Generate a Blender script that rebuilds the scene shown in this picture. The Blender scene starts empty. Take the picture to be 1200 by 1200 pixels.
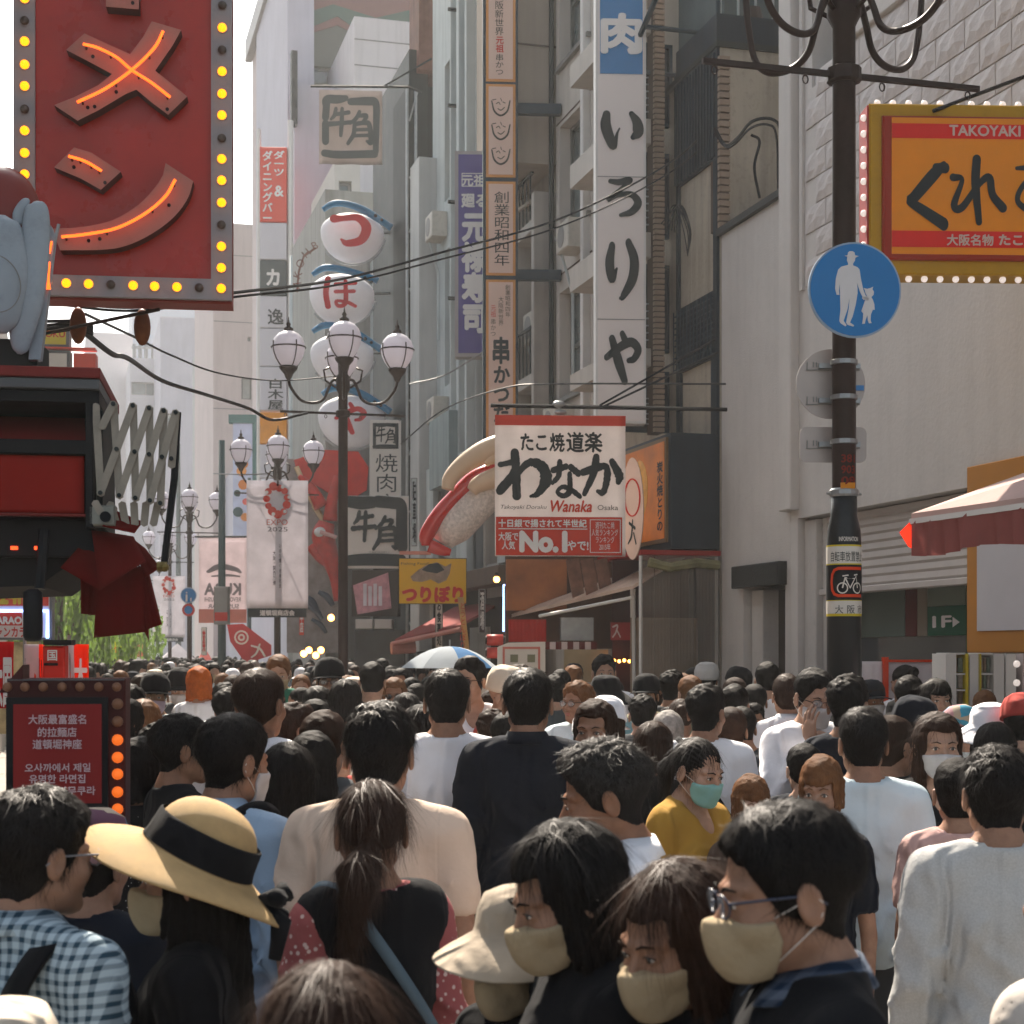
import bpy, math, random
import numpy as np
from math import sin, cos, radians, pi, sqrt
from mathutils import Vector, Matrix
random.seed(7)
RS = np.random.RandomState(11)
scene = bpy.context.scene
COL = scene.collection

# ------------------------------------------------------------------ camera, world, sun, exposure
F = 1900.0 / 1200.0            # focal length in frame widths
YAW = math.atan(520 / 1900.0)  # camera looks to the right of the street's direction
CAMZ = 1.98
HOR = 765.0                    # horizon row in the 1200 px photograph
cam_d = bpy.data.cameras.new('camera'); cam = bpy.data.objects.new('camera', cam_d); COL.objects.link(cam)
cam.location = (0, 0, CAMZ); cam.rotation_euler = (pi / 2, 0, -YAW)
cam_d.sensor_width = 36; cam_d.lens = 36 * F; cam_d.shift_y = (HOR - 600) / 1200.0
cam_d.clip_start = 0.1; cam_d.clip_end = 3000
cam_d.dof.use_dof = True; cam_d.dof.focus_distance = 8.0; cam_d.dof.aperture_fstop = 9.0
scene.camera = cam

SUN_AZ = radians(2.0)   # east (+X) of the street direction (+Y)
SUN_EL = radians(47)
world = bpy.data.worlds.new('World'); scene.world = world; world.use_nodes = True
wn = world.node_tree.nodes; wl = world.node_tree.links; wn.clear()
sky = wn.new('ShaderNodeTexSky'); sky.sky_type = 'NISHITA'; sky.sun_disc = False
sky.sun_elevation = SUN_EL; sky.sun_rotation = SUN_AZ; sky.dust_density = 4.0; sky.air_density = 1.2; sky.ozone_density = 1.0
hs = wn.new('ShaderNodeHueSaturation'); hs.inputs['Saturation'].default_value = 0.42
bg = wn.new('ShaderNodeBackground'); bg.inputs['Strength'].default_value = 0.088
mulc = wn.new('ShaderNodeMix'); mulc.data_type = 'RGBA'; mulc.blend_type = 'MULTIPLY'; mulc.inputs[0].default_value = 1.0
mulc.inputs[7].default_value = (0.95, 0.985, 1.0, 1)
wo = wn.new('ShaderNodeOutputWorld')
wl.new(sky.outputs[0], hs.inputs['Color']); wl.new(hs.outputs[0], mulc.inputs[6]); wl.new(mulc.outputs[2], bg.inputs['Color']); wl.new(bg.outputs[0], wo.inputs['Surface'])

sd = bpy.data.lights.new('sun', 'SUN'); sd.energy = 5.0; sd.angle = radians(0.6); sd.color = (1.0, 0.88, 0.74)
so = bpy.data.objects.new('sun', sd); COL.objects.link(so)
S = Vector((sin(SUN_AZ) * cos(SUN_EL), cos(SUN_AZ) * cos(SUN_EL), sin(SUN_EL)))
so.rotation_euler = S.to_track_quat('Z', 'Y').to_euler(); so.location = (0, 30, 40)

scene.view_settings.view_transform = 'Standard'; scene.view_settings.look = 'None'
scene.view_settings.exposure = 1.48; scene.view_settings.gamma = 1.0; scene.view_settings.use_curve_mapping = False
scene.render.engine = 'CYCLES'
scene.cycles.use_denoising = True
scene.cycles.max_bounces = 6; scene.cycles.diffuse_bounces = 3; scene.cycles.glossy_bounces = 2
scene.cycles.transmission_bounces = 4; scene.cycles.transparent_max_bounces = 8; scene.cycles.volume_bounces = 1
scene.cycles.sample_clamp_indirect = 4.0

# ------------------------------------------------------------------ pixel rays (1200 px photograph coordinates)
AX = (sin(YAW), cos(YAW)); RT = (cos(YAW), -sin(YAW))
def ray(px, py):
    u = (px - 600) / 1900.0; v = (HOR - py) / 1900.0
    return AX[0] + u * RT[0], AX[1] + u * RT[1], v
def pt(px, py, d):
    a, b, c = ray(px, py); return Vector((a * d, b * d, CAMZ + c * d))
class Pl:
    """vertical plane through (x,y); ang 0 faces the viewer down the street (-Y), 90 faces -X (right-hand facades), -90 faces +X"""
    def __init__(s, x, y, ang=0.0):
        a = radians(ang); s.o = (x, y); s.u = (cos(a), -sin(a)); s.n = (-sin(a), -cos(a))
    def hit(s, px, py):
        a, b, c = ray(px, py)
        t = (s.o[0] * s.n[0] + s.o[1] * s.n[1]) / (a * s.n[0] + b * s.n[1])
        return ((a * t - s.o[0]) * s.u[0] + (b * t - s.o[1]) * s.u[1], CAMZ + c * t)
    def P(s, u, z, n=0.0):
        return (s.o[0] + u * s.u[0] + n * s.n[0], s.o[1] + u * s.u[1] + n * s.n[1], z)
    def pp(s, px, py, n=0.0):
        u, z = s.hit(px, py); return s.P(u, z, n)
    def rect(s, x0, y0, x1, y1):
        xm = (x0 + x1) / 2; ym = (y0 + y1) / 2
        return s.hit(x0, ym)[0], s.hit(xm, y1)[1], s.hit(x1, ym)[0], s.hit(xm, y0)[1]   # u0, z0, u1, z1
def PX(x): return Pl(x, 0, 90)
def PY(y): return Pl(0, y, 0)
def PC(px, d, ang=15.31):
    p = pt(px, HOR, d); return Pl(p.x, p.y, ang)

# ------------------------------------------------------------------ objects
LOC = {}
def tag(o, label=None, cat=None, group=None, kind=None):
    if label: o['label'] = label
    if cat: o['category'] = cat
    if group: o['group'] = group
    if kind: o['kind'] = kind
    return o
def thing(name, label, cat, loc=(0, 0, 0), group=None, rz=0.0):
    o = bpy.data.objects.new(name, None); COL.objects.link(o); o.location = loc; o.rotation_euler = (0, 0, rz)
    o.empty_display_size = 0.2; LOC[o.name] = Vector(loc); return tag(o, label, cat, group)
def link(name, me, parent=None, mat=None):
    o = bpy.data.objects.new(name, me); COL.objects.link(o)
    if mat is not None:
        if len(me.materials) == 0: me.materials.append(mat)
        elif me.materials[0] != mat:
            o.material_slots[0].link = 'OBJECT'; o.material_slots[0].material = mat
    if parent is not None: o.parent = parent
    return o
def mesh_np(name, V, Fc, smooth=False):
    me = bpy.data.meshes.new(name); me.from_pydata([tuple(v) for v in V], [], [tuple(int(i) for i in f) for f in Fc]); me.update()
    if smooth: me.polygons.foreach_set('use_smooth', [True] * len(me.polygons))
    return me
def quads_np(name, V, Q, smooth=True):
    me = bpy.data.meshes.new(name); n = len(V); m = len(Q); k = Q.shape[1]
    me.vertices.add(n); me.vertices.foreach_set('co', np.asarray(V, dtype=np.float32).ravel())
    me.loops.add(m * k); me.loops.foreach_set('vertex_index', np.asarray(Q, dtype=np.int32).ravel())
    me.polygons.add(m); me.polygons.foreach_set('loop_start', np.arange(0, m * k, k, dtype=np.int32))
    me.polygons.foreach_set('loop_total', np.full(m, k, dtype=np.int32))
    me.update(calc_edges=True)
    if smooth: me.polygons.foreach_set('use_smooth', np.ones(m, dtype=bool))
    return me

class MB:
    def __init__(s): s.v = []; s.f = []
    def add(s, vs, fs):
        k = len(s.v); s.v.extend(tuple(x) for x in vs); s.f.extend(tuple(i + k for i in f) for f in fs); return s
    def hexa(s, p):   # 8 points: bottom loop 0-3, top loop 4-7
        return s.add(p, [(0, 3, 2, 1), (4, 5, 6, 7), (0, 1, 5, 4), (1, 2, 6, 5), (2, 3, 7, 6), (3, 0, 4, 7)])
    def box(s, x0, y0, z0, x1, y1, z1):
        return s.hexa([(x0, y0, z0), (x1, y0, z0), (x1, y1, z0), (x0, y1, z0), (x0, y0, z1), (x1, y0, z1), (x1, y1, z1), (x0, y1, z1)])
    def pbox(s, pl, u0, z0, u1, z1, n0, n1, bev=0.0):   # box on a plane from depth n0 (back) to n1 (front)
        if u1 < u0: u0, u1 = u1, u0
        if z1 < z0: z0, z1 = z1, z0
        if bev <= 0:
            return s.hexa([pl.P(u0, z0, n1), pl.P(u1, z0, n1), pl.P(u1, z0, n0), pl.P(u0, z0, n0), pl.P(u0, z1, n1), pl.P(u1, z1, n1), pl.P(u1, z1, n0), pl.P(u0, z1, n0)])
        b = bev; a = [(u0, z0), (u1, z0), (u1, z1), (u0, z1)]; c = [(u0 + b, z0 + b), (u1 - b, z0 + b), (u1 - b, z1 - b), (u0 + b, z1 - b)]
        vs = [pl.P(u, z, n0) for u, z in a] + [pl.P(u, z, n1 - b) for u, z in a] + [pl.P(u, z, n1) for u, z in c]
        fs = [(0, 3, 2, 1), (8, 9, 10, 11)]
        for i in range(4):
            j = (i + 1) % 4; fs += [(i, j, 4 + j, 4 + i), (4 + i, 4 + j, 8 + j, 8 + i)]
        return s.add(vs, fs)
    def frame(s, pl, u0, z0, u1, z1, w, n0, n1):
        s.pbox(pl, u0, z0, u1, z0 + w, n0, n1); s.pbox(pl, u0, z1 - w, u1, z1, n0, n1)
        s.pbox(pl, u0, z0 + w, u0 + w, z1 - w, n0, n1); s.pbox(pl, u1 - w, z0 + w, u1, z1 - w, n0, n1); return s
    def poly(s, pl, pts, n0, n1):     # extruded polygon, pts (u,z), counter-clockwise seen from the front
        A = sum(pts[i][0] * pts[(i + 1) % len(pts)][1] - pts[(i + 1) % len(pts)][0] * pts[i][1] for i in range(len(pts)))
        if A < 0: pts = pts[::-1]
        m = len(pts); vs = [pl.P(u, z, n1) for u, z in pts] + [pl.P(u, z, n0) for u, z in pts]
        fs = [tuple(range(m)), tuple(range(2 * m - 1, m - 1, -1))] + [(m + i, m + (i + 1) % m, (i + 1) % m, i) for i in range(m)]
        return s.add(vs, fs)
    def tube(s, pts, r, seg=8, cap=True):
        pts = [Vector(p) for p in pts]; rr = r if isinstance(r, (list, tuple)) else [r] * len(pts)
        t = (pts[1] - pts[0]).normalized(); a = t.orthogonal().normalized(); rings = []; k = len(s.v)
        for i, p in enumerate(pts):
            if i == 0: t = pts[1] - p
            elif i == len(pts) - 1: t = p - pts[i - 1]
            else: t = (pts[i + 1] - p).normalized() + (p - pts[i - 1]).normalized()
            if t.length < 1e-9: t = Vector((0, 0, 1))
            t.normalize(); a = (a - t * a.dot(t)); a = a.normalized() if a.length > 1e-6 else t.orthogonal().normalized(); b = t.cross(a)
            for j in range(seg):
                q = 2 * pi * j / seg; s.v.append(tuple(p + (a * cos(q) + b * sin(q)) * rr[i]))
        for i in range(len(pts) - 1):
            for j in range(seg):
                s.f.append((k + i * seg + j, k + i * seg + (j + 1) % seg, k + (i + 1) * seg + (j + 1) % seg, k + (i + 1) * seg + j))
        if cap:
            s.f.append(tuple(k + j for j in range(seg - 1, -1, -1))); s.f.append(tuple(k + (len(pts) - 1) * seg + j for j in range(seg)))
        return s
    def lathe(s, prof, c, seg=20, axis='z', M=None):   # prof [(r,h)...] around vertical axis at c
        k = len(s.v); c = Vector(c)
        for r, h in prof:
            for j in range(seg):
                q = 2 * pi * j / seg; p = Vector((r * cos(q), r * sin(q), h))
                if M is not None: p = M @ p
                s.v.append(tuple(c + p))
        for i in range(len(prof) - 1):
            for j in range(seg):
                s.f.append((k + i * seg + j, k + i * seg + (j + 1) % seg, k + (i + 1) * seg + (j + 1) % seg, k + (i + 1) * seg + j))
        s.f.append(tuple(k + j for j in range(seg - 1, -1, -1))); s.f.append(tuple(k + (len(prof) - 1) * seg + j for j in range(seg)))
        return s
    def ball(s, c, r, seg=12, rings=8, M=None):
        rx, ry, rz = r if isinstance(r, (tuple, list)) else (r, r, r); c = Vector(c); k = len(s.v)
        for i in range(1, rings):
            t = pi * i / rings
            for j in range(seg):
                q = 2 * pi * j / seg; p = Vector((rx * sin(t) * cos(q), ry * sin(t) * sin(q), rz * cos(t)))
                if M is not None: p = M @ p
                s.v.append(tuple(c + p))
        a = Vector((0, 0, rz)); b = -a
        if M is not None: a = M @ a; b = M @ b
        s.v.append(tuple(c + a)); s.v.append(tuple(c + b)); T = k + (rings - 1) * seg
        for i in range(rings - 2):
            for j in range(seg):
                s.f.append((k + i * seg + j, k + (i + 1) * seg + j, k + (i + 1) * seg + (j + 1) % seg, k + i * seg + (j + 1) % seg))
        for j in range(seg):
            s.f.append((T, k + j, k + (j + 1) % seg)); s.f.append((T + 1, k + (rings - 2) * seg + (j + 1) % seg, k + (rings - 2) * seg + j))
        return s
    def build(s, name, mat, parent=None, smooth=False, kind=None, raw=False):
        off = Vector((0, 0, 0))
        if parent is not None and not raw:
            p = parent
            while p is not None: off += LOC.get(p.name, Vector((0, 0, 0))); p = p.parent
        V = [(x - off.x, y - off.y, z - off.z) for x, y, z in s.v]
        me = mesh_np(name, V, s.f, smooth); o = link(name, me, parent, mat)
        if smooth == 'auto':
            pass
        if kind: o['kind'] = kind
        return o
def flatten_smooth(o, ang=40):
    me = o.data; me.polygons.foreach_set('use_smooth', [True] * len(me.polygons))
    me.set_sharp_from_angle(angle=radians(ang)); return o

# ------------------------------------------------------------------ materials
MATS = {}
def lin(c):
    return tuple(((x / 255.0) / 12.92 if x / 255.0 <= 0.04045 else ((x / 255.0 + 0.055) / 1.055) ** 2.4) for x in c)
def mat(name, col, rough=0.7, var=0.12, scale=3.0, bump=0.0, bscale=40.0, metal=0.0, spec=0.4, streak=0.0, emit=0.0, alpha=1.0, dirt=0.0, obj_color=False, trans=0.0, sheen=0.0):
    if name in MATS: return MATS[name]
    m = bpy.data.materials.new(name); m.use_nodes = True; nt = m.node_tree; N = nt.nodes; L = nt.links
    b = N['Principled BSDF']; b.inputs['Roughness'].default_value = rough; b.inputs['Metallic'].default_value = metal
    b.inputs['Specular IOR Level'].default_value = spec if spec > .65 else spec * .5
    tc = N.new('ShaderNodeTexCoord')
    src = None
    if obj_color:
        oi = N.new('ShaderNodeObjectInfo'); src = oi.outputs['Color']
    mx = N.new('ShaderNodeMix'); mx.data_type = 'RGBA'; mx.blend_type = 'MULTIPLY'; mx.inputs[0].default_value = 1.0
    if src is not None: L.new(src, mx.inputs[6])
    else: mx.inputs[6].default_value = (*col, 1)
    no = N.new('ShaderNodeTexNoise'); no.inputs['Scale'].default_value = scale; no.inputs['Detail'].default_value = 6; no.inputs['Roughness'].default_value = 0.6
    L.new(tc.outputs['Object'], no.inputs['Vector'])
    mr = N.new('ShaderNodeMapRange'); mr.inputs[1].default_value = 0.3; mr.inputs[2].default_value = 0.7; mr.inputs[3].default_value = 1 - var; mr.inputs[4].default_value = 1 + var * 0.6
    L.new(no.outputs['Fac'], mr.inputs[0])
    last = mr.outputs[0]
    if streak > 0:
        mp = N.new('ShaderNodeMapping'); mp.inputs['Scale'].default_value = (3.0, 3.0, 0.25); L.new(tc.outputs['Object'], mp.inputs['Vector'])
        n2 = N.new('ShaderNodeTexNoise'); n2.inputs['Scale'].default_value = 2.2; n2.inputs['Detail'].default_value = 5; L.new(mp.outputs[0], n2.inputs['Vector'])
        m2 = N.new('ShaderNodeMapRange'); m2.inputs[1].default_value = 0.45; m2.inputs[2].default_value = 0.75; m2.inputs[3].default_value = 1; m2.inputs[4].default_value = 1 - streak; L.new(n2.outputs['Fac'], m2.inputs[0])
        mu = N.new('ShaderNodeMath'); mu.operation = 'MULTIPLY'; L.new(last, mu.inputs[0]); L.new(m2.outputs[0], mu.inputs[1]); last = mu.outputs[0]
    if dirt > 0:
        n3 = N.new('ShaderNodeTexNoise'); n3.inputs['Scale'].default_value = 14; n3.inputs['Detail'].default_value = 8; n3.inputs['Roughness'].default_value = 0.75; L.new(tc.outputs['Object'], n3.inputs['Vector'])
        m3 = N.new('ShaderNodeMapRange'); m3.inputs[1].default_value = 0.52; m3.inputs[2].default_value = 0.72; m3.inputs[3].default_value = 1; m3.inputs[4].default_value = 1 - dirt; L.new(n3.outputs['Fac'], m3.inputs[0])
        mu3 = N.new('ShaderNodeMath'); mu3.operation = 'MULTIPLY'; L.new(last, mu3.inputs[0]); L.new(m3.outputs[0], mu3.inputs[1]); last = mu3.outputs[0]
    L.new(last, mx.inputs[7]); L.new(mx.outputs[2], b.inputs['Base Color'])
    # roughness breakup
    mr4 = N.new('ShaderNodeMapRange'); mr4.inputs[3].default_value = max(0.03, rough - 0.1); mr4.inputs[4].default_value = min(1, rough + 0.1)
    L.new(no.outputs['Fac'], mr4.inputs[0]); L.new(mr4.outputs[0], b.inputs['Roughness'])
    if bump > 0:
        nb = N.new('ShaderNodeTexNoise'); nb.inputs['Scale'].default_value = bscale; nb.inputs['Detail'].default_value = 4; L.new(tc.outputs['Object'], nb.inputs['Vector'])
        bm = N.new('ShaderNodeBump'); bm.inputs['Strength'].default_value = bump; bm.inputs['Distance'].default_value = 0.01; L.new(nb.outputs['Fac'], bm.inputs['Height']); L.new(bm.outputs[0], b.inputs['Normal'])
    if emit > 0:
        b.inputs['Emission Color'].default_value = (*col, 1); b.inputs['Emission Strength'].default_value = emit
    if alpha < 1: b.inputs['Alpha'].default_value = alpha
    if trans > 0: b.inputs['Transmission Weight'].default_value = trans
    if sheen > 0: b.inputs['Sheen Weight'].default_value = sheen; b.inputs['Sheen Roughness'].default_value = 0.5
    MATS[name] = m; return m
def fabric(name, col, trans=0.25, rough=0.85, var=0.12, scale=4, bump=0.3, bscale=9.0):
    """thin cloth: diffuse plus translucent, so back light glows through"""
    if name in MATS: return MATS[name]
    m = mat(name, col, rough, var, scale, bump, bscale); nt = m.node_tree; N = nt.nodes; L = nt.links
    b = N['Principled BSDF']; t = N.new('ShaderNodeBsdfTranslucent'); ms = N.new('ShaderNodeMixShader'); ms.inputs[0].default_value = trans
    src = b.inputs['Base Color'].links[0].from_socket; L.new(src, t.inputs['Color'])
    L.new(b.outputs[0], ms.inputs[1]); L.new(t.outputs[0], ms.inputs[2]); L.new(ms.outputs[0], N['Material Output'].inputs['Surface']); return m

C = lambda r, g, b: lin((r, g, b))
M_black = mat('black_paint', (0.008, 0.009, 0.010), 0.5, 0.2, spec=.3)
M_ink = mat('ink_black', (0.018, 0.026, 0.028), 0.6, 0.15)
M_white = mat('white_print', (0.72, 0.70, 0.68), 0.5, 0.06)
M_redp = mat('red_print', C(190, 40, 28), 0.5, 0.1)
M_pole = mat('brown_pole_paint', (0.030, 0.017, 0.013), 0.42, 0.25, 8, bump=0.12, bscale=60, spec=0.35, dirt=0.25)
M_steel = mat('galvanised_steel', (0.32, 0.33, 0.33), 0.4, 0.2, 10, metal=0.7)
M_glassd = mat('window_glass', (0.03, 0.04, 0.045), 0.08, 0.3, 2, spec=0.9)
M_glassl = mat('pale_window_glass', (0.10, 0.13, 0.13), 0.12, 0.5, 1.2, spec=0.9)
M_frame = mat('grey_window_frame', (0.22, 0.22, 0.21), 0.5, 0.1)
M_white_al = mat('white_aluminium', (0.62, 0.61, 0.59), 0.45, 0.08)

# ------------------------------------------------------------------ lettering
_tc = {}
def glyphs(s, bold, spacing=1.0, line=1.0):
    key = (s, spacing, line)
    if key in _tc: return _tc[key]
    c = bpy.data.curves.new('text', 'FONT'); c.body = s; c.offset = 0.0; c.space_character = spacing; c.space_line = line; c.align_x = 'CENTER'; c.resolution_u = 3
    o = bpy.data.objects.new('text', c); COL.objects.link(o)
    dg = bpy.context.evaluated_depsgraph_get(); me = bpy.data.meshes.new_from_object(o.evaluated_get(dg))
    V = np.array([v.co[:] for v in me.vertices]); Fs = [tuple(p.vertices) for p in me.polygons]
    bpy.data.objects.remove(o); bpy.data.curves.remove(c); bpy.data.meshes.remove(me)
    _tc[key] = (V, Fs); return V, Fs
def text(s, pl, r, m, parent, bold=0.02, n=0.006, px=True, spacing=1.0, line=1.0, shear=0.0, wob=0.0, name='lettering', flip=False, vertical=False):
    if vertical: s = '\n'.join(s)
    V, Fs = glyphs(s, bold, spacing, line)
    if len(V) == 0: return None
    u0, z0, u1, z1 = pl.rect(*r) if px else r
    a = V.min(0); b = V.max(0)
    X = (V[:, 0] - a[0]) / (b[0] - a[0]); Y = (V[:, 1] - a[1]) / (b[1] - a[1])
    if wob:
        X = X + wob * np.sin(Y * 9 + X * 5); Y = Y + wob * np.sin(X * 11 + 1)
    if flip: X = 1 - X
    U = u0 + (u1 - u0) * X + shear * (Y - 0.5) * (z1 - z0); Z = z0 + (z1 - z0) * Y
    mb = MB(); bx = bold * (u1 - u0) / (b[0] - a[0]); bz = bold * (z1 - z0) / (b[1] - a[1]); F_ = Fs if not flip else [f[::-1] for f in Fs]
    sh_ = [(0, 0)] if bold < .012 else [(-bx, 0), (bx, 0), (0, bz), (0, -bz)] + ([(-bx * .7, bz * .7), (bx * .7, bz * .7), (-bx * .7, -bz * .7), (bx * .7, -bz * .7)] if bold > .032 else [])
    for i, (ox, oz) in enumerate(sh_): mb.add([pl.P(float(p) + ox, float(q) + oz, n + i * .0004) for p, q in zip(U, Z)], F_)
    return mb.build(name, m, parent)
def catmull(P, k=8):
    P = [np.array(p, float) for p in P]; P = [2 * P[0] - P[1]] + P + [2 * P[-1] - P[-2]]; out = []
    for i in range(1, len(P) - 2):
        for j in range(k):
            t = j / k
            out.append(0.5 * ((2 * P[i]) + (-P[i - 1] + P[i + 1]) * t + (2 * P[i - 1] - 5 * P[i] + 4 * P[i + 1] - P[i + 2]) * t * t + (-P[i - 1] + 3 * P[i] - 3 * P[i + 1] + P[i + 2]) * t ** 3))
    out.append(P[-2]); return out
def brush(strokes, pl, r, m, parent, n=0.006, px=True, wk=1.0, name='lettering', thick=0.0, jit=0.0):
    """strokes: list of [(x, y, width)...] on a 0..100 square, y downwards, drawn as brush strokes inside rect r"""
    u0, z0, u1, z1 = pl.rect(*r) if px else r
    mb = MB(); sc = (u1 - u0) / 100.0; sz = (z1 - z0) / 100.0
    rs = random.Random(5)
    for si, st in enumerate(strokes):
        C_ = catmull(st, 7); m_ = len(C_); k = len(mb.v); nn = n + si * 0.0012
        for i, c in enumerate(C_):
            a = C_[max(0, i - 1)]; b = C_[min(m_ - 1, i + 1)]; d = np.array([b[0] - a[0], b[1] - a[1]]); d /= (np.linalg.norm(d) + 1e-9)
            w = max(c[2], 0.6) * wk * 0.5 * (1 + jit * rs.uniform(-1, 1)); q = np.array([-d[1], d[0]])
            for sgn in (-1, 1):
                x = c[0] + q[0] * w * sgn; y = c[1] + q[1] * w * sgn
                mb.v.append(pl.P(u0 + x * sc, z1 - y * sz, nn))
        for i in range(m_ - 1): mb.f.append((k + 2 * i, k + 2 * i + 1, k + 2 * i + 3, k + 2 * i + 2))
        for e, (c, o2) in enumerate(((C_[0], C_[1]), (C_[-1], C_[-2]))):   # round ends
            d = math.atan2(c[1] - o2[1], c[0] - o2[0]); w = max(c[2], 0.6) * wk * 0.5; k2 = len(mb.v)
            for j in range(9):
                q = d - pi / 2 + pi * j / 8; mb.v.append(pl.P(u0 + (c[0] + w * cos(q)) * sc, z1 - (c[1] + w * sin(q)) * sz, nn))
            mb.f.append(tuple(range(k2, k2 + 9)))
    return mb.build(name, m, parent)

# ------------------------------------------------------------------ facade with window openings
def wall_with_holes(pl, u0, z0, u1, z1, holes, depth=0.15, n=0.0, back=0.3):
    us = sorted(set([u0, u1] + [h[0] for h in holes] + [h[2] for h in holes])); zs = sorted(set([z0, z1] + [h[1] for h in holes] + [h[3] for h in holes]))
    us = [u for u in us if u0 <= u <= u1]; zs = [z for z in zs if z0 <= z <= z1]
    mb = MB()
    def q(a, b, c, d): mb.add([a, b, c, d], [(0, 1, 2, 3)])
    for i in range(len(us) - 1):
        for j in range(len(zs) - 1):
            cu = (us[i] + us[i + 1]) / 2; cz = (zs[j] + zs[j + 1]) / 2
            if any(h[0] < cu < h[2] and h[1] < cz < h[3] for h in holes): continue
            q(pl.P(us[i], zs[j], n), pl.P(us[i + 1], zs[j], n), pl.P(us[i + 1], zs[j + 1], n), pl.P(us[i], zs[j + 1], n))
    for h in holes:
        a, b, c, d = h
        q(pl.P(a, b, n), pl.P(c, b, n), pl.P(c, b, n - depth), pl.P(a, b, n - depth)); q(pl.P(a, d, n - depth), pl.P(c, d, n - depth), pl.P(c, d, n), pl.P(a, d, n))
        q(pl.P(a, b, n), pl.P(a, b, n - depth), pl.P(a, d, n - depth), pl.P(a, d, n)); q(pl.P(c, b, n - depth), pl.P(c, b, n), pl.P(c, d, n), pl.P(c, d, n - depth))
    # body behind (side, top)
    q(pl.P(u0, z0, n - back), pl.P(u0, z0, n), pl.P(u0, z1, n), pl.P(u0, z1, n - back)); q(pl.P(u1, z0, n), pl.P(u1, z0, n - back), pl.P(u1, z1, n - back), pl.P(u1, z1, n))
    q(pl.P(u0, z1, n), pl.P(u1, z1, n), pl.P(u1, z1, n - back), pl.P(u0, z1, n - back)); q(pl.P(u0, z0, n - back), pl.P(u0, z1, n - back), pl.P(u1, z1, n - back), pl.P(u1, z0, n - back))
    return mb
def window(pl, h, parent, mf, mg, depth=0.15, n=0.0, mull=1, trans=1, w=0.05, sill=None):
    u0, z0, u1, z1 = h; mb = MB(); N0 = n - depth - 0.03; N1 = n - depth + 0.03
    mb.frame(pl, u0, z0, u1, z1, w, N0, N1)
    for i in range(1, mull + 1):
        u = u0 + (u1 - u0) * i / (mull + 1); mb.pbox(pl, u - w / 2, z0 + w, u + w / 2, z1 - w, N0, N1 - 0.004)
    for i in range(1, trans):
        z = z0 + (z1 - z0) * i / trans; mb.pbox(pl, u0 + w, z - w / 2, u1 - w, z + w / 2, N0, N1 - 0.008)
    fr = mb.build('window', mf, parent)
    g = MB(); g.pbox(pl, u0 + w * .5, z0 + w * .5, u1 - w * .5, z1 - w * .5, N0 - 0.002, n - depth - 0.012); g.build('pane', mg, fr)
    if sill: s = MB(); s.pbox(pl, u0 - 0.04, z0 - 0.06, u1 + 0.04, z0 - 0.003, n + 0.001, n + 0.06); s.build('sill', sill, fr)
    return fr

# ------------------------------------------------------------------ haze (air between the camera and the far end)
hz = MB(); hz.box(-60, -4, -1, 60, 190, 38)
hm = bpy.data.materials.new('haze'); hm.use_nodes = True; hm.node_tree.nodes.clear()
_o = hm.node_tree.nodes.new('ShaderNodeOutputMaterial'); _v = hm.node_tree.nodes.new('ShaderNodeVolumePrincipled')
_v.inputs['Color'].default_value = (.93, .94, .96, 1); _v.inputs['Density'].default_value = 0.0008; _v.inputs['Anisotropy'].default_value = 0.45
hm.node_tree.links.new(_v.outputs[0], _o.inputs['Volume']); tag(hz.build('haze', hm), kind='stuff')
# ================================================================== THE SETTING
M_asph = mat('asphalt', (0.06, 0.058, 0.055), 0.85, 0.25, 2, bump=0.3, bscale=120)
M_pave = mat('paving', (0.24, 0.22, 0.20), 0.8, 0.2, 3, bump=0.2)
g = MB(); g.add([(-300, -60, .12), (300, -60, .12), (300, 900, .12), (-300, 900, .12)], [(0, 1, 2, 3)]); tag(g.build('ground', M_asph), kind='structure')
g = MB(); g.add([(-1.2, -3, .124), (6.5, -3, .124), (6.5, 140, .124), (-1.2, 140, .124)], [(0, 1, 2, 3)]); tag(g.build('pavement', M_pave), kind='structure')
g = MB()
for k in range(26): g.pbox(Pl(0, 2 + k * 4.0, 0), -1.2, .121, 6.5, .129, -.03, .03)
tag(g.build('paving_band', mat('paving_band_stone', (0.25, 0.23, 0.2), 0.8)), kind='structure')

M_stucco = mat('white_stucco', (.53, .50, .47), 0.85, 0.10, 0.8, bump=0.5, bscale=60, streak=0.08, dirt=0.10)
M_stucco2 = mat('white_stucco_smooth', (.56, .53, .50), 0.8, 0.10, 0.8, bump=0.25, bscale=25, streak=0.07, dirt=.06)
M_stone = mat('stone_facing', (.56, .52, .50), 0.85, 0.10, 2.5, bump=0.8, bscale=22)
M_conc = mat('weathered_concrete', C(176, 166, 150), 0.9, 0.22, 0.7, bump=0.4, bscale=30, streak=0.35, dirt=0.25)
M_navy = mat('dark_blue_cladding', C(30, 44, 54), 0.55, 0.18, 2, bump=0.15, streak=0.2)
M_navy2 = mat('dark_blue_steel', C(34, 52, 62), 0.5, 0.15)
M_brick = mat('tan_brick', C(150, 132, 116), 0.85, 0.2, 9, bump=0.3)
M_mort = mat('mortar', C(88, 76, 68), 0.9, 0.15)
M_beige = mat('beige_render', C(184, 178, 170), 0.8, 0.1, 1, bump=0.2, streak=0.15)
M_tan = mat('tan_panel', C(170, 160, 146), 0.8, 0.12, 1, bump=0.2, streak=0.2)
M_pale = mat('pale_grey_render', C(176, 184, 184), 0.75, 0.12, 1, bump=0.2, streak=0.2)
M_pink = mat('pale_pink_wall', C(196, 182, 180), 0.8, 0.08, 0.6, streak=0.1)
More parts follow.
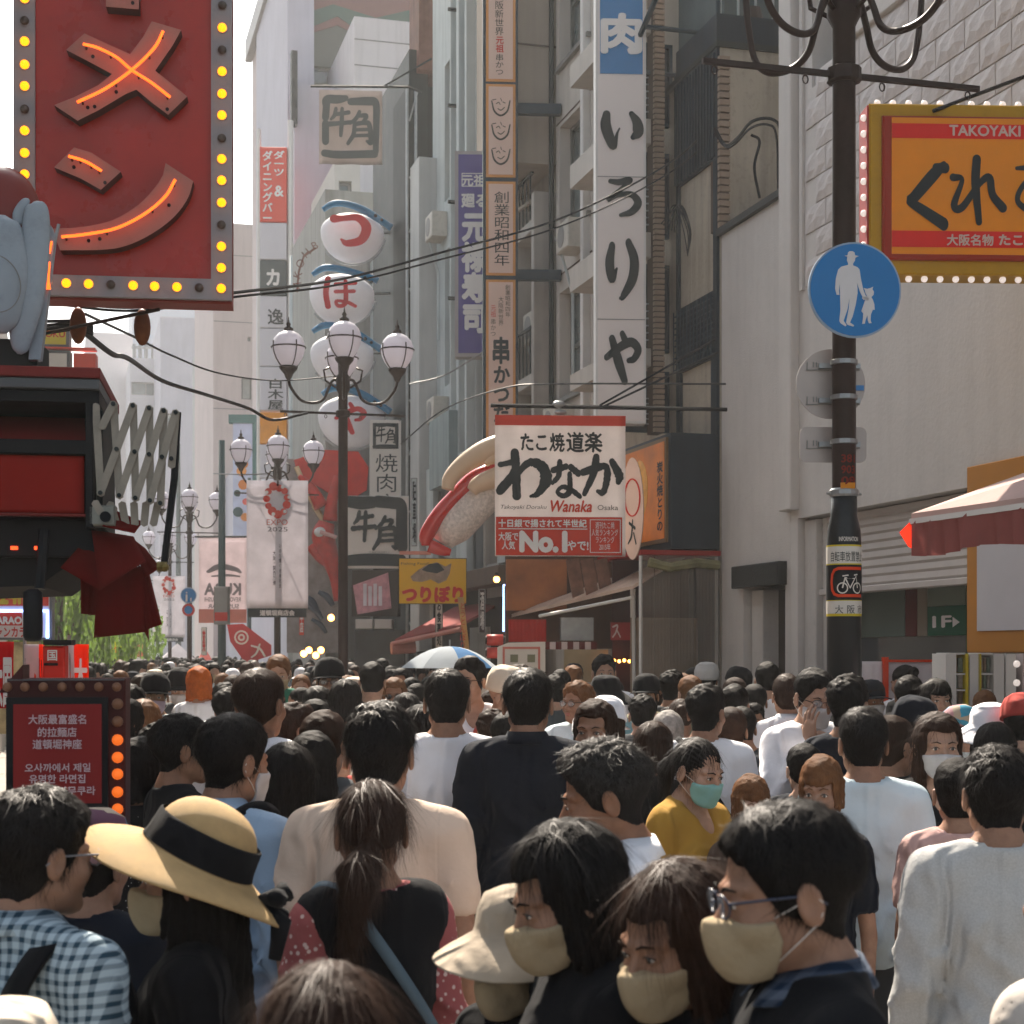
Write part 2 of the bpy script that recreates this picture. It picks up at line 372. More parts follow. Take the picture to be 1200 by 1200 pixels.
M_lil = mat('pale_lilac_wall', C(186, 184, 194), 0.8, 0.08, 0.6, streak=0.08)
M_dkmetal = mat('dark_green_metal', C(38, 46, 46), 0.6, 0.25, 3, streak=0.3)
M_shut = mat('shutter_grey', (.50, .46, .43), 0.5, 0.1)
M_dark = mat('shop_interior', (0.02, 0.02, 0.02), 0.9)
M_brown = mat('brown_wood', C(70, 40, 28), 0.7, 0.3, 5, bump=0.2)
M_ochre = mat('ochre_board', C(176, 118, 44), 0.6, 0.1, 2)

# ---- white building on the right (facade X = 6.5)
RX = PX(6.5)
def U(Y): return -Y      # coordinate u on an X plane is -Y
wb = thing('white_building', 'white rendered corner building with rough stone facing and a half lowered shutter at right', 'building', (6.5, 12.2, 0))
# holes: shop opening, doorway, upper window bay
H_shop = (U(13.75), 0.0, U(10.70), 3.22); H_door = (U(15.0), 0.0, U(14.02), 2.78); H_win = (U(13.45), 7.1, U(12.75), 13.0)
wall_with_holes(RX, U(13.90), 0, U(3.0), 18, [H_shop, H_win], 0.35, back=8.0).build('wall', M_stucco2, wb)
wall_with_holes(RX, U(15.56), 0, U(13.903), 6.28, [H_door], 0.3, back=8.0).build('wall', M_stucco, wb)
m = MB(); m.pbox(RX, U(15.6), 6.283, U(13.905), 6.35, -8, 0.05); m.build('roof_coping', mat('dark_coping', C(60, 62, 62), 0.7), wb)
m = MB(); m.pbox(RX, U(13.98), 3.3, U(13.72), 18, 0.002, 0.09, 0.01); m.build('pilaster', M_stucco2, wb)
m = MB(); m.pbox(RX, U(13.66), 5.3, U(13.60), 18, 0.002, 0.03); m.build('ridge', M_stucco2, wb)
window(RX, H_win, wb, M_white_al, M_glassl, 0.3, mull=0, trans=3, w=0.05)
# rough stone blocks, each its own part
rs = random.Random(3); smesh = []
for k in range(9):
    w, h = 0.405, 0.224; nx, nz = 4, 3; V = []; Fc = []
    for j in range(nz + 1):
        for i in range(nx + 1):
            e = 0 if (i in (0, nx) or j in (0, nz)) else 1
            V.append((-(0.010 + e * rs.uniform(0.006, 0.026)) , -(i / nx - 0.5) * w, (j / nz - 0.5) * h + e * rs.uniform(-.02, .02)))
    for j in range(nz):
        for i in range(nx):
            a = j * (nx + 1) + i; Fc.append((a, a + 1, a + nx + 2, a + nx + 1))
    b0 = len(V)   # rim going back to the wall
    rim = [j for j in range(nx + 1)] + [nx + (nx + 1) * j for j in range(1, nz + 1)] + [nz * (nx + 1) + i for i in range(nx - 1, -1, -1)] + [(nx + 1) * j for j in range(nz - 1, 0, -1)]
    for r_ in rim: V.append((0.0, V[r_][1], V[r_][2]))
    for i in range(len(rim)): j = (i + 1) % len(rim); Fc.append((rim[i], b0 + i, b0 + j, rim[j]))
    smesh.append(mesh_np('stone_block', V, Fc))
base = Vector(LOC[wb.name])
for r_ in range(8):
    y = 12.56 + (0.21 if r_ % 2 else 0)
    for c_ in range(10):
        yy = 13.36 - 0.42 * c_ - (0.21 if r_ % 2 else 0); zz = 5.32 + 0.238 * r_ + 0.11
        o = link('stone_block', smesh[rs.randrange(9)], wb, M_stone); o.location = Vector((6.497, yy, zz)) - base
    # half blocks would sit under the pilaster
m = MB(); m.pbox(RX, U(12.7), 7.24, U(3.1), 7.5, 0.002, 0.05, 0.01); m.build('string_course', M_stucco2, wb)
# shutter
sh = thing('roller_shutter', 'grey ribbed roller shutter half lowered over the shop opening behind the brown pole', 'shutter', (6.6, 12.2, 2.5))
nsl = 9
for k in range(nsl):
    z = 2.56 + k * 0.072; m = MB(); m.add([RX.P(U(13.7), z, -.14), RX.P(U(10.75), z, -.14), RX.P(U(10.75), z + .022, -.125), RX.P(U(13.7), z + .022, -.125), RX.P(U(10.75), z + .071, -.132), RX.P(U(13.7), z + .071, -.132), RX.P(U(10.75), z, -.17), RX.P(U(13.7), z, -.17), RX.P(U(10.75), z + .068, -.17), RX.P(U(13.7), z + .068, -.17)], [(0, 1, 2, 3), (3, 2, 4, 5), (0, 7, 6, 1), (5, 4, 8, 9)]); m.build('slat', M_shut, sh)
m = MB(); m.pbox(RX, U(13.7), 2.50, U(10.75), 2.557, -.17, -.09, .008); m.build('bottom_rail', M_shut, sh)
# shop front behind the shutter
sf = thing('shop_front', 'dim shop window with green panel reading 1F under the half lowered shutter', 'shop front', (6.9, 12.2, 0))
BK = PX(6.86)
def seg(pa, pb, z0, z1, name, mm, n0=-.03, n1=0.0, pl=BK, par=sf):
    a = pl.hit(pa, 700)[0]; b = pl.hit(pb, 700)[0]; q = MB(); q.pbox(pl, a, z0, b, z1, n0, n1); return q.build(name, mm, par)
seg(1008, 1060, 2.12, 2.7, 'panel', mat('grey_green_panel', C(92, 104, 96), 0.6)); seg(1061, 1074, 2.12, 2.7, 'post', mat('dull_red', C(92, 34, 30), 0.6))
seg(1075, 1086, 2.12, 2.7, 'panel', mat('beige_panel', C(132, 120, 104), 0.6)); seg(1087, 1134, 2.12, 2.36, 'sign_panel', mat('green_panel', C(10, 84, 58), 0.5))
seg(1087, 1131, 2.363, 2.7, 'panel', mat('sage_panel', C(116, 126, 112), 0.6)); seg(1132, 1140, 1.6, 2.7, 'post', mat('dark_green', C(18, 62, 48), 0.5))
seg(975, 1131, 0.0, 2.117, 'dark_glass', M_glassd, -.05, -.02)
text('1F', BK, (1094, 722, 1115, 735), M_white, sf, 0.03, n=.005)
m = MB(); m.poly(BK, [BK.hit(1117, 723), BK.hit(1125, 729), BK.hit(1117, 735)], .002, .006); m.build('arrow', M_white, sf)
m = MB(); m.pbox(PX(6.66), PX(6.66).hit(1102, 760)[0], 1.55, PX(6.66).hit(1119, 760)[0], 1.98, -.01, 0); m.build('notice', mat('orange_notice', C(172, 108, 72), 0.6, 0.3, 20), sf)
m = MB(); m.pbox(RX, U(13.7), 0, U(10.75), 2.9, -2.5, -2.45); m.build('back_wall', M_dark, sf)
# jamb columns beside opening
m = MB(); m.pbox(RX, U(13.74), 0.0, U(13.5), 3.2, -.3, -.06, .01); m.pbox(RX, U(13.48), 0, U(13.40), 3.2, -.3, -.12, .01); m.build('jamb', M_stucco, wb)
# doorway
dr = MB(); dr.pbox(RX, U(15.08), 2.62, U(13.98), 2.84, .003, .10, .01); dr.build('door_lintel', mat('dark_lintel', C(44, 46, 44), 0.7, 0.3, 6, bump=0.5), wb)
dr = MB(); dr.pbox(RX, U(14.98), 0, U(14.72), 2.6, -.28, -.08, .01); dr.build('door_jamb', M_stucco, wb)
dr = MB(); dr.pbox(RX, U(14.715), 0, U(14.40), 2.6, -.29, -.25, .0); dr.build('door', mat('dark_door', C(46, 36, 30), 0.5, .3), wb)
lv = MB(); lv.frame(RX, U(14.39), 0, U(14.05), 2.5, .04, -.28, -.2); lo = lv.build('louvre_frame', mat('louvre_grey', C(96, 100, 98), 0.6), wb)
for k in range(30):
    q = MB(); z = .06 + k * .08; q.add([RX.P(U(14.35), z, -.22), RX.P(U(14.09), z, -.22), RX.P(U(14.09), z + .065, -.27), RX.P(U(14.35), z + .065, -.27), RX.P(U(14.09), z, -.235), RX.P(U(14.35), z, -.235)], [(0, 1, 2, 3), (5, 4, 1, 0)]); q.build('louvre', MATS['louvre_grey'], lo)
# ochre frame with white board further right
ob = thing('framed_board', 'blank white board in a wide ochre frame on the right shop wall', 'board', (6.5, 10.0, 2))
a0 = RX.hit(1141, 660)[0]
m = MB(); m.pbox(RX, a0, 1.98, U(7.5), 3.36, .003, .06, .008); m.build('frame', M_ochre, ob)
m = MB(); m.pbox(RX, a0 + .16, 2.14, U(7.9), 3.1, .062, .07); m.build('board', mat('white_board', C(188, 186, 190), 0.5, .05), ob)

# ---- dark blue building
db = thing('dark_blue_building', 'narrow dark blue clad building with tan brick piers beside the white building', 'building', (6.5, 16.5, 0))
CY = PY(15.6)
cu0 = 6.503
m = MB(); m.pbox(CY, cu0, 0, 11, 8.24, -3.0, 0); m.build('side_wall', M_conc, db)
# brick pier on the corner, each brick a part
bm_ = MB(); bm_.box(-.055, -.028, -.028, .055, .028, .028); brick_me = mesh_np('brick', bm_.v, bm_.f)
def brick_pier(parent, pl, u0, u1, z0, z1, nrow, cols=1):
    q = MB(); q.pbox(pl, u0 + .008, z0, u1 - .008, z1, -.2, .015); q.build('mortar', M_mort, parent)
    off = Vector((0, 0, 0)); p = parent
    while p is not None: off += LOC.get(p.name, Vector((0, 0, 0))); p = p.parent
    bw = (u1 - u0) / cols; bh = (z1 - z0) / nrow
    for r in range(nrow):
        for c in range(cols):
            o = link('brick', brick_me, parent, M_brick); u = u0 + bw * (c + .5); z = z0 + bh * (r + .5)
            o.location = Vector(pl.P(u, z, .012 + rs.uniform(0, .008))) - off
            o.scale = ((bw * .90) / .11, 1, (bh * .72) / .056); o.rotation_euler = (0, 0, -math.atan2(pl.u[1], pl.u[0]) * -1)
brick_pier(db, CY, 6.47, 6.60, 6.36, 8.15, 24)
m = MB(); m.pbox(CY, 6.45, 8.243, 11, 8.30, -3, .03); m.build('parapet_cap', M_dkmetal, db)
R3 = PX(6.47)
Yc0, Yc1 = 15.62, 17.0
hw = [(U(16.72), 5.75, U(15.72), 7.1), (U(16.66), 4.25, U(15.78), 5.05)]
wall_with_holes(R3, U(16.78), 0, U(15.62), 8.6, hw, .12, back=3).build('wall', M_navy, db)
window(R3, hw[0], db, mat('tan_frame', C(84, 84, 78), .6), M_glassd, .12, mull=1, w=.07)
window(R3, hw[1], db, MATS['tan_frame'], M_glassd, .12, mull=1, w=.07)
# corrugated cladding ribs (parts)
for k in range(14):
    u = U(16.76) + k * .083; q = MB(); q.pbox(R3, u, 7.12, u + .035, 8.2, .003, .03); q.build('cladding_rib', M_navy, db)
# mesh railing under the window
for k in range(10):
    z = 5.08 + k * .065; q = MB(); q.pbox(R3, U(16.74), z, U(15.66), z + .012, .02, .035); q.build('rail', M_navy2, db)
for k in range(12):
    u = U(16.74) + k * .097; q = MB(); q.pbox(R3, u, 5.06, u + .012, 5.72, .04, .052); q.build('rail', M_navy2, db)
# roof railing frame
q = MB()
def bar(a, b, w=.05, M=q):
    M.tube([a, b], w / 2, 4)
zt = 8.9
fr_ = thing('roof_frame', 'blue steel awning frame standing out from the dark blue roof edge', 'frame', (6.2, 16.5, 8.2))
qq = MB(); qq.tube([R3.P(U(17.6), 8.1, .55), R3.P(U(15.5), 9.0, .55)], .03, 6); qq.build('rail', M_navy2, fr_)
for k, y in enumerate((15.7, 16.3, 16.9, 17.4)):
    z = 9.0 - (y - 15.5) * .43
    qq = MB(); qq.tube([R3.P(U(y), z, .55), R3.P(U(y), z, -.35)], .025, 6); qq.tube([R3.P(U(y), z, -.05), R3.P(U(y), 7.9, -.05)], .025, 6); qq.build('bracket', M_navy2, fr_)
# building behind on top
bt = thing('tan_tower', 'tan rendered tower rising behind the dark blue building', 'building', (8, 19.5, 0))
m = MB(); m.pbox(PY(18.2), 6.55, 0, 12, 16, -4, 0); m.build('wall', M_tan, bt)
bl = thing('roof_railing', 'rusty white railing with lamp on the concrete roof beside the brown pole', 'railing', (8, 16, 8.3))
for k in range(9):
    q = MB(); u = 6.62 + k * .2; q.pbox(PY(15.9), u, 8.3, u + .02, 8.95, -.01, .01); q.build('post', M_pale, bl)
q = MB(); q.pbox(PY(15.9), 6.6, 8.95, 8.4, 8.99, -.02, .02); q.build('rail', M_pale, bl)
q = MB(); q.lathe([(.02, .16), (.09, .14), (.12, 0), (.02, -.01)], PY(15.9).P(6.95, 8.62, .1), 12); q.build('lamp_hood', M_pole, bl)
# projecting lower box (dark blue) with orange poster on its side
bx = thing('sign_box', 'dark blue box bay with glowing orange food poster on its street side', 'sign', (6.2, 16.2, 4))
m = MB(); m.pbox(PY(15.6), 5.96, 3.05, 6.47, 4.24, -1.5, 0); m.build('bay', M_navy, bx)
m = MB(); m.pbox(PY(15.58), 5.62, 2.98, 6.49, 3.03, -1.4, 0.02); m.build('red_trim', mat('red_trim', C(140, 30, 26), .5), bx)
SX = PX(5.955)
m = MB(); m.pbox(SX, U(16.95), 3.12, U(15.66), 4.2, .002, .03); m.build('poster_frame', mat('bronze_frame', C(110, 88, 62), .5), bx)
m = MB(); m.pbox(SX, U(16.9), 3.16, U(15.7), 4.16, .031, .036); m.build('poster', mat('orange_poster', C(214, 120, 40), .5, .3, 2.5), bx)
m = MB(); m.ball(SX.P(U(16.45), 3.72, .036), (.012, .28, .33), 14, 8); m.build('food_print', mat('food_yellow', C(226, 160, 70), .5, .25, 8), bx)
text('炭火焼とりの', SX, (774, 541, 781, 622), M_ink, bx, .03, n=.04, vertical=True)
# transparent curtain stall
cs = thing('curtained_stall', 'stall wrapped in clear vinyl curtains under a red trim', 'stall', (6, 15.6, 0))
M_vinyl = mat('clear_vinyl', C(150, 138, 124), .25, .3, 3, bump=.6, bscale=6, alpha=.42, spec=.8)
for k in range(6):
    V = []; Fc = []; w = (6.49 - 5.62) / 6; x0 = 5.62 + k * w; n_ = 12
    for j in range(2):
        for i in range(n_ + 1):
            V.append((x0 + w * i / n_, 15.55 + .02 * sin(i * 2.1 + k) + .01 * (k % 2), 0.25 + j * 2.72))
    for i in range(n_): Fc.append((i, i + 1, n_ + 2 + i, n_ + 1 + i))
    me = mesh_np('curtain', [(a - 6, b - 15.6, c) for a, b, c in V], Fc, True); link('curtain', me, cs, M_vinyl)
for x in (5.63, 6.46):
    q = MB(); q.tube([(x, 15.6, 0), (x, 15.6, 2.97)], .02, 8); q.build('post', M_white_al, cs)
q = MB(); q.pbox(PY(16.1), 5.7, 0.2, 6.45, 2.35, -.02, 0); q.build('board', mat('pale_board', C(128, 112, 96), .8, .2), cs)
q = MB(); q.pbox(PY(16.4), 5.6, 0.0, 6.49, 2.97, -.02, 0); q.build('back_panel', mat('dark_red_brown', C(60, 26, 22), .8, .3), cs)
q = MB(); q.tube([(5.68, 15.5, 2.9), (5.9, 15.48, 2.85), (6.2, 15.5, 2.9), (6.44, 15.5, 2.88)], .05, 8); q.build('rolled_vinyl', mat('rolled_vinyl', C(120, 116, 84), .4, .4, 9), cs)

# ---- building with the vertical blue/white sign
def facade(name, label, x, y0, y1, ztop, wins, mw, mf, mg, depth=.15, z0=0, back=5.0, mull=1, trans=1, sill=None, w=.05, cat='building'):
    t = thing(name, label, cat, (x, (y0 + y1) / 2, 0)); pl = PX(x)
    hs_ = [(U(b), c, U(a), d) for (a, c, b, d) in wins]
    wall_with_holes(pl, U(y1), z0, U(y0), ztop, hs_, depth, back=back).build('wall', mw, t)
    for h in hs_: window(pl, h, t, mf, mg, depth, mull=mull, trans=trans, w=w, sill=sill)
    return t
b4 = thing('slab_building', 'building with stacked pale balcony slabs behind the tall white vertical sign', 'building', (6.6, 17.9, 0))
PB = PX(6.55)
m = MB(); m.pbox(PB, U(18.86), 0, U(16.8), 16, -4, -.5); m.build('wall', mat('slate_wall', C(74, 86, 88), .7, .2), b4)
brick_pier(b4, PY(16.79), 6.20, 6.33, 4.4, 10.2, 96)
for (pa, pb) in ((0, 28), (130, 160), (265, 295), (403, 424)):
    z1_ = pt(770, pa, 17.6).z; z0_ = pt(770, pb, 17.6).z
    m = MB(); m.pbox(PY(16.82), 5.85, z0_, 6.195, z1_, -1.9, 0, .01); m.build('balcony_slab', M_beige, b4)
zs_ = [pt(770, p, 17.6).z for p in (28, 130, 160, 265, 295, 403, 424, 500)]
for i in range(0, 8, 2):
    z1_, z0_ = zs_[i], zs_[i + 1]
    fr = MB(); fr.frame(PY(17.1), 5.88, z0_ + .01, 6.54, z1_ - .01, .04, -.03, .03); fo = fr.build('window', M_navy2, b4)
    q = MB(); q.pbox(PY(17.1), 5.9, z0_ + .02, 6.53, z1_ - .02, -.04, -.035); q.build('pane', M_glassd, fo)
    for k in range(6):
        q = MB(); z = z0_ + (z1_ - z0_) * (.1 + k * .08); q.pbox(PY(16.9), 5.88, z, 6.19, z + .012, -.01, .01); q.build('railing_bar', M_steel, b4)

# ---- beige building with large windows
b5 = facade('beige_building', 'beige rendered building with wide steel windows left of the tall white sign', 6.2, 18.9, 20.45, 16,
            [(19.0, 9.62, 20.3, 11.3), (19.0, 7.42, 20.3, 8.85), (19.0, 5.28, 20.3, 6.68), (19.0, 3.3, 20.3, 4.5)], M_beige, mat('steel_window', C(92, 96, 92), .5), M_glassl, .18, mull=2, trans=2, sill=mat('grey_sill', C(120, 120, 116), .6))
q = MB(); q.tube([(6.15, 20.5, 4), (6.15, 20.5, 14)], .035, 6); q.build('drainpipe', M_dkmetal, b5)
q = MB(); q.pbox(PY(19.0), 6.1, 0, 6.22, 16, -.1, 0, .01); q.build('corner_strip', M_white_al, b5)
# ---- tan building with balconies
b6 = thing('balcony_building', 'tan building with white framed stair balconies behind the tall skewer restaurant sign', 'building', (6.0, 21.8, 0))
X6 = PX(5.95)
m = MB(); m.pbox(PX(6.3), U(23.4), 0, U(20.55), 17, -4, 0); m.build('wall', M_tan, b6)
m = MB(); m.pbox(PY(20.6), 5.66, 8.45, 6.25, 17, -2.0, 0); m.build('upper_wall', mat('grey_beige', C(170, 158, 144), .8, .08, .7, streak=.15), b6)
m = MB(); m.pbox(PY(20.59), 5.66, 10.0, 6.25, 10.02, 0, .01); m.build('joint', M_mort, b6)
for z in (4.2, 5.55, 7.6):
    m = MB(); m.pbox(X6, U(23.3), z, U(20.75), z + .16, -.35, 0, .01); m.build('balcony_edge', mat('white_concrete', C(176, 170, 162), .7, .12, 2, streak=.2), b6)
    for k in range(14):
        q = MB(); u = U(23.2) + k * .18; q.pbox(X6, u, z + .165, u + .02, z + .75, -.02, 0); q.build('railing_bar', M_dkmetal, b6)
    q = MB(); q.pbox(X6, U(23.3), z + .755, U(20.75), z + .79, -.03, .01); q.build('handrail', M_dkmetal, b6)
for y in (20.7, 21.7, 23.3):
    m = MB(); m.pbox(X6, U(y + .06), 3.0, U(y - .06), 8.1, -.36, .004, .01); m.build('post', MATS['white_concrete'], b6)
q = MB(); q.tube([(5.9, 23, 7.9), (5.95, 20.8, 8.9)], .03, 6); q.tube([(5.9, 21.4, 8.0), (5.95, 20.8, 8.0)], .03, 6); q.build('brace', M_tan, b6)

# ---- pale green-white building with ladder and bay windows
b7 = facade('pale_building', 'pale green grey building with narrow windows behind the purple sign', 5.9, 23.6, 26.6, 15,
            [(23.9, 9.3, 24.6, 11.5), (25.0, 9.3, 25.7, 11.5), (23.9, 6.3, 24.6, 8.5), (25.0, 6.3, 25.7, 8.5), (23.9, 4.3, 24.6, 5.5), (25.0, 4.3, 25.7, 5.5)], M_pale, mat('pale_frame', C(120, 130, 130), .6), M_glassd, .15, mull=0, trans=2)
for x, w_ in ((24.75, .06), (24.3, .16), (23.75, .1)):
    q = MB(); q.pbox(PX(5.9), U(x), 3, U(x) + w_, 13.5, .002, .14, .01); q.build('duct', M_pale, b7)
q = MB(); q.box(5.62, 24.2, 4.6, 5.88, 25.6, 5.7); q.build('balcony_box', mat('faded_blue_panel', C(130, 146, 148), .6, .15, 3, streak=.3), b7)
q = MB(); q.pbox(PY(26.3), 5.6, 2, 5.95, 10.2, -.7, 0, .01); q.build('pier', mat('grey_white_pier', C(176, 178, 176), .7, .1, 1, streak=.15), b7)
for z in (7.5, 9.0, 10.5, 12):
    q = MB(); q.tube([(5.7, 24.6, z), (5.88, 24.6, z)], .03, 6); q.build('bracket', M_dkmetal, b7)
# ---- dark scaffold building
b8 = thing('dark_mesh_building', 'tall dark green mesh clad building with a light steel edge beside the pufferfish lanterns', 'building', (5.6, 28.5, 0))
m = MB(); m.pbox(PY(27.2), 5.62, 0, 5.95, 12.3, -3.4, 0); m.build('cladding', M_dkmetal, b8)
m = MB(); m.pbox(PX(5.6), U(28.5), 0, U(27.22), 11.7, -1, 0); m.build('side_cladding', mat('dark_slate', C(30, 38, 40), .7, .2, 3, streak=.3), b8)
for k in range(10):
    z = 2.5 + k * .95; q = MB(); q.tube([PY(27.15).P(5.61, z, .02), PY(27.15).P(5.75 + .05 * (k % 3), z + (.5 if k % 2 else -.3), .02)], .015, 5); q.build('brace', M_steel, b8)
for x in (5.57, 5.72):
    q = MB(); q.tube([(x, 27.12, 1.5), (x, 27.12, 11.6)], .025, 6); q.build('pipe', M_steel, b8)
q = MB(); q.pbox(PY(27.0), 5.75, 11.9, 6.4, 14.5, -.8, 0); q.build('rusty_hut', mat('rusty_sheet', C(116, 84, 74), .8, .3, 4, streak=.3), b8)

# ---- grey-white slab building behind the pufferfish lanterns (faces us)
def block(name, label, Y, px0, px1, pytop, mw, depth=8, wins=(), mg=M_glassl, pybot=None, joints=(), mf=None):
    pl = PY(Y); u0 = pl.hit(px0, 700)[0]; u1 = pl.hit(px1, 700)[0]; zt_ = pl.hit((px0 + px1) / 2, pytop)[1]
    zb = 0 if pybot is None else pl.hit((px0 + px1) / 2, pybot)[1]
    t = thing(name, label, 'building', ((u0 + u1) / 2, Y + .2, 0)); hs_ = []
    for (a, b, c, d) in wins: r = pl.rect(a, b, c, d); hs_.append(r)
    wall_with_holes(pl, u0, zb, u1, zt_, hs_, .2, back=depth).build('wall', mw, t)
    for h in hs_: window(pl, h, t, mf or M_frame, mg, .2, mull=1 if (h[2] - h[0]) > .8 else 0, w=.06)
    for y in joints:
        z = pl.hit((px0 + px1) / 2, y)[1]; q = MB(); q.pbox(pl, u0 + .01, z, u1 - .01, z + .03, -.01, .012); q.build('joint', M_frame, t)
    return t, pl
block('grey_slab_building', 'weathered grey building wall behind the row of pufferfish lanterns', 33, 381, 470, 225, mat('grey_wall', C(142, 142, 138), .8, .15, .6, streak=.3), 5, joints=(330, 430, 520))
block('white_plant_block', 'bright white rooftop block standing above the striped flag', 43, 415, 531, 25, mat('bright_white_wall', C(200, 196, 198), .7, .06, .6, streak=.12), 8, joints=(52, 82), pybot=None)
block('cream_stair_tower', 'cream tower with a slatted round window left of the dark mesh building', 40, 392, 422, 190, mat('cream_wall', C(190, 186, 180), .8, .08), 4, wins=((397, 212, 412, 262),))
mb_, plm = block('mural_building', 'far tall building painted with faded green and brown waves', 47.5, 345, 540, -60, mat('mural_wall', C(110, 112, 104), .8, .25, .12), 10, wins=((402, 82, 412, 100), (360, 78, 388, 97)))
q = MB(); W_ = [(plm.hit(x, y)) for x, y in ((346, 45), (395, 30), (440, 52), (480, 45), (538, 60), (538, -50), (346, -50))]; q.poly(plm, W_, .01, .04); q.build('painted_wave', mat('mural_brown', C(130, 96, 90), .8, .2, .5), mb_)
q = MB(); W_ = [(plm.hit(x, y)) for x, y in ((346, 20), (390, 6), (440, 22), (500, 8), (538, 24), (538, 52), (480, 34), (430, 44), (395, 20), (346, 40))]; q.poly(plm, W_, .05, .07); q.build('painted_wave', mat('mural_green', C(84, 106, 96), .8, .2, .5), mb_)
# pillar like buildings at the left middle
t1, pl1 = block('lilac_tower', 'pale lilac tower with dark strip between the red dining sign and the striped flag', 45.5, 345, 392, 100, M_lil, 8)
block('narrow_white_tower', 'narrow pale tower rising out of the picture behind the red dining sign', 46.5, 337, 368, -90, M_lil, 8)
q = MB(); q.pbox(pl1, *[pl1.hit(340, 0)[0], pl1.hit(0, 120)[1]][:2], pl1.hit(347, 0)[0], pl1.hit(0, 30)[1], 0.0, .3); q.build('dark_strip', M_dkmetal, t1)
t2 = thing('sunlit_tower', 'tall pink white tower with sloping roofline and speckled wall at the bright sky edge', 'building', (6.2, 55, 0))
X9 = PX(6.2); m = MB(); a = X9.hit(300, 80); b_ = X9.hit(338, -10)
m.pbox(X9, U(57.0), 0, U(48), 23, -5, 0); m.build('wall', M_pink, t2)
for k in range(26):
    q = MB(); yy = 49 + rs.random() * 6.5; zz = 14 + rs.random() * 7; q.pbox(X9, U(yy), zz, U(yy) + .12, zz + .22, .01, .04); q.build('vent_block', M_frame, t2)
q = MB(); q.pbox(X9, U(57.05), 22.6, U(47.9), 23.3, .02, .25); q.build('cornice', M_frame, t2)
block('panel_building', 'pale pink panel building in the haze behind the second street lamp', 66, 250, 306, 262, M_pink, 10, joints=(300, 378, 480), wins=((283, 442, 295, 468), (290, 395, 294, 400)))
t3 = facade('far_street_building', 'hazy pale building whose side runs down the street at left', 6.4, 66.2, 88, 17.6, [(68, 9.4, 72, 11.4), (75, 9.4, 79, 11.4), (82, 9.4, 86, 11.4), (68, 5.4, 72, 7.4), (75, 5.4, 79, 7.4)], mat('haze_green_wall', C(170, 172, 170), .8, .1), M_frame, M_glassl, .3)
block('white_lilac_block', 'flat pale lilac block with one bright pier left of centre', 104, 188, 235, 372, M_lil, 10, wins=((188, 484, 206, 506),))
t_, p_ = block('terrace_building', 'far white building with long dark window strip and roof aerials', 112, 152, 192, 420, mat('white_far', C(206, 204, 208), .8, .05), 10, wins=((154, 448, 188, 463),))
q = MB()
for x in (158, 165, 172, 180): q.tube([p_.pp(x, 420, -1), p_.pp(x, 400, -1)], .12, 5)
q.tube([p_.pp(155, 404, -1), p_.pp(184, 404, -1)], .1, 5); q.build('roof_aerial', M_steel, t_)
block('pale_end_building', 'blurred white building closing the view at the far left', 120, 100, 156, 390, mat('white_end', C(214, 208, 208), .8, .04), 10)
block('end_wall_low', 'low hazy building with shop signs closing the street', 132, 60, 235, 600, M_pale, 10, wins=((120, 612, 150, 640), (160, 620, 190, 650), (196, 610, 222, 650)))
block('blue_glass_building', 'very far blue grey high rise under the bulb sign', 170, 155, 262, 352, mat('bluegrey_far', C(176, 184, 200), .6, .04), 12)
# lower facade filler on the right side further down the street: shops
b9 = facade('row_building', 'grey row building with metal windows above the yellow takeaway sign', 6.0, 30.7, 40, 10, [(31.2, 4.2, 33.2, 6.2), (34.0, 4.2, 36, 6.2), (37, 4.2, 39.2, 6.2)], M_pale, M_frame, M_glassd, .2)
b10 = facade('row_building', 'hazy row building beyond the crab decorated restaurant', 6.1, 40.1, 66, 9, [(42 + 5 * k, 4.2, 45 + 5 * k, 6.6) for k in range(4)], M_lil, M_frame, M_glassl, .2)
# ---- left side of the street
M_lw = mat('left_wall', C(176, 168, 160), .8, .15, .6, streak=.2)
lf = PX(-1.2)
bl_ = thing('left_building', 'brown grey shop building on the left carrying the big red bulb sign', 'building', (-1.4, 10, 0))
m = MB(); m.pbox(Pl(-1.2, 0, -90), 5.6, 0, 17, 9.5, -7, 0); m.build('wall', M_lw, bl_)
for k in range(3):
    q = MB(); q.frame(Pl(-1.2, 0, -90), 7 + 3 * k, 5.2, 8.6 + 3 * k, 6.8, .06, .003, .05); w_ = q.build('window', M_frame, bl_); q = MB(); q.pbox(Pl(-1.2, 0, -90), 7.05 + 3 * k, 5.25, 8.55 + 3 * k, 6.75, .002, .02); q.build('pane', M_glassd, w_)
bl2 = thing('left_building', 'pale building on the left side further down behind the karaoke signs', 'building', (-1.4, 26, 0))
m = MB(); m.pbox(Pl(-1.2, 0, -90), 17.05, 0, 38, 8.5, -7, 0); m.build('wall', M_beige, bl2)
for k in range(5):
    q = MB(); q.frame(Pl(-1.2, 0, -90), 18 + 4 * k, 4.4, 20.6 + 4 * k, 6.2, .08, .003, .05); w_ = q.build('window', M_frame, bl2); q = MB(); q.pbox(Pl(-1.2, 0, -90), 18.1 + 4 * k, 4.5, 20.5 + 4 * k, 6.1, .002, .02); q.build('pane', M_glassd, w_)

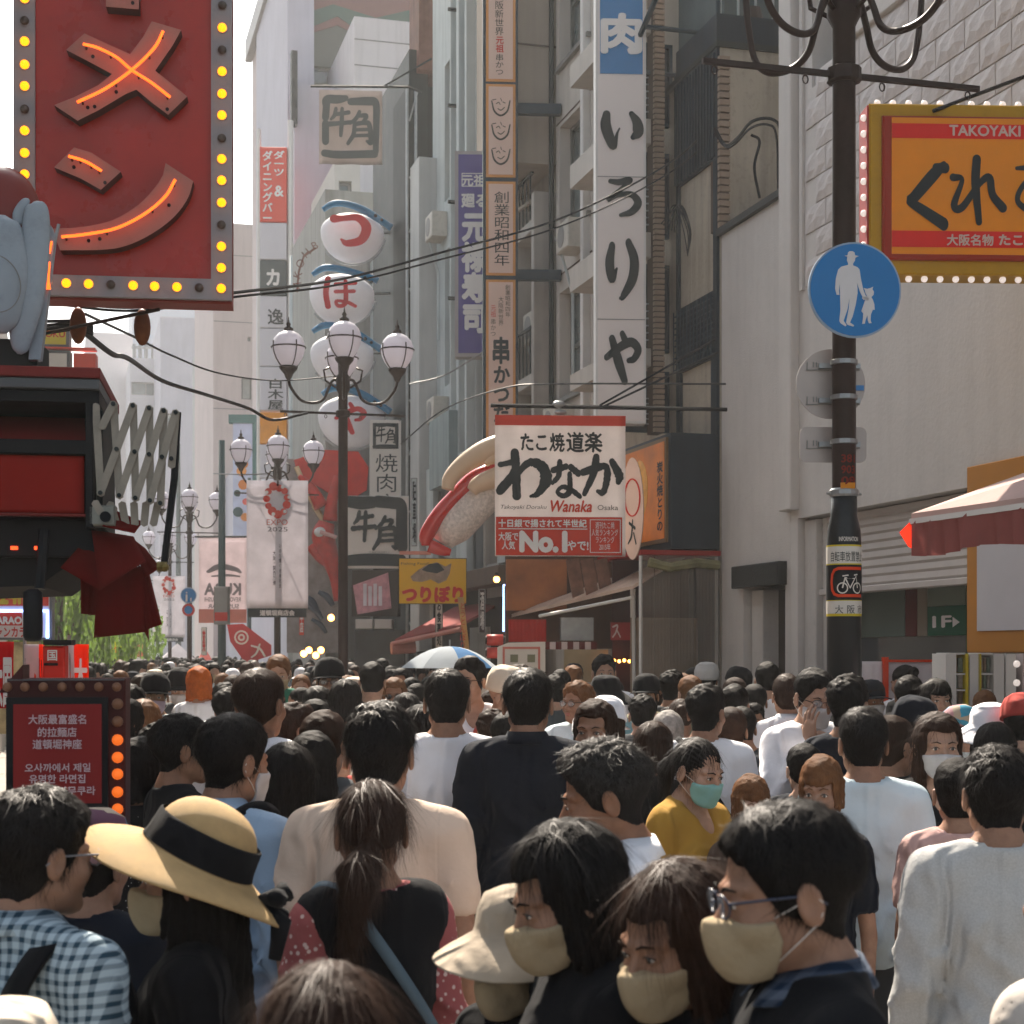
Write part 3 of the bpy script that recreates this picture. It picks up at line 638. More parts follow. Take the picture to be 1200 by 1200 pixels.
# ---- wall clutter: air conditioners, curtains, vents
M_ac = mat('ac_casing', C(186, 182, 172), .5, .12, 5, dirt=.25)
def ac_unit(t, pl, u, z, w=.55, h=.42):
    q = MB(); q.pbox(pl, u, z, u + w, z + h, .004, .26, .015); b = q.build('air_conditioner', M_ac, t)
    c = (u + w * .42, z + h * .5); r = h * .38; q = MB(); q.poly(pl, [(c[0] + r * cos(a), c[1] + r * sin(a)) for a in [i * pi / 8 for i in range(16)]], .26, .266); q.build('fan_grille', M_frame, b)
    q = MB(); q.tube([pl.P(u + .05, z, .2), pl.P(u + .05, z - .5, .05), pl.P(u + .05, z - 1.6, .05)], .02, 5); q.build('hose', M_pale, b)
ac_unit(b5, PX(6.2), U(20.2), 4.72); ac_unit(b5, PX(6.2), U(19.6), 7.0, .5, .36); ac_unit(b6, PX(6.3), U(22.6), 4.9); ac_unit(b6, PX(6.3), U(21.5), 6.2); ac_unit(b7, PX(5.9), U(26.0), 8.7, .5, .4); ac_unit(b7, PX(5.9), U(25.9), 5.7, .5, .4); ac_unit(b9, PX(6.0), U(33.8), 6.6, .8, .6); ac_unit(b9, PX(6.0), U(36.8), 3.2, .8, .6)
M_curt = mat('cream_curtain', C(196, 180, 156), .9, .2, 9); M_blind = mat('pale_blind', C(176, 180, 178), .7, .2, 6)
def curtain(t, x, y0, y1, z0, z1, m, dp=.30):
    V = []; n_ = 24
    for i in range(n_ + 1): yy = y0 + (y1 - y0) * i / n_; V += [(x + dp + .025 * sin(i * 1.7), yy, z0), (x + dp + .02 * sin(i * 1.7 + .4), yy, z1)]
    q = MB(); q.add(V, [(2 * i, 2 * i + 2, 2 * i + 3, 2 * i + 1) for i in range(n_)]); q.build('curtain', m, t, True)
for z0_, z1_, k in ((7.5, 8.8, 0), (5.32, 6.6, 1)):
    q = MB(); q.pbox(PX(6.2), U(19.9), z0_ + .02, U(19.05), z0_ + (z1_ - z0_) * .62, -.165, -.16); q.build('curtain', (M_curt, M_blind)[k], b5)
for (y0, y1, z0_, z1_) in ((24.0, 24.5, 6.35, 7.4), (25.1, 25.6, 9.4, 10.6)): q = MB(); q.pbox(PX(5.9), U(y1), z0_, U(y0), z1_, -.135, -.13); q.build('curtain', M_curt, b7)
q = MB(); q.pbox(R3, hw[0][0] + .80, hw[0][1] + .05, hw[0][2] - .05, hw[0][1] + .5, -.105, -.10); q.build('curtain', M_blind, db)
q = MB(); q.pbox(R3, hw[1][0] + .45, hw[1][1] + .03, hw[1][2] - .05, hw[1][1] + .25, -.105, -.10); q.build('curtain', mat('dull_pink_box', C(150, 74, 72), .6), db)
for z_ in (4.6, 6.9, 8.9): q = MB(); q.pbox(PX(6.2), U(20.42), z_, U(18.92), z_ + .02, .001, .008); q.build('joint', M_mort, b5)


# ================================================================== LAMP POSTS
M_globe = mat('opal_globe', C(226, 206, 196), .35, .05, 3, spec=.5, emit=0)
M_globe = fabric('opal_globe_glass', C(226, 224, 232), .4, .35, .05, 3, 0)
g_nt = M_globe.node_tree; g_b = g_nt.nodes['Principled BSDF']; g_b.inputs['Subsurface Weight'].default_value = .3; g_b.inputs['Subsurface Radius'].default_value = (.2, .2, .2)
def egg(r):   # globe profile: wide shoulders, tapering to the cup
    return [(.02 * r, 1.06 * r), (.30 * r, 1.03 * r), (.6 * r, .88 * r), (.85 * r, .62 * r), (.98 * r, .28 * r), (1.0 * r, 0), (.93 * r, -.35 * r), (.78 * r, -.7 * r), (.55 * r, -1.02 * r), (.42 * r, -1.12 * r)]
def lamp_post(loc, label, scale=1.0, rot=12, detail=True, proto=None):
    t = thing('street_lamp', label, 'street lamp', loc, 'four globe street lamps along the street')
    x, y, _ = loc; k = scale; up_ = .22 if rot == 25 else 0.0
    q = MB(); q.lathe([(.17, 0), (.17, .25), (.115, .32), (.092, 1.0), (.09, 1.6), (.068, 1.7), (.058, 1.8), (.054, 4.95), (.08, 5.0), (.08, 5.14), (.055, 5.18), (.06, 5.3), (.025, 5.4)], (x, y, 0), 12); q.build('pole', M_pole, t, True)
    q = MB(); q.box(x - .72, y - .012, 4.71, x + .72, y + .012, 4.735)
    for sx in (-.66, -.2, .2, .66):
        q.tube([(x + sx + .014 * cos(a), y, 4.685 + .02 * sin(a)) for a in [i * pi / 4 for i in range(9)]], .004, 4)
    q.build('banner_bar', M_pole, t)
    q = MB(); q.lathe([(.062, -.04), (.082, -.03), (.082, .03), (.062, .04)], (x, y, 4.722), 12); q.build('collar', M_pole, t)
    for i in range(4):
        a = radians(rot + 90 * i); dx, dy = cos(a), sin(a)
        R_ = .62
        pts = [(.05, 5.12), (.12, 5.10), (.17, 5.0), (.21, 4.90), (.28, 4.85), (.38, 4.84), (.48, 4.87), (.56, 4.96), (.605, 5.04 + up_ * .6), (.62, 5.13 + up_)]
        q = MB(); cs_ = catmull([(p[0], 0, p[1]) for p in pts], 4); q.tube([(x + c[0] * dx, y + c[0] * dy, c[2]) for c in cs_], .017, 8); arm = q.build('arm', M_pole, t, True)
        q = MB(); q.tube([(x + .08 * dx, y + .08 * dy, 5.02), (x + .2 * dx, y + .2 * dy, 5.1), (x + .22 * dx, y + .22 * dy, 5.22), (x + .15 * dx, y + .15 * dy, 5.25)], .013, 6); q.build('scroll', M_pole, arm, True)
        gx, gy, gz = x + R_ * dx, y + R_ * dy, 5.46 + up_; r = .188
        q = MB(); q.lathe([(.02, -.36), (.035, -.34), (.05, -.30), (.10, -.24), (.11, -.21), (.09, -.205)], (gx, gy, gz), 12); q.build('cup', M_pole, arm, True)
        q = MB(); q.lathe(egg(r), (gx, gy, gz), 24); gl = q.build('globe', M_globe, t, True)
        q = MB(); q.tube([(gx + (r + .006) * cos(b), gy + (r + .006) * sin(b), gz + .01) for b in [j * pi / 10 for j in range(21)]], .009, 5, cap=False)
        for b in range(4):
            aa = b * pi / 2 + .35; q.tube([(gx + (p + .008) * cos(aa), gy + (p + .008) * sin(aa), gz + h) for p, h in egg(r)[5:]] + [], .008, 4); q.tube([(gx + (r + .008) * cos(aa), gy + (r + .008) * sin(aa), gz), (gx + (r + .004) * cos(aa), gy + (r + .004) * sin(aa), gz + .07)], .009, 4)
        q.build('ring', M_pole, gl)
        q = MB(); q.lathe([(.05, .19), (.055, .225), (.02, .25), (.028, .275), (.012, .30), (.004, .36)], (gx, gy, gz), 8); q.build('finial', M_pole, gl, True)
    return t
LP = []
for (px, d, lb) in ((989, 7.7, 'nearest brown street lamp post carrying the round blue walker sign'), (402, 18.6, 'street lamp with four globes in front of the pufferfish lanterns'), (325, 28.0, 'street lamp holding the large white expo banner'), (222, 37.0, 'far street lamp with a small blue walker sign under its globes'), (199, 49.0, 'small distant street lamp with the narrow expo banner'), (168, 64.0, 'hardly visible farthest street lamp behind the distant banner')):
    p = pt(px, HOR, d); LP.append(lamp_post((p.x, p.y, 0), lb, rot={989: 25, 402: -8, 325: -6}.get(px, -4)))
L0 = LOC[LP[0].name]
# details on the nearest post
x, y = L0.x, L0.y
M_sleeve = mat('black_sleeve', (.014, .016, .017), .35, .2, spec=.5, bump=.15, bscale=50)
q = MB(); q.lathe([(.080, .33), (.081, 2.50), (.078, 2.56), (.070, 2.60), (.063, 2.63), (.062, 2.72)], (x, y, 0), 28); slv = q.build('sleeve', M_sleeve, LP[0], True)
q = MB(); q.tube([(x - .09, y, 2.735), (x + .09, y, 2.735)], .006, 6); q.lathe([(.064, 2.72), (.070, 2.73), (.070, 2.75), (.06, 2.76)], (x, y, 0), 16); q.build('strap', M_steel, LP[0])
def band(z0, z1, r, m, name, a0=0, a1=2 * pi):
    q = MB(); n_ = 24
    vs = []; 
    for i in range(n_ + 1):
        a = a0 + (a1 - a0) * i / n_; vs += [(x + r * cos(a), y + r * sin(a), z0), (x + r * cos(a), y + r * sin(a), z1)]
    q.add(vs, [(2 * i, 2 * i + 2, 2 * i + 3, 2 * i + 1) for i in range(n_)]); return q.build(name, m, slv, True)
zz = lambda py: CAMZ + (HOR - py) / 1900 * 7.62
M_yel = mat('yellow_print', C(196, 176, 40), .5); M_orr = mat('orange_red_print', C(206, 62, 22), .5); M_wst = mat('white_sticker', C(206, 200, 190), .5)
band(zz(722), zz(638), .0822, M_yel, 'sticker_edge'); band(zz(660), zz(640), .0830, M_wst, 'sticker'); band(zz(703), zz(661.5), .0830, M_black, 'sticker'); band(zz(719), zz(704), .0830, M_wst, 'sticker')
def wrap(o, r):   # bend a flat lettering (built on the plane through the pole) round the pole
    off = Vector((0, 0, 0)); 
    for v in o.data.vertices:
        wx = v.co.x + L0.x; wy = v.co.y + L0.y
        s_ = ((wx - x) * RT[0] + (wy - y) * RT[1]); a = s_ / r
        v.co.x = r * (sin(a) * RT[0] - cos(a) * AX[0]) + x - L0.x; v.co.y = r * (sin(a) * RT[1] - cos(a) * AX[1]) + y - L0.y
PS = Pl(x, y, 15.31); zc = lambda py: zz(py)
def ptxt(s, x0, x1, y0, y1, m, bold=.01, r=.0842, par=LP[0]):
    k_ = 7.62 / 1900; o = text(s, PS, ((x0 - 989) * k_, zc(max(y0, y1)), (x1 - 989) * k_, zc(min(y0, y1))), m, par, bold, n=0, px=False); wrap(o, r); return o
ptxt('自転車放置禁止', 968, 1012, 658, 646, M_ink); ptxt('大 阪 市', 974, 1012, 719, 709, M_ink); ptxt('INFORMATION', 979, 1003, 634, 629, M_wst, .03)
def fix(o): return o
# red ring and bicycle
k_ = 7.62 / 1900
def stroke3(pts, w, m, r=.0846, name='print', closed=False):
    q = MB(); V = []; P_ = [((a - 989) * k_, zc(b)) for a, b in pts]; n_ = len(P_)
    for i, (u, z) in enumerate(P_):
        a = P_[(i - 1) % n_] if (closed or i) else P_[i]; b = P_[(i + 1) % n_] if (closed or i < n_ - 1) else P_[i]
        d = Vector((b[0] - a[0], b[1] - a[1])); d = d.normalized() if d.length > 0 else Vector((1, 0)); nn = Vector((-d.y, d.x)) * w / 2
        for s_ in (-1, 1): V.append(PS.P(u + nn.x * s_, z + nn.y * s_))
    q.v = V; q.f = [(2 * i, 2 * i + 1, (2 * i + 3) % (2 * n_), (2 * i + 2) % (2 * n_)) for i in range(n_ if closed else n_ - 1)]
    o = q.build(name, m, LP[0]); wrap(o, r); return o
stroke3([(978 + i * 4, 666) for i in range(9)][::-1] + [(973, 668), (970, 673), (969, 682), (970, 691), (973, 696)] + [(978 + i * 4, 698) for i in range(9)], .014, M_orr, closed=False)
for cx_ in (983, 1002): stroke3([(cx_ + 6 * cos(a), 689 + 6 * sin(a)) for a in [i * pi / 8 for i in range(16)]], .006, M_wst, r=.0848, closed=True)
stroke3([(983, 689), (986, 677), (998, 678), (992, 689), (986, 677)], .007, M_wst, r=.0852); stroke3([(992, 689), (1000, 675), (1002, 689)], .006, M_wst, r=.0852); stroke3([(983, 675), (990, 674)], .006, M_wst, r=.0852); stroke3([(997, 674), (1002, 673)], .006, M_wst, r=.0852)
# dim LED digits and orange patch
for i, s_ in enumerate(('381', '903', '08')): ptxt(s_, 983, 1000, 541 + 13 * i, 532 + 13 * i, mat('dim_red_digits', C(110, 30, 16), .5), .03, r=.0635)
for i in range(1):
    q = MB(); q.pbox(PS, (982 - 989) * k_, zc(572), (999 - 989) * k_, zc(565), .058, .063); q.build('orange_patch', mat('orange_patch_paint', C(190, 120, 20), .5), LP[0])
# signs hung on the nearest post
SP = Pl(x, y, 9.0); SP2 = Pl(x, y, 13)
ws = thing('walker_sign', 'large round blue sign with white adult and child figures on the brown post', 'sign', (x, y - .1, 3.4))
M_blue = mat('sign_blue', C(20, 112, 176), .35, .06, 5, spec=.5); M_rim = mat('sign_rim', C(150, 168, 186), .4); M_figure = mat('figure_white', C(206, 204, 204), .5)
cxu, cz = SP.hit(993, 346); rr = .224
def disc(pl, u, z, r, n0, n1, m, name, par, seg=48): q = MB(); q.poly(pl, [(u + r * cos(a), z + r * sin(a)) for a in [i * 2 * pi / seg for i in range(seg)]], n0, n1); return q.build(name, m, par)
disc(SP, cxu, cz, rr, .1, .112, M_rim, 'rim', ws); disc(SP, cxu, cz, rr - .009, .1125, .116, M_blue, 'disc', ws)
def fig(pts, name, w=1):
    q = MB(); k2 = .00394; q.poly(SP, [(cxu + (a - 993.5) * k2 * .93, cz - (b - 346) * k2 * .93) for a, b in pts], .1165, .119); return q.build(name, M_figure, ws)
fig([(983, 304), (979.5, 303), (983.5, 302), (984, 298.5), (986, 297), (990, 297), (992.5, 298.5), (993, 302), (998, 303), (993.5, 305), (993, 309), (990.5, 312.5), (990.5, 315), (996, 317), (999, 320), (1001, 333), (1004, 346), (1007, 353), (1012, 357), (1010, 360), (1004, 357), (999, 347), (996, 337), (996.5, 350), (994, 365), (990, 380), (986.5, 388), (992, 391.5), (991, 393), (983.5, 391), (981.5, 388), (985, 370), (986, 356), (983, 372), (978, 386), (982, 391.5), (980.5, 393), (974, 389), (972.5, 386), (974, 372), (973.5, 350), (973, 338), (972, 348), (972.5, 353), (969, 353), (967, 345), (968, 332), (971, 321), (975, 317), (984, 314.5), (984, 312), (982.5, 309)], 'adult_figure')
fig([(1007, 350), (1006, 346), (1004.5, 343.5), (1009, 344.5), (1013, 343.5), (1017, 341.5), (1016, 345), (1018, 348), (1017.5, 352), (1014.5, 355), (1016.5, 358), (1018.5, 364), (1019, 371), (1016.5, 371), (1014, 377), (1013.5, 385), (1015, 388), (1011.5, 388.5), (1010, 385), (1009.5, 378), (1007, 384), (1006, 389), (1002.5, 389.5), (1003.5, 383), (1004, 376), (1001.5, 373), (1004, 366), (1006, 360), (1008, 356), (1005, 359), (1002, 356), (1009, 354)], 'child_figure')
for z in (cz - .12, cz + .12): q = MB(); q.pbox(SP, cxu - .09, z - .012, cxu + .09, z + .012, .05, .1); q.build('bracket', M_steel, ws)
bs = thing('traffic_sign', 'grey back of a round traffic sign strapped behind the brown post', 'sign', (x, y + .1, 2.9))
M_back = mat('sign_back_grey', C(168, 158, 152), .4, .1, 4, metal=.3)
cu, cz2 = SP2.hit(979.5, 446); disc(SP2, cu, cz2, .168, -.11, -.102, M_back, 'disc', bs)
def clampset(par, z):
    q = MB(); q.lathe([(.06, -.012), (.065, -.01), (.065, .01), (.06, .012)], (x, y, z), 16); q.pbox(SP2, -.1, z - .012, .1, z + .012, -.1, -.08); q.build('band', M_steel, par)
    q = MB(); q.pbox(SP2, cu - .12, z - .02, cu + .14, z - .016, -.1, -.095)
    for s_ in (-1, 1):
        q.pbox(SP2, cu + s_ * .115 - .002, z - .02, cu + s_ * .115 + .002, z + .02, -.1, -.095)
        for e in (.07, .085): q.pbox(SP2, cu + s_ * e - .002, z - .005, cu + s_ * e + .002, z + .02, -.1, -.095)
    q.build('bracket', MATS['grey_window_frame'], par)
clampset(bs, SP2.hit(979, 425)[1]); clampset(bs, SP2.hit(979, 466)[1])
q = MB(); q.pbox(SP2, cu + .05, cz2 - .03, cu + .16, cz2 - .005, -.1, -.098); q.build('inspection_sticker', mat('blue_sticker', C(70, 130, 190), .5), bs)
bs2 = thing('traffic_sign', 'grey back of a small rounded rectangular plate strapped behind the post', 'sign', (x, y + .1, 2.6))
u0, z0, u1, z1 = SP2.rect(943, 497, 1022, 539)
def rrect(u0, z0, u1, z1, r): 
    out = []
    for (cx_, cz_, a0) in ((u1 - r, z1 - r, 0), (u0 + r, z1 - r, 90), (u0 + r, z0 + r, 180), (u1 - r, z0 + r, 270)):
        out += [(cx_ + r * cos(radians(a0 + 22.5 * i)), cz_ + r * sin(radians(a0 + 22.5 * i))) for i in range(5)]
    return out
q = MB(); q.poly(SP2, rrect(u0, z0, u1, z1, .03), -.11, -.102); q.build('plate', M_back, bs2); clampset(bs2, (z0 + z1) / 2)

# ================================================================== EXPO BANNERS, KURA banner
def ring_logo(pl, px, py, r, par, m, r2=.42, n=.01):
    u, z = pl.hit(px, py); s_ = pl.hit(px + r, py)[0] - u
    rs2 = random.Random(4)
    q = MB()
    for k in range(11):
        a = k * 2 * pi / 11 + .2; R2 = s_ * (1.0 + .1 * rs2.uniform(-1, 1)); w = s_ * rs2.uniform(.24, .36)
        q.poly(pl, [(u + R2 * .82 * cos(a) + w * cos(b), z + R2 * 1.05 * sin(a) + w * sin(b)) for b in [j * pi / 8 for j in range(16)]], n, n + .002 + .0006 * k)
    o = q.build('emblem', m, par)
    q = MB(); q2 = MB()
    for a in (1.1, .2, 2.6, 4.4, 5.4):
        c_ = (u + s_ * .95 * cos(a), z + s_ * 1.15 * sin(a)); q.poly(pl, [(c_[0] + s_ * .14 * cos(b), c_[1] + s_ * .14 * sin(b)) for b in [j * pi / 5 for j in range(10)]], n + .01, n + .012)
    q.build('emblem_dots', M_white, par); return o
M_bann = fabric('banner_cloth', C(222, 218, 222), .35)
def sheet(pl, r, m, parent, name='cloth', n=0.0, amp=.012, px=True, thick=.003, waves=2.5, hang=0.0, nx=14, nz=14, seed=0):
    u0, z0, u1, z1 = pl.rect(*r) if px else r; V = []; Fc = []
    for j in range(nz + 1):
        for i in range(nx + 1):
            a = i / nx; b = j / nz
            nn = n + amp * sin(a * waves * 6 + seed + b * 1.3) * (.3 + .7 * (1 - b)) + amp * .4 * sin(b * 7 + a * 3 + seed)
            V.append(pl.P(u0 + (u1 - u0) * a, z0 + (z1 - z0) * b + hang * sin(a * pi) * (1 - b), nn))
    for j in range(nz):
        for i in range(nx): k = j * (nx + 1) + i; Fc.append((k, k + 1, k + nx + 2, k + nx + 1))
    q = MB(); q.add(V, Fc); o = q.build(name, m, parent, True)
    s_ = o.modifiers.new('thickness', 'SOLIDIFY'); s_.thickness = thick; return o
def expo(pl, r, par_label, lp, group='white expo banners on the street lamps'):
    x0, y0, x1, y1 = r; c0 = pl.pp((x0 + x1) / 2, (y0 + y1) / 2); h = y1 - y0; w = x1 - x0
    t = thing('expo_banner', par_label, 'banner', c0, group)
    sheet(pl, r, M_bann, t, amp=.01 if h > 100 else .02, seed=h)
    M_grt = mat('faint_print', C(96, 88, 96), .6); M_rt = mat('expo_red', C(200, 52, 34), .6)
    ring_logo(pl, x0 + w * .5, y0 + h * .155, w * .21, t, M_rt, n=.03)
    text('EXPO', pl, (x0 + w * .33, y0 + h * .305, x0 + w * .67, y0 + h * .35), mat('expo_pale_red', C(190, 84, 66), .6), t, .01, n=.03)
    text('2025', pl, (x0 + w * .34, y0 + h * .365, x0 + w * .67, y0 + h * .40), M_grt, t, 0, n=.03)
    text('大阪・関西万博', pl, (x0 + w * .43, y0 + h * .55, x0 + w * .475, y0 + h * .82), M_grt, t, .02, n=.03, vertical=True)
    text('いのち輝く未来社会', pl, (x0 + w * .53, y0 + h * .50, x0 + w * .565, y0 + h * .84), M_grt, t, .02, n=.03, vertical=True)
    q = MB(); q.pbox(pl, *[pl.rect(x0 + 2, y1, x1 - 2, y1 + h * .07)[i] for i in (0, 1, 2, 3)], -.01, .02); q.build('footer', M_ink, t)
    text('道頓堀商店会', pl, (x0 + w * .22, y1 + h * .014, x0 + w * .78, y1 + h * .056), M_white, t, .04, n=.025)
    return t
p1 = LOC[LP[2].name]; expo(Pl(p1.x, p1.y - .25, 12), (289, 563, 361, 713), 'large white banner with red ring emblem on the second street lamp', None)
p1 = LOC[LP[4].name]; expo(Pl(p1.x, p1.y - .25, 12), (179, 675, 217, 747), 'small distant white banner with red ring emblem left of the blue walker sign', None)
# small distant walker sign
p1 = LOC[LP[3].name]; dp = Pl(p1.x, p1.y, 12); sm = thing('walker_sign', 'small distant round blue walker sign on the far street lamp', 'sign', dp.pp(222, 698, .15))
def pxdisc(pl, cx_, cy_, r, n0, n1, m, name, par, seg=24): u, z = pl.hit(cx_, cy_); s_ = pl.hit(cx_ + r, cy_)[0] - u; return disc(pl, u, z, s_, n0, n1, m, name, par, seg)
pxdisc(dp, 222, 698, 9.5, .14, .16, M_rim, 'rim', sm); pxdisc(dp, 222, 698, 8.5, .161, .17, M_blue, 'disc', sm)
q = MB(); u, z = dp.hit(220, 700); q.tube([dp.P(u, z - .1, .18), dp.P(u, z + .06, .18)], .022, 5); q.ball(dp.P(u, z + .1, .18), .02, 6, 4); u, z = dp.hit(225, 702); q.tube([dp.P(u, z - .06, .18), dp.P(u, z + .02, .18)], .016, 5); q.build('figures', M_figure, sm)
sm2 = thing('no_parking_sign', 'small round red and blue sign below the distant walker sign', 'sign', dp.pp(222, 715, .15))
pxdisc(dp, 222, 715, 7.5, .14, .16, mat('sign_red', C(190, 50, 44), .4), 'rim', sm2); pxdisc(dp, 222, 715, 4.8, .161, .17, M_blue, 'disc', sm2)
# pinkish see-through banner with reversed letters
kp = Pl(pt(250, HOR, 33).x, pt(250, HOR, 33).y, 10); kb = thing('pink_banner', 'pale pink translucent banner seen from behind with reversed grey letters', 'banner', kp.pp(255, 670))
M_pkb = fabric('pink_banner_cloth', C(236, 224, 226), .35); sheet(kp, (233, 630, 289, 730), M_pkb, kb, amp=.01)
M_gb = mat('grey_print', C(140, 132, 134), .6); text('KURA', kp, (240, 684, 282, 697), M_gb, kb, .04, n=.025, flip=True); text('REVOLVING SUSHI', kp, (240, 700, 282, 705), M_gb, kb, .02, n=.025, flip=True); text('SUSHI BAR', kp, (244, 708, 280, 713), M_gb, kb, .02, n=.025, flip=True)
brush([[(10, 60, 12), (40, 40, 22), (80, 50, 18), (95, 62, 8)], [(20, 78, 6), (60, 74, 10), (92, 78, 6)]], kp, (240, 652, 284, 682), M_gb, kb, n=.025)
q = MB(); q.pbox(kp, *kp.rect(233, 714, 289, 730), .012, .02); q.build('footer', mat('salmon_print', C(214, 130, 112), .6), kb)
q = MB(); q.tube([kp.pp(228, 629), kp.pp(296, 629)], .02, 6); q.build('rod', M_dkmetal, kb)
# utility poles
def upole(px, d, ytop, r, label, m=None, box=None):
    p = pt(px, HOR, d); t = thing('utility_pole', label, 'pole', (p.x, p.y, 0)); z = CAMZ + (HOR - ytop) / 1900 * d
    q = MB(); q.lathe([(r * 1.2, 0), (r, z * .5), (r * .8, z)], (p.x, p.y, 0), 10); q.build('pole', m or M_pale, t, True)
    if box: pl = Pl(p.x, p.y, 12); q = MB(); q.pbox(pl, *pl.rect(*box), r, r + .25, .02); q.build('junction_box', mat('box_grey', C(140, 138, 134), .6), t); q = MB(); q.pbox(pl, *pl.rect(box[0] + 1, box[3] - 14, box[2] - 1, box[3] - 4), r + .252, r + .26); q.build('label_plate', M_redp, t)
    return t
M_gpole = mat('green_grey_pole', C(70, 88, 88), .55, .15)
upole(260, 30, 516, .07, 'green grey utility pole with a grey box left of the expo banner', M_gpole, (253, 688, 270, 732))
upole(344, 40, 300, .12, 'pale tall pole running up beside the left globe of the street lamp', M_pale)
upole(292, 46, 560, .06, 'thin dark pole beside the second street lamp', M_gpole)
upole(209, 80, 520, .12, 'blurred tall pole far down the street', M_gpole)

# ================================================================== SIGNS FACING THE CAMERA
def sign_box(name, label, cat, pl, r, m, frame=None, depth=.15, fw=.03, group=None):
    u0, z0, u1, z1 = pl.rect(*r); t = thing(name, label, cat, pl.P((u0 + u1) / 2, z0, 0), group)
    q = MB(); q.pbox(pl, u0, z0, u1, z1, -depth, 0); q.build('box', frame or M_white_al, t)
    q = MB(); q.pbox(pl, u0 + fw, z0 + fw, u1 - fw, z1 - fw, .002, .008); q.build('face', m, t)
    return t, (u0, z0, u1, z1)
# tall white sign いろりや (blue top)
ip = Pl(pt(728, HOR, 17.4).x, pt(728, HOR, 17.4).y, 12)
isg, R_ = sign_box('vertical_sign', 'very tall white sign with big dark brush kana and blue meat panel on top', 'sign', ip, (698, -70, 757, 496), mat('sign_white', C(218, 210, 206), .45, .05, 1), M_white_al, .22, .025)
u0, z0, u1, z1 = ip.rect(703, -40, 753, 87); q = MB(); q.pbox(ip, u0, z0, u1, z1, .009, .014); q.build('blue_panel', mat('blue_panel', C(64, 124, 176), .45, .06, 3), isg)
text('肉', ip, (706, 18, 750, 62), M_white, isg, .045, n=.02)
K_I = [[(12, 10, 14), (10, 40, 20), (22, 78, 18), (30, 92, 12), (38, 60, 5), (44, 46, 3)], [(74, 8, 10), (88, 30, 18), (90, 55, 20), (78, 68, 10)]]
K_RO = [[(20, 13, 9), (42, 15, 12), (70, 9, 11), (48, 32, 9), (12, 60, 9), (40, 47, 9), (74, 46, 12), (90, 66, 15), (74, 88, 13), (46, 97, 7)]]
K_RI = [[(24, 12, 12), (18, 40, 17), (24, 66, 14), (36, 50, 4)], [(66, 6, 12), (80, 34, 17), (76, 66, 17), (52, 96, 10), (44, 100, 4)]]
K_YA = [[(10, 52, 10), (40, 34, 13), (72, 22, 14), (90, 36, 14), (80, 54, 11), (66, 58, 8)], [(50, 6, 10), (60, 24, 13)], [(24, 16, 12), (40, 60, 17), (56, 98, 12)]]
for K_, r_ in ((K_I, (705, 130, 752, 176)), (K_RO, (706, 207, 752, 254)), (K_RI, (706, 281, 752, 350)), (K_YA, (706, 388, 752, 448))): brush(K_, ip, r_, M_ink, isg, n=.018, wk=1.35)
q = MB(); q.pbox(ip, *ip.rect(700, 207, 756, 208), .009, .012); q.pbox(ip, *ip.rect(700, 374, 756, 375), .009, .012); q.build('panel_joint', M_frame, isg)
# tall skewer sign
kpn = Pl(pt(586, HOR, 21).x, pt(586, HOR, 21).y, 12)
ksg = thing('vertical_sign', 'tall narrow cream sign with orange edging in four panels and dark lettering', 'sign', kpn.pp(586, 550))
q = MB(); q.pbox(kpn, *kpn.rect(566, -40, 607, 551), -.2, 0); q.build('box', M_navy2, ksg)
M_or = mat('orange_edge', C(196, 136, 74), .5); M_cream = mat('cream_face', C(206, 178, 164), .5, .05, 1)
for (a, b) in ((-40, 96), (99, 208), (213, 323), (328, 546)):
    q = MB(); q.pbox(kpn, *kpn.rect(569.5, a, 604, b), .002, .012); f_ = q.build('orange_border', M_or, ksg)
    q = MB(); q.pbox(kpn, *kpn.rect(572.5, a + 3, 601, b - 3), .0125, .018); q.build('face', M_cream, f_)
text('大阪新世界', kpn, (580, -8, 590, 42), M_ink, ksg, .01, n=.022, vertical=True); text('元祖', kpn, (581, 44, 590, 62), M_redp, ksg, .02, n=.022, vertical=True); text('串かつ', kpn, (581, 64, 590, 88), M_ink, ksg, .01, n=.022, vertical=True)
M_line = mat('line_ink', C(60, 58, 50), .6)
for i, y in enumerate((127, 155, 184)):   # three smiling line drawings
    brush([[(5, 15, 7), (18, 70, 10), (50, 95, 12), (84, 70, 10), (98, 12, 7)], [(28, 30, 5), (40, 22, 5), (48, 34, 4)], [(62, 20, 5), (74, 26, 5)], [(36, 58, 5), (52, 66, 6), (70, 50, 5)], [(50, 0, 4), (56, 16, 4)], [(10, 10, 6), (26, 6, 5)]], kpn, (575, y - 11, 598, y + 10), M_line, ksg, n=.022, wk=.9)
text('創業昭和四年', kpn, (579, 225, 597, 312), M_ink, ksg, .01, n=.022, vertical=True)
text('創業昭和四年', kpn, (592, 334, 598, 372), M_line, ksg, .0, n=.022, vertical=True); text('大阪新世界', kpn, (584, 348, 590, 382), M_line, ksg, 0, n=.022, vertical=True); text('元祖', kpn, (575, 358, 581, 372), M_redp, ksg, 0, n=.022, vertical=True); text('串かつ', kpn, (575, 374, 581, 394), M_line, ksg, 0, n=.022, vertical=True)
text('串', kpn, (578, 396, 596, 426), M_ink, ksg, .035, n=.022); text('かつだるま', kpn, (579, 430, 597, 540), M_ink, ksg, .035, n=.022, vertical=True)
for yy in (126, 321):
    q = MB(); q.pbox(kpn, *kpn.rect(606, yy - 6, 658, yy + 6), -.15, -.03); q.build('bracket', M_navy2, ksg)
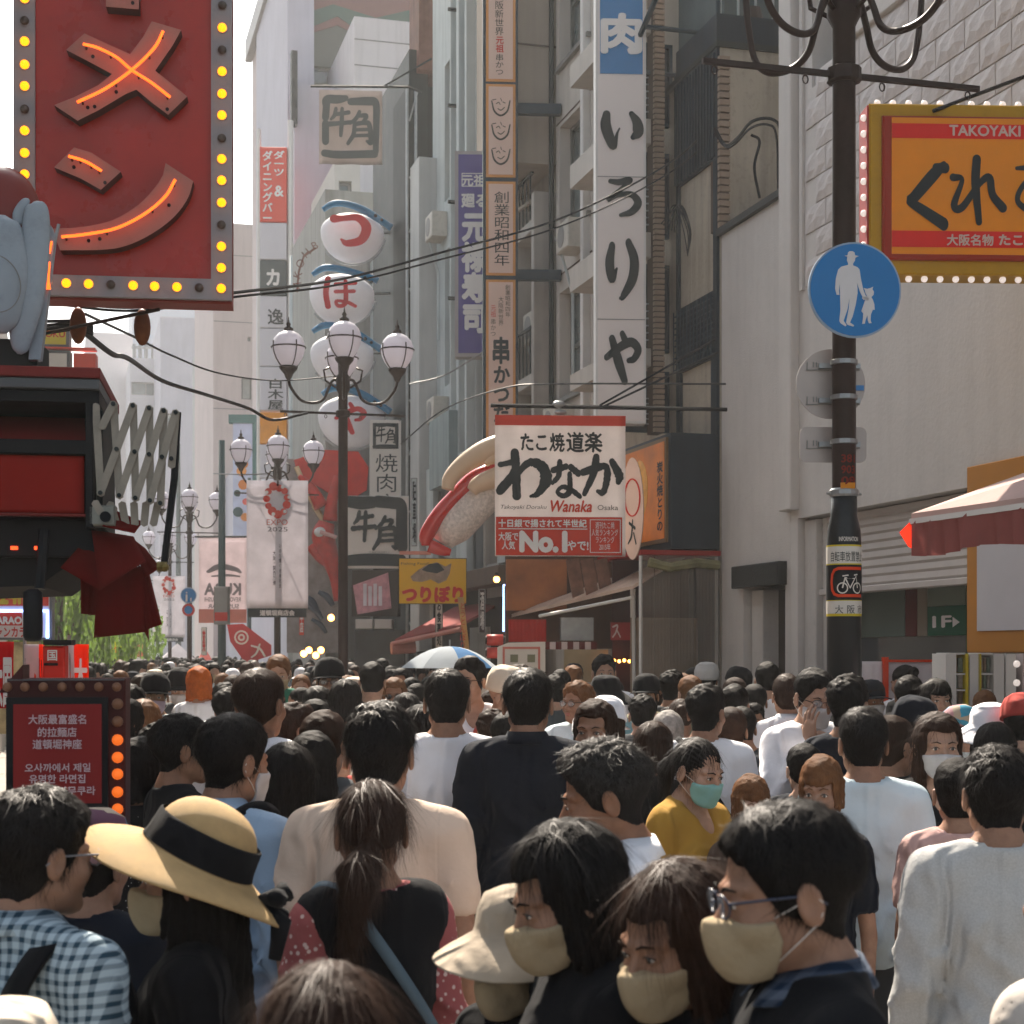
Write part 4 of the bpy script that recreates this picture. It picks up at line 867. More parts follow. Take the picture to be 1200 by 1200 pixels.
# purple sign
pp_ = Pl(pt(552, HOR, 22.9).x, pt(552, HOR, 22.9).y, 14); psg, _ = sign_box('vertical_sign', 'purple vertical sign with white characters half hidden by the cream skewer sign', 'sign', pp_, (533, 177, 572, 418), mat('purple_face', C(86, 78, 140), .5, .06), mat('grey_casing', C(160, 156, 156), .5), .25, .05)
text('元祖', pp_, (541, 205, 569, 218), M_white, psg, .03, n=.012); text('廻る', pp_, (541, 228, 570, 243), M_white, psg, .04, n=.012); text('元禄寿司', pp_, (542, 252, 570, 389), M_white, psg, .05, n=.012, vertical=True)
q = MB(); a = pp_.rect(541, 203, 570, 219); q.frame(pp_, a[0], a[1], a[2], a[3], .012, .009, .011); q.build('lettering_frame', M_white, psg)
# wanaka banner on a bar
wp = Pl(pt(656, HOR, 14.2).x, pt(656, HOR, 14.2).y, 12); wb_ = thing('octopus_ball_banner', 'large white and red hanging banner with black brush kana and No.1', 'banner', wp.pp(656, 650))
sheet(wp, (580, 490, 733, 652), fabric('white_banner', C(214, 208, 206), .4), wb_, amp=.006, n=-.004, thick=.002)
M_rb = mat('banner_red', C(196, 62, 44), .6, .1); 
for r_ in ((580, 487, 733, 499), (581, 606, 729, 651)): sheet(wp, r_, M_rb, wb_, name='red_band', amp=.003, n=.012, thick=.002)
K_WA = [[(34, 4, 12), (36, 40, 13), (38, 96, 13)], [(6, 30, 9), (36, 26, 9), (26, 52, 8), (4, 82, 10), (10, 88, 5), (34, 56, 8), (62, 26, 12), (88, 34, 17), (96, 62, 17), (80, 90, 10), (66, 96, 5)]]
K_NA = [[(8, 26, 12), (50, 16, 13)], [(30, 4, 12), (26, 40, 13), (6, 60, 8)], [(66, 18, 14), (90, 34, 14)], [(62, 36, 11), (62, 80, 13), (42, 94, 11), (22, 84, 9), (40, 70, 9), (70, 80, 12), (96, 96, 9)]]
K_KA = [[(4, 40, 12), (36, 30, 13), (62, 26, 12), (66, 50, 13), (56, 86, 11), (42, 84, 7)], [(38, 4, 12), (32, 40, 14), (8, 90, 9)], [(78, 14, 11), (96, 46, 16), (94, 62, 10)]]
brush(K_WA, wp, (583, 528, 642, 584), M_ink, wb_, n=.018, wk=1.35, jit=.10); brush(K_NA, wp, (645, 540, 681, 584), M_ink, wb_, n=.018, wk=1.4, jit=.10); brush(K_KA, wp, (681, 534, 727, 584), M_ink, wb_, n=.018, wk=1.4, jit=.10)
text('たこ焼', wp, (610, 508, 661, 529), M_ink, wb_, .03, n=.02, wob=.015); text('道楽', wp, (664, 507, 705, 530), M_ink, wb_, .03, n=.02, wob=.015)
text('Takoyaki Doraku', wp, (586, 592, 640, 598), M_ink, wb_, .01, n=.02, shear=.3); text('Wanaka', wp, (644, 587, 694, 600), mat('wanaka_red', C(196, 60, 40), .6), wb_, .03, n=.02, shear=.2); text('Osaka', wp, (700, 592, 724, 598), M_ink, wb_, .01, n=.02)
text('十日銀で揚されて半世紀', wp, (584, 609, 687, 618), M_white, wb_, .03, n=.024); text('大阪で\n人気', wp, (584, 624, 607, 644), M_white, wb_, .02, n=.024); text('No.1', wp, (610, 624, 663, 646), M_white, wb_, .06, n=.024); text('やで!', wp, (665, 634, 689, 645), M_white, wb_, .03, n=.024)
text('週刊たこ焼\n人気ランキング\nランキング\n2015年', wp, (693, 612, 724, 645), M_white, wb_, .01, n=.024)
a = wp.rect(691, 609, 727, 648); q = MB(); q.frame(wp, *a, .006, .02, .022); q.pbox(wp, *wp.rect(584, 619.5, 688, 620.5), .02, .022); q.build('lettering_frame', M_white, wb_)
br = thing('banner_bar', 'black bar with stays carrying the octopus ball banner across the street side', 'bar', wp.pp(720, 475)); q = MB(); q.tube([wp.pp(575, 475), wp.pp(852, 480)], .018, 6); q.build('bar', M_black, br)
q = MB(); q.tube([wp.pp(703, 475), wp.P(wp.hit(850, 475)[0], wp.hit(850, 385)[1], -.5)], .01, 6); q.tube([wp.pp(708, 476), wp.P(wp.hit(850, 475)[0], wp.hit(850, 405)[1], -.3)], .01, 6); q.build('stay', M_black, br)
q = MB(); q.ball(wp.pp(655, 474), (.06, .04, .035), 10, 6); q.ball(wp.pp(657, 483), (.06, .04, .025), 10, 6); q.build('clamp', M_steel, br)
# oval fan shaped sign right of it
fp = Pl(pt(741, HOR, 14.8).x, pt(741, HOR, 14.8).y, 30); fs = thing('oval_sign', 'pale oval sign with red ring and brush marks beside the octopus ball banner', 'sign', fp.pp(741, 600)); u_, z_ = fp.hit(741, 596); hh = fp.hit(741, 536)[1] - z_; q = MB(); q.poly(fp, [(u_ + .1 * cos(a), z_ + hh * sin(a)) for a in [i * pi / 14 for i in range(28)]], -.04, 0); q.build('board', mat('oval_white', C(206, 178, 164), .5), fs)
q = MB(); n_ = 24; rr1 = [(u_ + .07 * cos(a), z_ + .1 + .17 * sin(a)) for a in [i * 2 * pi / n_ for i in range(n_)]]
for i in range(n_): q.tube([fp.P(*rr1[i], .004), fp.P(*rr1[(i + 1) % n_], .004)], .008, 4, cap=False)
q.build('red_ring', M_redp, fs); brush([[(20, 10, 12), (70, 30, 14)], [(50, 0, 10), (40, 60, 14), (10, 90, 8)], [(60, 50, 10), (80, 90, 10)]], fp, (735, 610, 748, 640), M_ink, fs, n=.006)
# sushi sculpture held by a hand
sp = Pl(pt(545, HOR, 19).x, pt(545, HOR, 19).y, 12); su = thing('sushi_sculpture', 'giant red and white sushi held by a pale sculpted hand', 'sculpture', sp.pp(545, 580))
M_rice = mat('sculpted_rice', C(216, 206, 198), .6, .3, 26, bump=1.0, bscale=30, dirt=.2); M_tuna = mat('glossy_red', C(186, 30, 20), .2, .1, spec=.7); M_hand = mat('sculpted_skin', C(208, 180, 150), .4, .06)
def blob(pl, pts, mm, name, par, seg=12, n=0.0):   # pts (px,py,r_px)
    P_ = []; R_2 = []; sc = pl.hit(pts[0][0] + 1, pts[0][1])[0] - pl.hit(pts[0][0], pts[0][1])[0]
    C_ = catmull(pts, 5)
    q = MB(); q.tube([pl.pp(c[0], c[1], n) for c in C_], [max(.01, c[2] * sc) for c in C_], seg); return q.build(name, mm, par, True)
blob(sp, [(519, 636, 12), (530, 618, 23), (552, 592, 25), (578, 566, 24), (600, 545, 20)], M_rice, 'rice', su, 16, -.05)
blob(sp, [(499, 640, 5), (500, 628, 9), (514, 604, 9), (534, 582, 9), (556, 562, 10), (580, 550, 8), (600, 540, 6)], M_tuna, 'tuna_slice', su, 12, .1)
blob(sp, [(503, 640, 8), (516, 645, 7), (528, 648, 4)], M_tuna, 'tuna_slice', su, 10, .1)
for P_ in ([(524, 576, 7), (528, 562, 9), (545, 545, 11), (570, 530, 13), (600, 520, 13)], [(552, 578, 7), (560, 570, 10), (580, 562, 12), (600, 556, 12)], [(566, 545, 6), (575, 538, 9), (600, 532, 10)]): blob(sp, P_, M_hand, 'finger', su, 12, .22)
# yellow つりぼり sign
tp_ = Pl(pt(506, HOR, 22).x, pt(506, HOR, 22).y, 12); ts, _ = sign_box('yellow_sign', 'yellow sign with fish drawing and bold red kana below the sushi sculpture', 'sign', tp_, (467, 654, 547, 708), mat('yellow_face', C(212, 164, 24), .5, .06), M_dkmetal, .08, .01)
text('つりぼり', tp_, (472, 688, 542, 705), M_redp, ts, .06, n=.012); text('Fishing Food', tp_, (470, 659, 502, 663), M_ink, ts, .01, n=.012)
q = MB(); q.poly(tp_, [tp_.hit(a, b) for a, b in ((481, 676), (490, 668), (500, 662), (512, 659), (522, 664), (529, 660), (527, 672), (523, 680), (514, 684), (505, 679), (494, 682), (484, 681))], .01, .014); q.build('fish_print', mat('fish_print', C(150, 130, 110), .6, .4, 14), ts)
q = MB(); q.poly(tp_, [tp_.hit(a, b) for a, b in ((494, 668), (503, 661), (514, 660), (521, 668), (512, 672), (500, 670))], .015, .018); q.build('fish_back_print', M_ink, ts)
q = MB(); q.pbox(tp_, *tp_.rect(468, 646, 505, 650), -.04, .04); q.build('pink_rail', mat('pink_rail', C(196, 128, 110), .5), ts)
fl = thing('nobori_strip', 'narrow pale yellow strip flag leaning below the yellow sign', 'flag', tp_.pp(544, 760)); q = MB(); q.poly(tp_, [tp_.hit(a, b) for a, b in ((536, 700), (543, 700), (551, 770), (545, 770))], .05, .06); q.build('cloth', fabric('yellow_strip_cloth', C(196, 160, 100), .3), fl)
text('どうとんぼり', tp_, (539, 706, 546, 760), M_redp, fl, .01, n=.065, vertical=True)
# ---- gyukaku signs
gp = Pl(pt(440, HOR, 24).x, pt(440, HOR, 24).y, 12)
def frame_brush(pl, r, m, par, n=.015, wk=1.0):
    brush([[(8, 6, 13), (30, 8, 15), (48, 7, 14)], [(56, 6, 14), (80, 8, 14), (92, 12, 14), (93, 40, 14), (94, 72, 13)], [(4, 92, 12), (40, 90, 14), (92, 91, 14)]], pl, r, m, par, n=n, wk=wk)
K_USHI = [[(30, 2, 9), (24, 24, 10), (8, 40, 6)], [(28, 22, 8), (88, 14, 9)], [(2, 58, 11), (50, 54, 9), (98, 50, 9)], [(58, 2, 9), (56, 50, 11), (52, 98, 9)]]
K_KAKU = [[(48, 0, 8), (36, 20, 9), (14, 36, 6)], [(46, 12, 8), (74, 12, 9), (62, 30, 8)], [(30, 38, 9), (26, 70, 10), (6, 98, 8)], [(30, 38, 9), (66, 34, 9), (84, 40, 11), (90, 92, 12), (74, 90, 5)], [(32, 56, 7), (80, 54, 7)], [(30, 74, 7), (82, 72, 7)]]
g1, _ = sign_box('beef_sign', 'square white sign with bold dark brush characters beside the black lamp pole', 'sign', gp, (398, 581, 479, 666), mat('sign_white2', C(206, 200, 192), .5, .04), M_white_al, .1, .01)
frame_brush(gp, (400, 583, 476, 664), M_ink, g1, wk=1.25); brush(K_USHI, gp, (413, 600, 440, 634), M_ink, g1, n=.03, wk=1.75, jit=.12); brush(K_KAKU, gp, (436, 606, 468, 644), M_ink, g1, n=.03, wk=1.55, jit=.12)
text('YAKINIKU', gp, (432, 646, 456, 649), M_frame, g1, 0, n=.02)
gp2 = Pl(pt(452, HOR, 26).x, pt(452, HOR, 26).y, 12); g2, _ = sign_box('beef_sign', 'narrow tall white sign reading down with a framed emblem on top, above the square sign', 'sign', gp2, (433, 492, 470, 582), MATS['sign_white2'], M_white_al, .15, .01)
frame_brush(gp2, (437, 496, 467, 526), M_ink, g2, n=.012); q = MB(); q.frame(gp2, *gp2.rect(437, 496, 467, 526), .05, .012, .016); q.build('lettering_frame', M_ink, g2); brush(K_USHI, gp2, (441, 501, 452, 518), M_ink, g2, n=.03, wk=1.3); brush(K_KAKU, gp2, (451, 503, 464, 520), M_ink, g2, n=.03, wk=1.3)
text('焼肉店', gp2, (440, 532, 466, 600), M_ink, g2, .0, n=.012, vertical=True)
gp3 = Pl(pt(410, HOR, 27).x, pt(410, HOR, 27).y, 12); g3 = thing('beef_flag', 'torn grey translucent flag with framed brush characters hanging from a rod', 'flag', gp3.pp(410, 195))
sheet(gp3, (374, 106, 448, 193), fabric('sheer_grey_cloth', C(176, 168, 164), .45), g3, amp=.02)
M_gk = mat('faded_ink', C(92, 98, 96), .7); brush([[(6, 22, 3), (9, 8, 12), (28, 7, 13), (42, 5, 9)], [(50, 10, 11), (80, 9, 13), (92, 12, 12), (93, 40, 11), (92, 84, 10)], [(10, 12, 12), (8, 34, 12)], [(8, 44, 12), (8, 70, 12)], [(6, 88, 11), (30, 90, 12), (90, 88, 12)]], gp3, (376, 112, 446, 190), M_gk, g3, n=.03); brush(K_USHI, gp3, (386, 128, 412, 160), M_gk, g3, n=.04, wk=1.8); brush(K_KAKU, gp3, (406, 132, 438, 170), M_gk, g3, n=.04, wk=1.6)
q = MB(); q.tube([gp3.pp(364, 101), gp3.pp(478, 102), gp3.pp(494, 108)], .022, 6); q.tube([gp3.pp(448, 102), gp3.P(gp3.hit(506, 61)[0], gp3.hit(506, 61)[1], -.3)], .015, 5); q.build('rod', M_dkmetal, g3)
# pufferfish lanterns
pf = Pl(pt(408, HOR, 29).x, pt(408, HOR, 29).y, 12)
M_puff = fabric('lantern_paper', C(228, 228, 232), .25, .55, .08, 3, .2, 12); M_pblue = mat('lantern_blue', C(50, 118, 158), .5, .25, 6); M_pk = mat('lantern_red', C(190, 44, 50), .5, .1)
K_TSU = [[(2, 14, 22), (30, 12, 16), (70, 10, 20), (94, 40, 24), (80, 80, 22), (40, 92, 18), (22, 80, 6)]]
K_HO = [[(14, 4, 14), (8, 50, 14), (14, 94, 14)], [(36, 22, 10), (92, 18, 10)], [(36, 46, 10), (88, 44, 10)], [(64, 12, 10), (64, 80, 12), (44, 92, 10), (38, 76, 8), (70, 80, 10), (92, 92, 9)]]
K_RA = [[(40, 2, 14), (60, 12, 12)], [(26, 26, 12), (20, 60, 14), (44, 50, 12), (80, 52, 16), (84, 80, 16), (50, 96, 12)]]
for i, (cx_, cy_, kk, rr_) in enumerate(((413, 273, K_TSU, 37), (401, 345, K_HO, 38), (401, 415, K_RA, 37), (412, 488, K_YA, 39))):
    u, z = pf.hit(cx_, cy_); s_ = pf.hit(cx_ + 1, cy_)[0] - u
    t = thing('pufferfish_lantern', ('topmost', 'second', 'third', 'lowest')[i] + ' white pufferfish lantern with blue tail and red kana in the hanging row', 'lantern', pf.P(u, z, 0), 'pufferfish lanterns hanging in a row')
    M_ = Matrix.Rotation(radians(-12), 3, 'Z')
    q = MB(); prof = [(cos(a) * rr_ * s_ * 1.02, sin(a) * rr_ * s_ * (.98 if a < 0 else .62)) for a in [-pi / 2 + j * pi / 16 for j in range(17)]]; prof[0] = (.01, prof[0][1]); prof[-1] = (.01, prof[-1][1]); q.lathe(prof, pf.P(u, z, 0), 28, M=Matrix.Diagonal((1, .55, 1)).to_3x3()); q.build('body', M_puff, t, True)
    # blue back and tail sweeping to the right
    Pt_ = [(-34, -26, 6), (-22, -33, 8), (-6, -33, 8), (12, -27, 9), (26, -19, 9), (40, -10, 8), (46, -6, 9)] if i != 1 else [(-34, -22, 6), (-22, -30, 8), (-6, -30, 8), (12, -26, 8), (26, -22, 8), (38, -18, 8), (42, -16, 8)]
    q = MB(); C_ = catmull([(a_, b_ - 1, r_ * .8) for a_, b_, r_ in Pt_], 4); R3_ = [c[2] * s_ * .62 for c in C_]; q.tube([pf.P(u + c[0] * s_, z - (c[1] + 3) * s_, .16) for c in C_], R3_, 10); o = q.build('blue_back', M_pblue, t, True)
    brush(kk, pf, (u - 20 * s_, z - 25 * s_, u + 20 * s_, z + 11 * s_), M_pk, t, n=.60, px=False, wk=1.2)
    q = MB(); q.tube([pf.P(u + rr_ * s_ * 1.05 * cos(a), z + rr_ * s_ * 1.03 * sin(a), .05) for a in [-2.5 + j * .12 for j in range(20)]], .02, 5); q.build('hoop', M_steel, t)
    ys_ = pf.hit(470, cy_ + 10)[0]; q = MB(); q.tube([pf.P(u + 20 * s_, z + 4 * s_, -.2), pf.P(ys_, z + 8 * s_, -.4)], .03, 5); q.build('arm', M_steel, t)
    q = MB(); e = pf.P(u + 28 * s_, z + 12 * s_, .5); q.ball(e, .035, 6, 4); q.ball(pf.P(u + 35 * s_, z + 9 * s_, .4), .03, 6, 4); q.build('eye', M_ink, t)
# arched letters sign AKOHB..
ap = Pl(pt(360, HOR, 30).x, pt(360, HOR, 30).y, 12); ak = thing('letter_sign', 'arched wooden letters AKOHB curving beside the top pufferfish lantern', 'sign', ap.pp(360, 310))
M_let = mat('rust_letter', C(104, 74, 66), .7, .2)
for ch, (cx_, cy_, rot) in zip('AKOHB', ((348, 334, 75), (349, 322, 70), (352, 309, 60), (359, 297, 45), (369, 288, 25))):
    V, Fs = glyphs(ch, .03); a_ = V.min(0); b_ = V.max(0); u, z = ap.hit(cx_, cy_); s_ = 12 * (ap.hit(361, 300)[0] - ap.hit(360, 300)[0]); ca, sa = cos(radians(rot)), sin(radians(rot)); q = MB()
    for v in V: lx = (v[0] - (a_[0] + b_[0]) / 2) * s_ * 1.1; lz = (v[1] - (a_[1] + b_[1]) / 2) * s_ * 1.1; q.v.append(ap.P(u + lx * ca - lz * sa, z + lx * sa + lz * ca, .02))
    q.f = Fs; q.build('letter', M_let, ak)
q = MB(); q.tube([ap.pp(x_, y_, -.02) for x_, y_ in ((348, 342), (350, 318), (356, 300), (370, 290))], .02, 5); q.build('rail', M_let, ak)
# stacked panel sign column px 305-336
cp = Pl(pt(320, HOR, 44).x, pt(320, HOR, 44).y, 12); cs_ = thing('sign_column', 'column of stacked shop panels, a red dining panel on top and pale ones beneath', 'sign', cp.pp(320, 540))
M_clb = mat('pale_panel', C(196, 194, 200), .5, .04); M_rdp = mat('red_dining', C(206, 66, 48), .5, .05)
for a, b, mm in ((172, 260, M_rdp), (261, 304, M_clb), (305, 346, mat('slate_panel', C(70, 80, 80), .5)), (347, 384, M_clb), (385, 429, M_clb), (430, 481, M_clb), (483, 520, mat('orange_panel', C(216, 140, 34), .5)), (521, 560, M_clb)):
    q = MB(); q.pbox(cp, *cp.rect(304.5, a, 336, b), -.3, 0, .02); q.build('panel', mm, cs_)
q = MB(); q.tube([cp.pp(303, 150, -.1), cp.pp(303, 600, -.1)], .06, 6); q.tube([cp.pp(340, 140, -.1), cp.pp(340, 600, -.1)], .08, 6); q.build('upright', M_white_al, cs_)
text('ダーツ', cp, (321, 177, 333, 206), M_white, cs_, .03, n=.01, vertical=True); text('&', cp, (322, 218, 332, 230), M_white, cs_, .03, n=.01); text('ダイニングバー', cp, (308, 177, 319, 256), M_white, cs_, .03, n=.01, vertical=True)
text('カ', cp, (313, 316, 327, 334), M_white, cs_, .04, n=.01); text('逸', cp, (314, 362, 332, 380), M_ink, cs_, .02, n=.01); text('白木屋', cp, (314, 444, 332, 480), M_ink, cs_, .02, n=.01, vertical=True)
# colourful mascot-free poster column px 275-297, y 505-620
cq = Pl(pt(284, HOR, 48).x, pt(284, HOR, 48).y, 12); cl = thing('poster_column', 'narrow pale blue sign column with orange and teal spots behind the second lamp', 'sign', cq.pp(284, 620)); q = MB(); q.pbox(cq, *cq.rect(273, 496, 297, 640), -.2, 0); q.build('panel', mat('paleblue_panel', C(186, 196, 222), .5), cl)
q = MB(); q.pbox(cq, *cq.rect(268, 486, 300, 496), -.25, .05); q.build('header', mat('teal_header', C(70, 112, 110), .5), cl); q = MB(); q.pbox(cq, *cq.rect(296, 496, 300, 640), -.25, .04); q.build('side_bar', MATS['teal_header'], cl)
for (cx_, cy_, r_, cc) in ((286, 544, 5, (206, 130, 60)), (283, 552, 6, (216, 150, 80)), (285, 568, 6, (200, 120, 50)), (278, 578, 4, (40, 70, 70)), (279, 600, 6, (50, 80, 84)), (287, 606, 5, (206, 130, 60)), (288, 588, 4, (210, 90, 80))):
    pxdisc(cq, cx_, cy_, r_, .002, .02, mat('spot%d' % cc[0], C(*cc), .5), 'spot', cl, 10)
# ================================================================== YELLOW SIGN ON THE RIGHT
yp = Pl(pt(1018, HOR, 9.8).x, pt(1018, HOR, 9.8).y, 13)
ys = thing('yellow_bulb_sign', 'large orange and red sign with round bulbs on its edge reading takoyaki', 'sign', yp.pp(1110, 320))
u0, z0, u1, z1 = yp.rect(1019, 122, 1210, 322); uE = u0 + 1.75
M_ys = mat('mustard_frame', C(176, 136, 22), .5, .1, 3, dirt=.15); M_ysf = mat('orange_face', C(226, 138, 20), .4, .08, 3)
q = MB(); q.pbox(yp, u0, z0, uE, z1, -.22, 0, .01); q.build('casing', M_ys, ys)
q = MB(); q.pbox(yp, u0 - .012, z0, u0 - .002, z1 - .01, -.2, -.01); q.build('red_side', mat('sign_side_red', C(150, 30, 24), .5), ys)
a = yp.rect(1033, 138, 1200, 306); m = MB(); m.pbox(yp, a[0], a[1], uE - .06, a[3], .002, .035, .012); m.build('red_frame', mat('frame_red', C(150, 44, 22), .45, .1), ys)
b_ = yp.rect(1043, 141, 1200, 300); q = MB(); q.pbox(yp, b_[0], b_[1], uE - .1, b_[3], .0352, .04); fc = q.build('face', M_ysf, ys)
for ya, yb in ((148, 165), (273, 292)): c_ = yp.rect(1043, ya, 1200, yb); q = MB(); q.pbox(yp, b_[0], c_[1], uE - .1, c_[3], .041, .043); q.build('red_stripe', mat('stripe_red', C(216, 30, 18), .4), fc)
text('TAKOYAKI・OKONOMIYAKI', yp, (1110, 151, 1330, 163), M_cream, ys, .03, n=.046)
text('大阪名物', yp, (1107, 277, 1161, 290), M_cream, ys, .03, n=.046); text('たこ焼き', yp, (1168, 277, 1226, 290), M_cream, ys, .04, n=.046)
brush([[(84, 8, 13), (62, 22, 21), (20, 56, 19), (10, 62, 14), (40, 76, 17), (84, 96, 20)], [(66, 12, 14), (88, 12, 16)]], yp, (1058, 190, 1112, 268), M_ink, ys, n=.046)
brush([[(48, 2, 15), (46, 40, 15), (52, 98, 11)], [(6, 30, 12), (22, 34, 8), (8, 72, 12), (22, 76, 12), (52, 40, 10), (70, 30, 13), (76, 56, 13), (94, 76, 15)]], yp, (1110, 188, 1176, 264), M_ink, ys, n=.046)
brush([[(4, 14, 6), (50, 12, 12), (96, 10, 8)], [(60, 12, 9), (20, 40, 10), (6, 66, 11), (30, 84, 11)], [(40, 44, 8), (80, 50, 12)]], yp, (1186, 190, 1240, 262), M_ink, ys, n=.046)
M_bulbc = mat('clear_bulb', C(226, 214, 206), .15, .05, spec=.8, emit=.25)
nb = 0
bulb = MB(); bulb.ball((0, 0, 0), .021, 10, 7); bulb_me = mesh_np('bulb', bulb.v, bulb.f, True)
for k in range(9):
    o = link('bulb', bulb_me, ys, M_bulbc); o.location = Vector(yp.P(u0 - .022, z1 - .075 - k * .0965, -.05)) - LOC[ys.name]
for k in range(18):
    for zz_, nm in ((z1 + .016, 1), (z0 - .016, 2)):
        o = link('bulb', bulb_me, ys, M_bulbc); o.location = Vector(yp.P(u0 + .06 + k * .0965, zz_, -.05)) - LOC[ys.name]
q = MB(); q.tube([yp.pp(1092, 132, .03), yp.P(yp.hit(1230, 70)[0], yp.hit(1230, 70)[1], -.2)], .012, 6); q.build('stay', M_black, ys)

# right awning over the stall
aw = thing('awning', 'pale awning with pleated dark pink valance jutting from the right wall', 'awning', (6.0, 9.2, 2.5))
M_awn = fabric('awning_canvas', C(198, 172, 166), .3, bump=.2); M_val = fabric('valance_cloth', C(140, 80, 76), .2)
A = Vector(pt(1068, 608, 9.2)); E_ = A + Vector((1.0, -3.2, 0.12)); B_ = Vector((6.48, A.y + 1.0, A.z + .55)); B2 = Vector((6.48, E_.y + .2, A.z + .75))
q = MB(); q.hexa([A, E_, B2, B_, A + Vector((0, 0, .03)), E_ + Vector((0, 0, .03)), B2 + Vector((0, 0, .03)), B_ + Vector((0, 0, .03))]); q.build('canopy', M_awn, aw)
V = []; Fc = []; n_ = 90
for i in range(n_ + 1):
    t_ = i / n_; p = A.lerp(E_, t_); dn = Vector((-.96, -.28, 0)) * (.020 * sin(i * 1.9) + .008 * sin(i * .7))
    V += [tuple(p + dn * .2), tuple(p + dn * 1.4 + Vector((0, 0, -.21 - .014 * sin(i * .33))))]
q = MB(); q.add(V, [(2 * i, 2 * i + 1, 2 * i + 3, 2 * i + 2) for i in range(n_)]); q.build('valance', M_val, aw, True)
q = MB(); q.hexa([A + Vector((-.01, .01, -.03)), E_ + Vector((-.01, 0, -.03)), E_ + Vector((.03, 0, -.03)), A + Vector((.03, 0, -.03)), A + Vector((-.01, 0.01, .0)), E_ + Vector((-.01, 0, .0)), E_ + Vector((.03, 0, 0)), A + Vector((.03, 0, 0))]); q.build('front_rail', M_white_al, aw)
q = MB(); P0 = Pl(A.x, A.y, 10); q.add([P0.pp(1066, 612), P0.pp(1054, 624), P0.pp(1064, 640), P0.pp(1071, 645), P0.pp(1077, 640), P0.pp(1073, 622)], [(0, 1, 2, 3, 4, 5)]); q.build('red_end_flap', fabric('bright_red_cloth', C(236, 48, 26), .6), aw)
q = MB(); q.pbox(Pl(6.0, 8.9, 12), -.0, 2.3, .5, 2.36, -.1, 0); q.tube([(6.0, 8.9, 2.3), (6.45, 9.4, 2.3)], .02, 6); q.build('bracket', M_black, aw)
# white shelving with packages and stall counter at right
sp_ = thing('display_shelf', 'white wire display shelf with yellow posts full of packets behind the crowd at right', 'shelf', (6.0, 10.6, 0)); P0 = Pl(pt(1150, HOR, 10.9).x, pt(1150, HOR, 10.9).y, 14)
for (a, b) in ((1112, 1131), (1150, 1163)):
    for y_ in (766, 790, 809, 826, 845): q = MB(); c_ = P0.rect(a, y_ - 1, b, y_ + 1); q.pbox(P0, *c_, -.3, 0); q.build('shelf_board', M_white_al, sp_)
    for r_ in range(4):
        for k in range(3): q = MB(); w_ = (b - a) / 3; c_ = P0.rect(a + 1 + k * w_, 771 + r_ * 19, a + k * w_ + w_, 788 + r_ * 19); q.pbox(P0, *c_, -.2, -.05, .004); q.build('packet', mat('packet%d' % ((k + r_) % 3), [C(170, 160, 150), C(140, 120, 100), C(120, 134, 120)][(k + r_) % 3], .4, .4, 30), sp_)
for a, mm in ((1108, M_white_al), (1131, M_yel), (1136, M_white_al), (1146, M_yel), (1164, M_white_al), (1178, M_white_al), (1198, M_pink)): q = MB(); q.pbox(P0, P0.hit(a, 800)[0], 0, P0.hit(a, 800)[0] + (.07 if mm != M_yel else .02), P0.hit(a, 766)[1], -.32, .01); q.build('post', mm, sp_)
for y_ in (778, 800, 822): q = MB(); q.ball(P0.pp(1188, y_, .06), .024, 8, 6); q.build('bulb', M_bulbc, sp_)
ct = thing('stall_screen', 'low white cloth screen with orange posts under the shutter', 'screen', (6.0, 11.8, 0)); P0 = Pl(pt(1050, HOR, 12.2).x, pt(1050, HOR, 12.2).y, 14)
for a, b in ((1010, 1034), (1040, 1095)): sheet(P0, (a, 775, b, 840), M_bann, ct, amp=.01)
for a in (1034, 1096): q = MB(); q.pbox(P0, P0.hit(a, 800)[0], 0, P0.hit(a, 800)[0] + .04, P0.hit(a, 770)[1], -.02, .03); q.build('post', M_orr, ct)
q = MB(); q.pbox(P0, *P0.rect(1040, 773, 1095, 776), -.01, .02); q.build('rail', M_orr, ct)

# ================================================================== CENTRE STALLS AND SHOPFRONTS
st = thing('food_stall', 'food stall with cream canopy, red pleated side cloth and hanging menu boards', 'stall', (5.2, 17.5, 0))
P0 = Pl(pt(668, HOR, 17).x, pt(668, HOR, 17).y, 12)
c0 = pt(597, 724, 18.3); c1 = pt(742, 690, 16.6); c2 = c1 + Vector((.9, .4, .45)); c3 = c0 + Vector((1.1, .5, .35))
up = Vector((0, 0, .035)); q = MB(); q.hexa([c0, c1, c2, c3, c0 + up, c1 + up, c2 + up, c3 + up]); q.build('canopy', fabric('cream_canvas', C(240, 222, 208), .7), st)
q = MB(); q.tube([pt(632, 722, 17.4), pt(742, 700, 16.7)], .018, 6); q.build('canopy_rail', M_white_al, st)
PA = Pl(pt(618, HOR, 17.8).x, pt(618, HOR, 17.8).y, 12); V = []; n_ = 40; a_ = PA.rect(596, 726, 640, 752)
for i in range(n_ + 1):
    u = a_[0] + (a_[2] - a_[0]) * i / n_; V += [PA.P(u, a_[3], .0), PA.P(u, a_[1], .012 * sin(i * 1.6))]
q = MB(); q.add(V, [(2 * i, 2 * i + 1, 2 * i + 3, 2 * i + 2) for i in range(n_)]); q.build('side_cloth', mat('red_cloth', C(170, 36, 26), .8, .15), st, True)
M_menu = mat('menu_board', C(110, 76, 60), .5, .5, 9); M_lcream = mat('amber_panel', C(150, 92, 52), .5, .4, 3)
q = MB(); q.pbox(P0, *P0.rect(600, 648, 676, 712), -1.2, -1.15); q.build('orange_panel', M_lcream, st)
